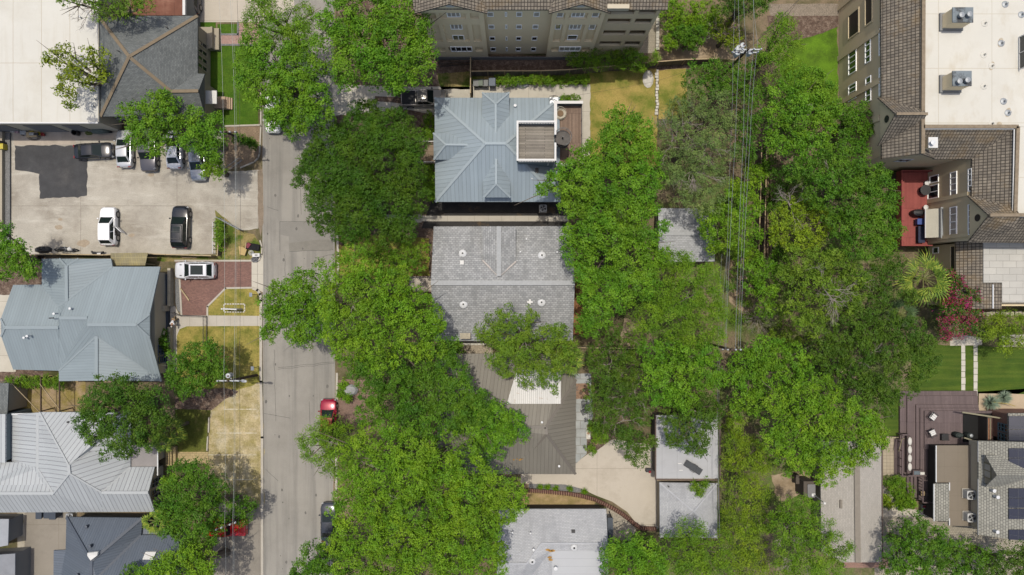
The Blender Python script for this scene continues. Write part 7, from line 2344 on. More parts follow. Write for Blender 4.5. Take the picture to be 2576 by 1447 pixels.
skinned('nose', [((.06, -.71, 1.325), .014), ((.06, -.74, 1.30), .012)], [(0, 1)], m_skin, pb, 1)
skinned('mouth', [((.035, -.70, 1.285), .008), ((.085, -.70, 1.285), .008)], [(0, 1)], plain('lips', (.32, .12, .10), .6), pb, 1)
# ---------------------------------------------------------------- trees
m_bark = M('grey_bark', (.20, .165, .125), .95, .1, var=.25, vs=4, var2=.2, vs2=14)
m_deadwood = M('dead_branches', (.34, .30, .26), .95, .1, var=.2, vs=4)
LEAF = {  # colour, leaf length, width, leaves per square metre, openness
 'pecan':  (leafmat('pecan_leaves', (.080, .176, .009)), .30, .13, 62, 1.0),
 'lime':   (leafmat('lime_green_leaves', (.100, .196, .009)), .27, .12, 62, 1.0),
 'deep':   (leafmat('deep_green_leaves', (0.056, 0.13, 0.008)), .26, .12, 64, 1.0),
 'oak':    (leafmat('live_oak_leaves', (0.044, 0.098, 0.006)), .20, .095, 100, .9),
 'olive':  (leafmat('olive_green_leaves', (0.092, 0.158, 0.012)), .24, .11, 66, 1.0),
 'dark':   (leafmat('dark_evergreen_leaves', (0.05, 0.1, 0.008)), .24, .11, 70, 1.0),
 'grey':   (leafmat('grey_green_leaves', (0.105, 0.158, 0.04)), .22, .085, 54, 1.15),
 'yellow': (leafmat('yellow_green_leaves', (0.135, 0.2, 0.01)), .26, .12, 58, 1.05),
 'glossy': (leafmat('glossy_yellowish_leaves', (0.135, 0.18, 0.01)), .34, .15, 40, 1.0),
 'feather': (leafmat('feathery_green_leaves', (0.092, 0.176, 0.009)), .30, .075, 62, 1.15),
 'bamboo': (leafmat('bamboo_leaves', (0.125, 0.195, 0.01)), .36, .07, 62, 1.15),
 'forest': (leafmat('forest_green_leaves', (.045, .100, .008)), .26, .12, 66, 1.0),
 'shrub':  (leafmat('shrub_leaves', (0.085, 0.165, 0.008)), .18, .09, 90, 1.0),
}
m_pink = leafmat('magenta_blossom', (.25, .03, .075), .03, .3, .25)


def unit(a):
 return a / np.maximum(np.linalg.norm(a, axis=-1, keepdims=True), 1e-9)


def crown_quads(centres, radii, dens, ll, lw, tuft=9, low=-.35, spread=.85, gap=1.0, full=1.0):
 """leaves on billowing clumps spread over each lobe, with deep gaps between; returns quads (n,4,3) and a tint per leaf"""
 P, N_, T_ = [], [], []
 for c, (r, h) in zip(centres, radii):
  k = max(6, int(6 + 3.4 * r * gap))
  i = np.arange(k) + .5
  cz = 1 - i / k * .98
  ph = i * 2.39996 + rng.uniform(0, 6.28)
  sn = np.sqrt(np.clip(1 - cz * cz, 0, 1))
  d = unit(np.stack((sn * np.cos(ph), sn * np.sin(ph), cz), 1) + rng.normal(size=(k, 3)) * .2)
  f = rng.uniform(.52, 1.02, (k, 1))
  sc = c + d * f * np.array((r, r, h))
  sr = r * rng.uniform(.62, 1.05, k) * 1.19 * full / math.sqrt(k)
  for s, q in zip(sc, sr):
   q = max(q, .32)
   n = int(dens * q * q * 7.0)
   nt = max(2, n // tuft)
   d = unit(rng.normal(size=(nt, 3)))
   d[:, 2] = np.where(d[:, 2] < low, -d[:, 2], d[:, 2])
   tr = q * np.clip(rng.normal(.94, .11, (nt, 1)), .45, 1.35)
   tc = s + d * tr * np.array((1, 1, .9))
   idx = rng.integers(0, nt, n)
   P.append(tc[idx] + rng.normal(size=(n, 3)) * ll * spread * .62 * np.array((1, 1, .7)))
   N_.append(d[idx])
   tt = rng.random(nt)
   T_.append(np.clip(.45 * rng.random() + .25 * tt[idx] + .30 * rng.random(n), 0, 1))
  # a loose layer low inside the lobe, tinted darker to add shade
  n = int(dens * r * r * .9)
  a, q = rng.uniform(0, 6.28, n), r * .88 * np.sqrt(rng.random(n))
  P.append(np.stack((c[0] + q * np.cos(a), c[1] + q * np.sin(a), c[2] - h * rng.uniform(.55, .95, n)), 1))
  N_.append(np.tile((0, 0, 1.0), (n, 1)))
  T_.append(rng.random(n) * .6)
 P, D, T_ = np.vstack(P), np.vstack(N_), np.concatenate(T_)
 # leaves buried deep inside another lobe are never seen
 keep = P[:, 2] > .12
 for c, (r, h) in zip(centres, radii):
  e = (P - c) / np.array((r, r, h))
  keep &= ~(((e ** 2).sum(1) < .22) & (e[:, 2] > -.5))
 P, D, T_ = P[keep], D[keep], T_[keep]
 n = len(P)
 nrm = unit(D * .85 + np.array((0, 0, .35)) + rng.normal(size=(n, 3)) * .52)
 t = unit(np.cross(nrm, rng.normal(size=(n, 3))))
 b = np.cross(nrm, t)
 L = (ll * rng.uniform(.6, 1.25, (n, 1))) / 2
 W_ = (lw * rng.uniform(.7, 1.25, (n, 1))) / 2
 return np.stack((P - t * L, P + b * W_, P + t * L, P - b * W_), 1), T_


def quads_object(name, Q, mat, parent=None, tint=None, **kw):
 n = len(Q)
 org = np.array(origin(parent)) if parent is not None else np.zeros(3)
 me = bpy.data.meshes.new(name)
 me.vertices.add(n * 4)
 me.vertices.foreach_set('co', (Q.reshape(-1, 3) - org).astype(np.float32).ravel())
 me.loops.add(n * 4)
 me.loops.foreach_set('vertex_index', np.arange(n * 4, dtype=np.int32))
 me.polygons.add(n)
 me.polygons.foreach_set('loop_start', np.arange(0, n * 4, 4, dtype=np.int32))
 me.polygons.foreach_set('loop_total', np.full(n, 4, dtype=np.int32))
 a = me.attributes.new('tint', 'FLOAT', 'FACE')
 a.data.foreach_set('value', (rng.random(n) if tint is None else tint).astype(np.float32))
 me.materials.append(mat)
 me.update(calc_edges=True)
 o = bpy.data.objects.new(name, me)
 COL.objects.link(o)
 if parent is not None:
  o.parent = parent
 return tag(o, **kw)


def limbs(base, z0, tips, rad):
 mb = MB()
 base = Vector(base)
 fork = base.lerp(Vector((sum(t.x for t in tips) / len(tips), sum(t.y for t in tips) / len(tips), z0)), .5)
 fork.z = z0 * .45
 mb.tube([base, base.lerp(fork, .5) + Vector((.05, .03, 0)), fork], [rad * 1.35, rad, rad * .85], 9)
 for t in tips:
  m1 = fork.lerp(t, .5) + Vector((0, 0, -.12 * (t - fork).length + .1))
  mb.tube([fork, m1, t], [rad * .6, rad * .36, rad * .07], 6)
  for k in range(2):
   e = t + Vector((random.uniform(-1, 1), random.uniform(-1, 1), random.uniform(.1, .6))) * (t - fork).length * .35
   mb.tube([m1.lerp(t, .5), e], [rad * .2, rad * .03], 5)
 return mb


def bare(mb, p, d, ln, r, depth):
 q = p + d * ln
 mb.tube([p, p.lerp(q, .5) + Vector((random.uniform(-1, 1), random.uniform(-1, 1), random.uniform(-.5, .8))) * ln * .10, q], [r, r * .8, r * .55], 5, False)
 if depth == 0:
  return
 for k in range(random.choice((2, 3, 3))):
  e = (d + Vector((random.uniform(-1, 1), random.uniform(-1, 1), random.uniform(-.25, .5))) * .75).normalized()
  bare(mb, p.lerp(q, random.uniform(.55, 1)), e, ln * random.uniform(.55, .8), r * .55, depth - 1)


NQ = 0


def tree(label, kind, z, lobes, base=None, flat=.85, cat='tree', name='tree', dead=(), group=None, blossom=0, dens=1.0, trunk=True, rscale=1.0):
 """lobes: (x, y, radius in image pixels [, height])"""
 global NQ
 mat, ll, lw, dn, opn = LEAF[kind]
 ll, lw, dn = ll * .86, lw * .86, dn * 1.2
 C, Rr = [], []
 for l in lobes:
  zc = l[3] if len(l) > 3 else z + random.uniform(-.7, .7)
  p = at(l[0], l[1], zc)
  r = l[2] * (HT - zc) / FOC * 1.0 * rscale
  C.append(np.array(p))
  Rr.append((r, max(.5, min(r * flat, zc * .8))))
 bx = base if base else None
 if bx:
  b = at(bx[0], bx[1], 0)
 else:
  m_ = sum(C) / len(C)
  b = Vector((m_[0], m_[1], 0))
 t = thing(name, label, cat, b, 0, group)
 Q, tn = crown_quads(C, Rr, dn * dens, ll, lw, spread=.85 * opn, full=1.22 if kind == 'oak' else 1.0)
 NQ += len(Q)
 if blossom:
  sel = rng.random(len(Q)) < blossom * .25
  hi = Q[:, :, 2].mean(1) > np.median(Q[:, :, 2]) - .3
  cl = np.sin(Q[:, 0, 0] * 2.9 + 1) + np.sin(Q[:, 0, 1] * 3.3) + np.sin((Q[:, 0, 0] + Q[:, 0, 1]) * 1.7)
  sel |= (rng.random(len(Q)) < blossom) & hi & (cl > .25)
  quads_object('blossoms', Q[sel] + np.array((0, 0, .1)), m_pink, t)
  Q, tn = Q[~sel], tn[~sel]
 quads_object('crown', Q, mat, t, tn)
 if trunk:
  tips = [Vector(c + np.array((0, 0, r[1] * .35))) for c, r in zip(C, Rr)]
  limbs(b, z, tips[:9], .10 + .028 * max(z, 3) * min(1.3, (len(lobes) / 5) ** .5)).build('trunk', m_bark, t)
 for dx, dy, dz, ln, n_ in dead:
  mb = MB()
  p = at(dx, dy, dz)
  for k in range(n_):
   a = random.uniform(0, 6.28)
   bare(mb, p - Vector((0, 0, .4)), Vector((math.cos(a), math.sin(a), random.uniform(.15, .5))).normalized(), ln * random.uniform(.7, 1.2), .022 + .017 * ln, 3)
  mb.build('dead_branch', m_deadwood, t)
 return t


T = tree
# west side
T('sparse tree of large yellowish leaves overhanging the white shop roof', 'glossy', 7.6, [(140, 148, 20), (165, 128, 18), (185, 165, 22), (225, 140, 18), (255, 145, 22), (245, 175, 22), (262, 195, 16), (225, 210, 20), (180, 205, 20), (165, 190, 16), (155, 225, 14), (180, 240, 15), (178, 266, 12), (200, 180, 18), (125, 155, 10)], (308, 250), dens=.75, rscale=1.05)
T('thin tree with bare twigs between the rusty roof and the white shop roof', 'olive', 8.5, [(268, 12, 30), (300, 30, 28), (335, 18, 34), (362, 8, 26), (235, 2, 26), (200, -6, 22), (255, 42, 16), (160, 2, 14)], (340, 45), dens=.75, dead=((190, 10, 8, 1.3, 4), (225, 20, 8, 1.2, 3)))
T('bright green tree spreading over the row of parked cars', 'pecan', 7.5, [(345, 290, 38), (395, 268, 36), (430, 260, 26), (415, 305, 44), (370, 330, 36), (345, 352, 24), (400, 362, 32), (455, 330, 42), (500, 300, 32), (520, 325, 34), (545, 345, 30), (485, 355, 34), (530, 375, 30), (410, 243, 16), (548, 300, 18)], (566, 372))
T('small lime green tree at the right end of the parked cars', 'lime', 5.5, [(535, 415, 26), (550, 425, 22), (522, 428, 18), (540, 400, 20)], (570, 440))
T('street tree at the top left with a tall bright crown over the brick walk', 'feather', 9.0, [(665, 35, 48), (720, 50, 58), (765, 40, 40), (690, 80, 52), (745, 95, 48), (635, 60, 28), (650, 10, 30), (775, 90, 26)], (745, 105))
T('large street tree between the front lawn and the road in the upper left', 'pecan', 9.5, [(640, 120, 40), (690, 150, 60), (640, 175, 42), (745, 160, 60), (790, 190, 44), (680, 215, 58), (740, 230, 60), (795, 250, 42), (640, 230, 36), (700, 270, 50), (755, 290, 52), (800, 290, 34), (740, 325, 30), (690, 300, 34), (612, 200, 18)], (790, 280))
T('massive green tree in front of the apartment block', 'pecan', 12.0, [(860, 40, 60), (930, 30, 70), (1000, 40, 70), (1055, 70, 42), (850, 110, 56), (920, 110, 72), (995, 110, 72), (1060, 130, 45), (880, 170, 50), (945, 175, 56), (1010, 180, 50), (1055, 180, 38), (985, 210, 30), (870, 205, 26), (830, 60, 30)], (1000, 230))
T('dark domed live oak at the corner of the driveway and the street', 'oak', 7.5, [(905, 330, 66), (845, 370, 62), (975, 330, 58), (800, 440, 58), (880, 430, 84), (970, 420, 84), (1030, 430, 50), (830, 510, 66), (900, 520, 76), (980, 520, 70), (1040, 510, 44), (880, 580, 44), (950, 580, 52), (1010, 575, 44), (770, 450, 30), (920, 285, 34), (1035, 360, 40), (1010, 305, 34), (820, 560, 32), (795, 400, 36)], None, .8)
T('crape myrtle with a few red blooms beside the dark live oak', 'shrub', 5.5, [(950, 640, 34), (985, 625, 32), (1020, 645, 38), (1060, 635, 26), (1000, 675, 32), (1045, 670, 24), (970, 665, 30)], (1020, 665), blossom=.006)
T('bright tree whose outermost bough hangs over the middle of the street', 'pecan', 8.5, [(682, 768, 30), (695, 728, 24), (690, 808, 34), (722, 775, 34), (745, 730, 44), (772, 710, 36), (750, 790, 48), (778, 830, 40), (675, 838, 22), (735, 845, 22), (765, 855, 22), (800, 760, 44), (805, 810, 36)], (860, 770))
T('huge light green tree west of the grey shingle house', 'lime', 11.0, [(850, 690, 50), (905, 670, 52), (860, 750, 60), (930, 730, 66), (985, 720, 48), (1000, 780, 66), (1050, 760, 46), (1080, 800, 46), (940, 800, 66), (870, 820, 58), (1040, 840, 62), (1090, 860, 40), (960, 870, 66), (880, 880, 54), (830, 780, 36), (1010, 690, 28), (1100, 820, 24)], (1010, 790), dead=((885, 770, 11.8, 1.1, 3), (930, 740, 12, .9, 2)))
T('broad dark green tree between the street and the taupe roof', 'deep', 9.5, [(905, 925, 40), (965, 940, 62), (1040, 920, 66), (1110, 900, 44), (1140, 940, 50), (1080, 985, 66), (1160, 990, 50), (990, 1005, 60), (940, 990, 40), (935, 1035, 40), (1130, 1040, 62), (1050, 1055, 60), (1190, 1030, 46), (1130, 875, 30)], (1110, 930))
T('tree with a rounded crown lapping over the taupe roof', 'pecan', 8.0, [(1215, 1020, 40), (1250, 1045, 44), (1290, 1060, 36), (1305, 1085, 26), (1200, 1075, 50), (1260, 1095, 46), (1220, 1130, 44), (1180, 1010, 34)], (1230, 1040), dead=((1155, 1100, 8.5, .8, 2),))
T('willowy tree whose thin sprays reach over the street near the red car', 'feather', 6.5, [(775, 1100, 26), (805, 1085, 34), (835, 1070, 32), (800, 1130, 34), (840, 1110, 44), (850, 1150, 40), (828, 1090, 30), (815, 1075, 20), (815, 1160, 26), (880, 1090, 38), (760, 1110, 12), (775, 1140, 14), (850, 1180, 26)], (880, 1080), dens=.8)
T('enormous spreading tree filling the lower middle of the block', 'lime', 11.0, [(900, 1150, 60), (970, 1120, 66), (1040, 1130, 66), (950, 1200, 72), (1030, 1200, 76), (1110, 1150, 66), (1110, 1220, 70), (1180, 1180, 58), (1190, 1250, 66), (1250, 1220, 50), (1290, 1240, 40), (1260, 1280, 50), (890, 1240, 54), (870, 1290, 44), (960, 1280, 72), (1050, 1280, 76), (1140, 1300, 66), (1210, 1320, 54)], (1140, 1120), dead=((950, 1190, 12, 1.0, 3), (1020, 1260, 12, .9, 2)))
T('wide bright tree at the bottom centre beside the pale shingle roof', 'lime', 10.5, [(920, 1350, 64), (1000, 1350, 70), (1080, 1360, 70), (1160, 1365, 62), (1220, 1370, 50), (900, 1420, 60), (980, 1420, 66), (1070, 1430, 70), (1150, 1430, 62), (1230, 1420, 44), (1255, 1390, 28), (1000, 1480, 60), (1100, 1490, 60), (850, 1370, 36)], (1120, 1300))
T('dark green tree at the bottom beside the street', 'deep', 8.0, [(790, 1400, 44), (830, 1390, 40), (760, 1430, 34), (800, 1450, 44), (745, 1460, 30), (850, 1440, 40)], (850, 1360))
T('large dense tree shading the north side of the pale ribbed roof', 'forest', 8.5, [(270, 985, 44), (310, 975, 40), (235, 1020, 36), (290, 1035, 54), (345, 1010, 50), (385, 1000, 36), (240, 1070, 44), (215, 1050, 28), (310, 1090, 50), (370, 1070, 48), (260, 1115, 36), (320, 1125, 30), (410, 1045, 30), (375, 1110, 28)], (390, 1010))
T('young round crowned tree on the dry front lawn', 'deep', 6.0, [(450, 920, 34), (490, 895, 40), (530, 900, 36), (515, 935, 36), (470, 950, 36), (555, 910, 22), (440, 960, 24), (500, 970, 30), (540, 945, 24), (560, 940, 16), (470, 985, 22), (530, 870, 18)], (545, 915))
T('tall green tree beside the red pickup', 'deep', 8.0, [(430, 1230, 32), (465, 1195, 36), (500, 1190, 36), (450, 1270, 44), (505, 1245, 50), (545, 1225, 34), (440, 1310, 40), (500, 1300, 50), (550, 1280, 34), (470, 1345, 40), (520, 1345, 38), (425, 1275, 30), (550, 1320, 22), (475, 1180, 26)], (600, 1255))
T('bright tree over the slate blue roof at the bottom left', 'lime', 8.0, [(400, 1425, 34), (440, 1410, 38), (480, 1390, 34), (480, 1430, 46), (520, 1415, 30), (430, 1460, 44), (500, 1470, 44), (365, 1445, 22)], (570, 1390))
T('small dark green tree over the bottom edge of the slate roof', 'deep', 6.5, [(335, 1440, 24), (320, 1455, 24), (360, 1460, 26)], (420, 1410))
T('leafy green tree at the left edge beside the car park', 'pecan', 6.5, [(10, 605, 26), (30, 640, 30), (55, 625, 20), (60, 660, 26), (20, 680, 30), (85, 672, 16), (75, 690, 16), (-5, 650, 30), (10, 580, 16)], (95, 655))
T('small leafy tree between the garden path and the street wires', 'deep', 5.0, [(600, 1265, 22), (615, 1285, 26), (590, 1295, 22), (628, 1268, 16), (605, 1310, 16)], (640, 1275), dens=.8)
T('light green shrub beside the lower left front steps', 'lime', 3.5, [(420, 1215, 18), (435, 1205, 16), (428, 1228, 14)], cat='shrub', name='shrub')
# middle
T('olive coloured tree growing across the grey shingle roof', 'olive', 8.0, [(1235, 830, 34), (1270, 800, 34), (1262, 850, 40), (1310, 830, 38), (1335, 795, 20), (1320, 880, 48), (1375, 850, 40), (1400, 870, 40), (1365, 905, 46), (1410, 830, 22), (1435, 880, 30), (1290, 905, 44), (1250, 895, 36), (1330, 940, 42), (1380, 950, 34), (1215, 845, 16), (1420, 915, 30)], (1330, 870), dead=((1320, 860, 8.6, .7, 2),))
T('tall pecan east of the blue roofed house', 'pecan', 10.0, [(1570, 310, 52), (1545, 345, 48), (1610, 345, 44), (1470, 400, 40), (1430, 430, 38), (1395, 455, 26), (1365, 475, 18), (1510, 400, 60), (1570, 400, 62), (1620, 405, 40), (1470, 460, 52), (1530, 470, 64), (1590, 470, 60), (1640, 450, 34), (1440, 510, 44), (1500, 530, 60), (1570, 540, 60), (1620, 520, 40)], (1500, 500))
T('broad tree between the grey shingle house and the small shed', 'pecan', 9.5, [(1440, 590, 36), (1485, 590, 52), (1540, 600, 58), (1600, 580, 44), (1630, 600, 34), (1450, 640, 40), (1510, 660, 58), (1580, 660, 60), (1640, 650, 34), (1475, 700, 36), (1530, 730, 58), (1600, 720, 56), (1480, 750, 30), (1500, 790, 44), (1475, 820, 34), (1665, 570, 18), (1668, 650, 24)], (1510, 690))
T('green tree south of the small shed', 'feather', 9.0, [(1660, 690, 42), (1705, 660, 36), (1735, 690, 46), (1780, 690, 34), (1655, 745, 54), (1720, 750, 60), (1785, 745, 46), (1690, 805, 58), (1760, 800, 56), (1805, 790, 26), (1740, 845, 48), (1620, 790, 44), (1625, 840, 34), (1800, 840, 26), (1690, 655, 26), (1722, 662, 22), (1665, 640, 18)], (1650, 760), dead=((1715, 760, 9.7, .8, 2),))
T('grey green tree with many visible pale twigs beside the power lines', 'grey', 9.0, [(1705, 280, 42), (1750, 255, 38), (1800, 270, 44), (1830, 300, 30), (1690, 330, 38), (1750, 320, 52), (1810, 335, 40), (1700, 390, 46), (1765, 385, 54), (1825, 390, 32), (1690, 445, 36), (1740, 450, 46), (1795, 450, 40), (1760, 500, 32), (1720, 500, 26), (1790, 505, 32), (1755, 520, 22)], (1700, 400), dead=((1690, 370, 9.2, 1.6, 6), (1740, 430, 9.2, 1.5, 6), (1780, 360, 9.5, 1.3, 5), (1720, 310, 9.2, 1.2, 5), (1800, 420, 9, 1.3, 4)), dens=1.1)
T('dark sparse oak with twisting pale limbs above the driveway', 'dark', 7.5, [(1530, 840, 34), (1500, 890, 34), (1560, 880, 40), (1520, 930, 44), (1580, 930, 44), (1500, 985, 36), (1550, 990, 50), (1600, 980, 38), (1520, 1040, 38), (1570, 1045, 46), (1615, 1040, 30), (1570, 1095, 34), (1600, 1110, 30), (1610, 1150, 24), (1590, 1140, 22), (1635, 1110, 20), (1510, 1075, 20)], (1540, 960), dens=.9, dead=((1590, 990, 8, 1.3, 4), (1540, 915, 8, 1.0, 4), (1570, 1060, 8, 1.0, 3), (1605, 970, 8, 1.2, 3)))
T('bright green tree north of the flat garage', 'pecan', 9.0, [(1640, 890, 34), (1690, 880, 40), (1740, 890, 48), (1785, 890, 30), (1650, 940, 44), (1710, 945, 54), (1770, 945, 44), (1660, 990, 38), (1715, 1000, 40), (1800, 960, 24)], (1660, 920))
T('dark oak lapping over the north edge of the flat garage roof', 'dark', 6.5, [(1700, 1040, 34), (1740, 1020, 36), (1780, 1020, 34), (1700, 1085, 30), (1745, 1070, 40), (1785, 1060, 26), (1725, 1115, 26), (1765, 1110, 26), (1760, 1135, 16), (1690, 1110, 18), (1800, 1040, 20)], (1700, 1010), dead=((1735, 1030, 7, .7, 3),))
T('round leafy tree below the pebble path at the bottom', 'pecan', 7.0, [(1540, 1395, 34), (1580, 1375, 38), (1630, 1380, 34), (1590, 1420, 46), (1640, 1425, 38), (1545, 1440, 38), (1600, 1470, 46), (1655, 1405, 24)], (1570, 1370))
T('bushy bright tree over the south end of the hip garage roof', 'feather', 7.0, [(1690, 1370, 34), (1735, 1335, 36), (1760, 1355, 34), (1730, 1390, 48), (1785, 1385, 36), (1690, 1420, 40), (1750, 1440, 48), (1815, 1400, 34), (1800, 1440, 40), (1820, 1350, 20)], (1700, 1350))
# east woods
T('leafy green tree beneath the transformer pole', 'deep', 7.5, [(1755, 190, 34), (1790, 175, 30), (1745, 230, 30), (1830, 200, 34), (1870, 180, 30), (1800, 225, 30), (1870, 240, 34), (1895, 290, 34), (1880, 330, 34), (1870, 380, 34), (1905, 230, 26)], (1790, 240), dens=.9)
T('soft bright conifer beside the mulch bed and lawn', 'feather', 7.0, [(1955, 85, 32), (1985, 65, 22), (1930, 120, 34), (1975, 125, 36), (1995, 105, 18), (1940, 165, 40), (1985, 165, 30), (1915, 150, 22), (1965, 50, 16)], (1900, 160))
T('light green tree at the edge of the bright lawn', 'pecan', 8.0, [(1995, 205, 36), (2045, 200, 30), (2070, 235, 34), (2010, 250, 46), (1960, 240, 40), (2060, 280, 44), (2100, 270, 18), (2010, 305, 48), (1955, 300, 38), (2060, 325, 40), (2000, 355, 42), (1950, 360, 38), (2045, 380, 40)], (1980, 320), dead=((2000, 270, 9, .9, 3),))
T('round dark tree against the condominium wall', 'deep', 6.5, [(2150, 285, 32), (2175, 300, 26), (2135, 315, 28), (2160, 335, 32), (2185, 325, 20), (2125, 290, 20), (2120, 345, 24)], (2100, 320))
T('big dark tree beside the red deck', 'deep', 9.0, [(2090, 395, 46), (2140, 400, 42), (2040, 430, 44), (2110, 450, 58), (2180, 450, 46), (2220, 470, 36), (2060, 490, 46), (2130, 510, 60), (2200, 515, 52), (2240, 510, 26), (2170, 570, 56), (2110, 570, 44), (2220, 570, 40), (2190, 620, 42), (2140, 620, 44), (2160, 375, 22), (2000, 425, 36), (2225, 620, 26)], (2060, 520), dead=((2090, 430, 10, .8, 2),))
T('yellow leaved tree in the middle of the right hand woods', 'yellow', 7.5, [(1965, 560, 28), (1985, 530, 32), (2025, 520, 34), (2060, 545, 30), (2005, 570, 38), (2050, 580, 32), (1955, 600, 22), (2000, 610, 30), (2040, 615, 26), (1950, 580, 18)], (1930, 590), dead=((1990, 515, 8.6, 1.3, 6),))
T('light green tree lapping over the east edge of the small shed roof', 'lime', 6.5, [(1800, 530, 30), (1840, 520, 34), (1880, 545, 32), (1800, 570, 36), (1850, 575, 42), (1895, 590, 26), (1815, 610, 30), (1780, 590, 22), (1860, 620, 28), (1775, 550, 22), (1778, 575, 24), (1768, 530, 18), (1790, 625, 20)], (1780, 570), rscale=.95)
T('thick green bushes under the power lines', 'lime', 4.0, [(1880, 480, 30), (1905, 440, 26), (1850, 470, 24), (1890, 430, 20), (1900, 520, 22), (1865, 650, 24), (1890, 640, 22)], cat='bushes', name='bush', flat=.8)
T('green tree south of the timber fences', 'pecan', 5.5, [(1910, 690, 34), (1930, 730, 30), (1890, 720, 26), (1905, 660, 20), (1945, 670, 24), (1925, 775, 24)], (1870, 710))
T('olive tree around a bare twisting limb', 'olive', 8.0, [(2005, 665, 40), (2060, 660, 44), (2110, 665, 40), (2000, 715, 38), (2050, 720, 46), (2105, 715, 44), (2150, 700, 36), (2060, 770, 42), (2110, 770, 44), (2000, 790, 34), (2040, 815, 36), (2140, 760, 34), (1975, 690, 26)], (1990, 715), dens=1.0, dead=((2075, 725, 9.2, 1.8, 5), (2100, 745, 9, 1.2, 4), (2125, 735, 9, 1.4, 3)))
T('dark tree below the fan palms', 'dark', 7.0, [(2190, 720, 36), (2200, 770, 44), (2150, 800, 40), (2240, 820, 44), (2180, 840, 52), (2290, 840, 44), (2230, 880, 54), (2160, 890, 48), (2320, 870, 34), (2290, 910, 44), (2340, 910, 26), (2210, 930, 48), (2270, 960, 40), (2160, 950, 44), (2110, 870, 36), (2170, 690, 26), (2310, 940, 26), (2215, 668, 28), (2250, 655, 24), (2240, 690, 28), (2285, 745, 26)], (2150, 830), dead=((2190, 900, 7.8, 1.0, 3),))
T('crape myrtle covered in magenta blossom by the low tiled roof', 'dark', 5.5, [(2395, 705, 26), (2425, 715, 24), (2440, 745, 24), (2400, 745, 34), (2380, 785, 34), (2420, 785, 36), (2395, 825, 34), (2430, 820, 28), (2375, 845, 22), (2450, 780, 18), (2385, 690, 12), (2365, 755, 18)], (2350, 775), .8, blossom=.5)
T('feathery bamboo clump over the stone slabs', 'bamboo', 4.0, [(2490, 815, 30), (2530, 810, 30), (2565, 815, 28), (2510, 845, 30), (2550, 850, 28), (2530, 872, 18), (2480, 840, 20), (2600, 830, 28)], flat=.8)
T('olive green oak west of the lower lawn', 'dark', 6.5, [(2060, 880, 34), (2100, 900, 36), (2080, 850, 26), (2110, 940, 38), (2150, 990, 44), (2200, 990, 40), (2240, 1000, 30), (2230, 1030, 26), (2070, 925, 30), (2190, 960, 30)], (2060, 920))
T('leafy tree south of the crossarm pole', 'pecan', 7.0, [(1870, 910, 36), (1910, 890, 40), (1955, 890, 40), (2000, 900, 38), (1880, 960, 40), (1930, 945, 46), (1980, 945, 42), (2020, 930, 30), (1860, 1010, 32), (1900, 1010, 36), (1840, 940, 22)], (1850, 910), dens=.9)
T('large lime green tree with fine foliage above the tan roof', 'lime', 9.0, [(1950, 1000, 40), (2010, 990, 50), (2070, 980, 46), (1960, 1060, 46), (2030, 1050, 60), (2100, 1030, 52), (2150, 1060, 46), (2190, 1080, 34), (1990, 1110, 50), (2060, 1110, 58), (2130, 1110, 52), (2185, 1120, 40), (2000, 1160, 44), (2060, 1165, 44), (2110, 1155, 40), (2150, 1150, 30), (2080, 1195, 26), (2210, 1110, 22), (1940, 1110, 34), (2180, 1045, 24)], (2010, 1010))
T('bamboo like thicket along the lane east of the garages', 'bamboo', 5.0, [(1850, 1110, 30), (1840, 1160, 30), (1890, 1130, 34), (1880, 1180, 40), (1920, 1165, 30), (1850, 1225, 38), (1900, 1230, 36), (1850, 1290, 38), (1900, 1290, 34), (1840, 1340, 30), (1890, 1345, 38), (1930, 1320, 24), (1850, 1400, 34), (1900, 1410, 36), (1860, 1455, 34), (1915, 1450, 26), (1850, 1070, 24)], (1830, 1180), .9)
T('green tree with bare twigs at the bottom right of the lane', 'feather', 8.0, [(1985, 1280, 34), (2025, 1275, 36), (1970, 1330, 36), (2020, 1325, 46), (2065, 1325, 36), (1985, 1380, 42), (2040, 1385, 48), (2090, 1370, 36), (2110, 1395, 22), (1975, 1430, 40), (2030, 1440, 44), (2085, 1430, 36), (1950, 1300, 18), (2135, 1375, 12)], (1960, 1300), dead=((2010, 1400, 8.6, 1.3, 5), (1975, 1350, 8.6, 1.0, 4)))
T('rounded green tree on the paver drive at the bottom right', 'deep', 6.5, [(2265, 1345, 34), (2300, 1325, 36), (2340, 1345, 34), (2260, 1390, 40), (2310, 1380, 50), (2355, 1390, 34), (2250, 1430, 36), (2300, 1435, 46), (2350, 1435, 36), (2375, 1370, 18)], (2240, 1350))
T('smaller dark tree right of the rounded tree at the bottom right', 'deep', 5.5, [(2395, 1375, 26), (2430, 1380, 28), (2410, 1410, 34), (2450, 1415, 30), (2385, 1425, 26), (2430, 1450, 34), (2470, 1390, 18)], (2360, 1360))
T('very dark tree in the bottom right corner', 'dark', 6.0, [(2515, 1400, 30), (2555, 1390, 34), (2530, 1440, 40), (2480, 1430, 26), (2580, 1430, 34), (2590, 1390, 24), (2500, 1455, 28)], (2450, 1380))
T('dark tree crossed by the power lines at the top edge', 'dark', 7.5, [(1830, 5, 30), (1870, 15, 30), (1905, 20, 26), (1850, -15, 30), (1900, -12, 26), (1925, 5, 18)], (1830, 60))
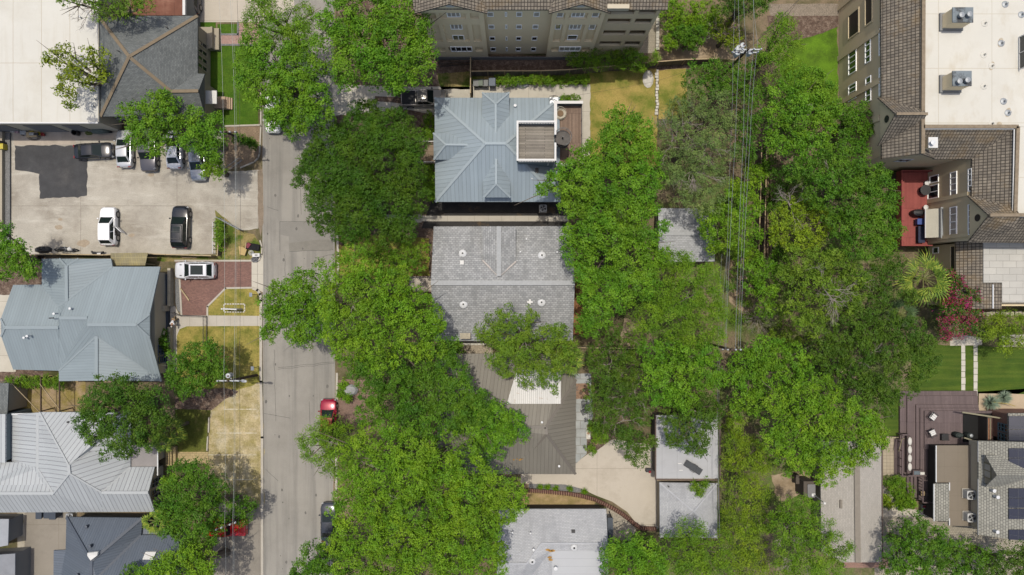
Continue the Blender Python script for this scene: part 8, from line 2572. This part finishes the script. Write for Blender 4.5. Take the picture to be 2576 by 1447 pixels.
# shrubs
T('spreading light green shrub beside the herringbone walk', 'lime', 2.2, [(1690, 35, 34), (1730, 30, 34), (1770, 40, 34), (1700, 75, 36), (1745, 75, 36), (1790, 70, 28), (1690, 105, 26), (1800, 40, 24)], cat='shrub', name='shrub', flat=.6)
T('rounded dark green bush in the rocky clearing', 'deep', 3.0, [(1730, 100, 28), (1755, 90, 24), (1715, 85, 22), (1745, 112, 18)], cat='bush', name='bush')
T('yellowing shrub with bare stems by the transformer pole', 'yellow', 3.5, [(1810, 80, 20), (1830, 100, 22), (1850, 85, 18), (1820, 60, 18), (1840, 115, 16)], cat='shrub', name='shrub', dead=((1815, 85, 3.5, 1.0, 5),), dens=.7)
T('row of feathery green shrubs at the foot of the apartment block', 'feather', 2.6, [(1440, 148, 20), (1465, 155, 22), (1490, 150, 24), (1518, 152, 22), (1545, 148, 22), (1575, 155, 24), (1600, 150, 22), (1620, 160, 20), (1585, 135, 16), (1610, 170, 14), (1650, 145, 12), (1560, 165, 16)], cat='shrubs', name='shrub', flat=.8)
T('low green hedge along the concrete beside the dry yard', 'shrub', .7, [(1255 + 18 * k, 204 + 2 * math.sin(k), 12) for k in range(13)], cat='hedge', name='hedge', flat=.8, trunk=False)
T('clipped planter hedge on the corner of the upper deck', 'shrub', 1.2, [(1412, 253, 8), (1424, 252, 9), (1437, 251, 9), (1450, 253, 8)], cat='hedge', name='hedge', trunk=False)
T('dense dark hedge behind the blue grey metal house', 'shrub', 1.4, [(30 + 15 * k, 960 + 3 * math.sin(k * 2), 15) for k in range(9)] + [(150, 970, 14)], cat='hedge', name='hedge', trunk=False, flat=.9)
T('green shrubs in the bed by the front of the blue roofed house', 'shrub', 1.2, [(1080, 300, 16), (1078, 320, 18), (1080, 340, 14), (1072, 330, 12)], cat='shrubs', name='shrub', trunk=False)
T('yellow green shrubs below the porch of the blue roofed house', 'lime', 1.3, [(1080, 432, 16), (1082, 455, 18), (1080, 480, 16), (1088, 495, 10)], cat='shrubs', name='shrub', trunk=False)
T('clipped green shrub by the south eave of the grey shingle house', 'shrub', 1.5, [(1140, 870, 18), (1155, 885, 16), (1130, 895, 16)], cat='shrub', name='shrub', trunk=False)
T('small round clipped bush at the edge of the concrete driveway', 'shrub', .8, [(1487, 1132, 13)], cat='bush', name='bush', trunk=False, flat=.9)
T('low mixed shrubs in the planting bed by the patio', 'feather', .9, [(1500, 1085, 14), (1515, 1070, 14), (1520, 1095, 14), (1500, 1105, 12), (1490, 1075, 10)], cat='shrubs', name='shrub', trunk=False)
T('bright bush beside the path to the plum entry deck', 'shrub', 1.4, [(2240, 1212, 18), (2262, 1212, 18), (2275, 1230, 20), (2250, 1235, 18), (2265, 1255, 16), (2282, 1250, 12)], cat='bush', name='bush', trunk=False)
T('low lime ground shrub below the bright bush', 'lime', .7, [(2270, 1270, 14), (2290, 1268, 12), (2255, 1262, 10)], cat='shrub', name='shrub', trunk=False)
T('yellow flowering shrub at the edge of the tan roof', 'yellow', .9, [(2226, 1262, 11), (2232, 1270, 9), (2225, 1252, 8)], cat='shrub', name='shrub', trunk=False)
T('climbing weeds on the white wire fence of the car park', 'feather', .8, [(552, 575, 9), (556, 590, 10), (552, 605, 9), (558, 620, 9), (555, 560, 8)], cat='weeds', name='weed_clump', trunk=False, dens=.8)
T('ivy on the leaning utility pole below the front lawn', 'deep', 3.5, [(600, 347, 8, 5.0), (615, 353, 9, 4.0), (628, 359, 9, 2.8), (638, 364, 9, 1.6)], cat='ivy', name='ivy_plant', trunk=False, flat=1)
T('small weed bush beside the grey boulder', 'lime', .5, [(865, 968, 9), (858, 990, 7), (875, 1000, 8)], cat='weeds', name='weed_clump', trunk=False)
T('green vine shrub beside the condominium corner', 'lime', 2.0, [(2235, 610, 14), (2230, 625, 12)], cat='shrub', name='shrub', trunk=False)
T('dark shrubs along the side of the left street house', 'deep', 1.2, [(415, 860, 10), (418, 880, 9), (416, 840, 8)], cat='shrubs', name='shrub', trunk=False)
T('ferny undergrowth beside the rocky gully', 'feather', 1.2, [(1850, 690, 18), (1870, 760, 20), (1855, 800, 18), (1840, 720, 14), (1880, 800, 14)], cat='undergrowth', name='bush', trunk=False, dens=.7)
T('young sapling shading the lower corner of the flat garage', 'feather', 3.8, [(1745, 1222, 12), (1762, 1225, 14), (1772, 1215, 10), (1760, 1238, 9)], (1760, 1211), cat='sapling', name='sapling', dens=.7)
T('pale bushes along the edge of the lane near the lower utility cable', 'yellow', 2.0, [(1840, 1050, 14), (1835, 1075, 14), (1850, 1100, 12)], cat='bushes', name='bush', trunk=False, dens=.7)
T('dark undergrowth below the yellow tree', 'deep', 2.5, [(1960, 640, 24), (1950, 480, 24), (1965, 450, 24), (1945, 520, 20), (1930, 420, 24)], cat='undergrowth', name='bush', trunk=False, flat=.8)
T('shady undergrowth between dead brush and pines', 'olive', 2.5, [(1960, 830, 24), (1990, 850, 24), (2040, 860, 26), (1940, 860, 24), (1965, 780, 20)], cat='undergrowth', name='bush', trunk=False, flat=.8, dens=.8)
# little grass clumps along the driveway
for k, (x, y) in enumerate(((1358, 1226), (1377, 1226), (1398, 1229), (1434, 1229), (1470, 1236))):
 q = at(x, y, .2)
 Q = []
 for j in range(70):
  a, l_ = random.uniform(0, 6.28), random.uniform(.35, .6)
  d = np.array((math.cos(a), math.sin(a), 0)); s = np.array((-math.sin(a), math.cos(a), 0)) * .018
  p0 = np.array((q.x, q.y, .02)); p1 = p0 + d * l_ * .5 + np.array((0, 0, .35)); p2 = p0 + d * l_ + np.array((0, 0, .2))
  Q.append((p0 - s, p0 + s, p1 + s, p1 - s)); Q.append((p1 - s, p1 + s, p2, p2))
 quads_object('grass_tuft', np.array(Q), LEAF['shrub'][0], None, label='lily grass tuft by the curved brick wall, ' + ('first', 'second', 'third', 'fourth', 'fifth')[k] + ' from the left', cat='grass tuft', group='grass tufts along the brick wall')


# dead brush
def brush(label, x, y, z, n_, ln):
 mb = MB()
 p = at(x, y, z)
 for k in range(n_):
  a = k * 6.28 / n_ + random.uniform(-.2, .2)
  bare(mb, Vector((p.x, p.y, max(.1, z - 1.5))), Vector((math.cos(a), math.sin(a), random.uniform(.35, 1.0))).normalized(), ln * random.uniform(.8, 1.2), .03, 4)
 return mb.build('dead_bush', m_deadwood, None, label, 'dead bush')


brush('bare grey dead tree crown right of the crossarm pole', 1918, 800, 3.5, 14, 1.15)
brush('tangle of brown dead brush in the right hand woods', 2065, 850, 2.5, 16, 1.15)


# palms
def palm(label, x, y, z, n_, ln, mat, base=None, trunk_r=.16):
 p = at(x, y, z)
 b = at(*base, 0) if base else Vector((p.x, p.y, 0))
 t = thing('fan_palm', label, 'palm tree', b)
 MB().tube([b, b.lerp(p, .5), p], [trunk_r * 1.3, trunk_r, trunk_r], 9).build('trunk', m_bark, t)
 Q, st = [], MB()
 for k in range(n_):
  a = k * 2.399 + random.uniform(-.3, .3)
  el = 1.05 - 1.35 * k / n_
  d = Vector((math.cos(a) * math.cos(el), math.sin(a) * math.cos(el), math.sin(el)))
  L_ = ln * random.uniform(.75, 1.15)
  hub = p + d * L_ * random.uniform(.38, .55)
  st.tube([p, p.lerp(hub, .5) + Vector((0, 0, .06)), hub], [.04, .035, .03], 5)
  side = d.cross(Vector((0, 0, 1))).normalized()
  nrm = side.cross(d).normalized()
  tw = random.uniform(-.4, .4)
  side, nrm = side * math.cos(tw) + nrm * math.sin(tw), nrm * math.cos(tw) - side * math.sin(tw)
  for j in range(11):
   f = -1.2 + 2.4 * j / 10
   u = (d * math.cos(f) + side * math.sin(f)).normalized()
   w = (side * math.cos(f) - d * math.sin(f)).normalized() * .055
   l_ = L_ * .6 * (1 - .2 * abs(f)) * random.uniform(.9, 1.08)
   m1 = hub + u * l_ * .6 + nrm * .05
   e = hub + u * l_ - Vector((0, 0, .3 * l_))
   Q.append([hub - w * .3, hub + w * .3, m1 + w, m1 - w])
   Q.append([m1 - w, m1 + w, e, e])
 st.build('stalks', plain('palm_stalk', (.22, .24, .07), .6), t)
 quads_object('fronds', np.array([[tuple(v) for v in q] for q in Q]), mat, t)
 return t


m_palm = leafmat('palm_fronds', (.135, .20, .028), .04, .5, .15)
m_palmd = leafmat('dark_palm_fronds', (.07, .115, .045), .012, .25, .2)
palm('large fan palm with arching yellow green fronds beside the magenta crape myrtle', 2322, 700, 6.0, 22, 3.1, m_palm, (2270, 702))
palm('low fan palm half hidden by the dark tree below the large palm', 2260, 790, 3.5, 16, 2.0, m_palmd)
palm('fan palm peeping out at the east side of the dense left tree', 428, 1082, 4.0, 18, 1.9, m_palm)
palm('fan palm at the south east edge of the dense left tree', 415, 1105, 3.5, 14, 1.6, m_palm)
palm('small fan palm against the corner of the slate metal roof', 392, 1310, 3.0, 16, 1.7, m_palm)
palm('fan palm rising through the olive tree over the grey roof', 1428, 905, 6.5, 12, 1.9, m_palm)


def yucca(label, x, y, r):
 q = at(x, y, .4)
 t = thing('yucca', label, 'yucca', (q.x, q.y, 0), 0, 'yuccas in the sand bed')
 Q = []
 for k in range(170):
  a = random.uniform(0, 6.28)
  el = random.uniform(.05, 1.2)
  d = np.array((math.cos(a) * math.cos(el), math.sin(a) * math.cos(el), math.sin(el)))
  s = np.array((-math.sin(a), math.cos(a), 0)) * .03
  p0 = np.array((q.x, q.y, .25))
  p1 = p0 + d * r * .55
  p2 = p0 + d * r
  Q.append((p0 - s * .6, p0 + s * .6, p1 + s, p1 - s))
  Q.append((p1 - s, p1 + s, p2, p2))
 quads_object('leaves', np.array(Q), leafmat('blue_green_yucca', (.20, .26, .19), .01, .25, .15), t)
 MB().lathe((q.x, q.y, .012), [(.12, 0), (.12, .3), (.02, .34)], 8).build('stem', m_bark, t)


yucca('larger blue green yucca in the sand bed beside the plum deck', 2494, 1013, 1.15)
yucca('smaller blue green yucca right of the larger one in the sand bed', 2527, 1000, .95)
MB().tube([at(2500, 1012, .6), at(2535, 1016, 1.0), at(2554, 1022, .9)], .035, 6).build('flower_stalk', M('yellow_stalk', (.45, .36, .08), .8, .2), None, 'fallen yellow flower stalk of the larger yucca', 'flower stalk')
print('LEAVES', NQ)
# ---------------------------------------------------------------- camera, sun and sky
cd = bpy.data.cameras.new('camera')
cd.sensor_width = 36.0
cd.lens = 24.0
cd.clip_start, cd.clip_end = .5, 2000
cam = bpy.data.objects.new('camera', cd)
COL.objects.link(cam)
cam.location = (0, 0, HT)
cam.rotation_euler = (0, 0, 0)
S.camera = cam
# shadows fall .05 m to the right and .17 m down the picture for every metre of height
to_sun = Vector((-.06, .17, 1.0)).normalized()
sd = bpy.data.lights.new('sun', 'SUN')
sd.energy = 3.1
sd.angle = R(.53)
sd.color = (1.0, .94, .83)
so = bpy.data.objects.new('sun', sd)
COL.objects.link(so)
so.location = to_sun * 60
so.rotation_euler = to_sun.to_track_quat('Z', 'Y').to_euler()
w = bpy.data.worlds.new('World')
S.world = w
w.use_nodes = True
nt = w.node_tree
sk = nt.nodes.new('ShaderNodeTexSky')
sk.sky_type = 'NISHITA'
sk.sun_disc = False
sk.dust_density = 3.5
sk.ozone_density = .6
sk.sun_elevation = math.asin(to_sun.z)
sk.sun_rotation = math.atan2(to_sun.x, to_sun.y)
bg = nt.nodes['Background']
nt.links.new(sk.outputs[0], bg.inputs[0])
bg.inputs[1].default_value = .15
vs_ = S.view_settings
vs_.view_transform = 'Standard'
vs_.look = 'None'
vs_.exposure = .30
vs_.gamma = 1.0
S.cycles.max_bounces = 6
S.cycles.transparent_max_bounces = 4
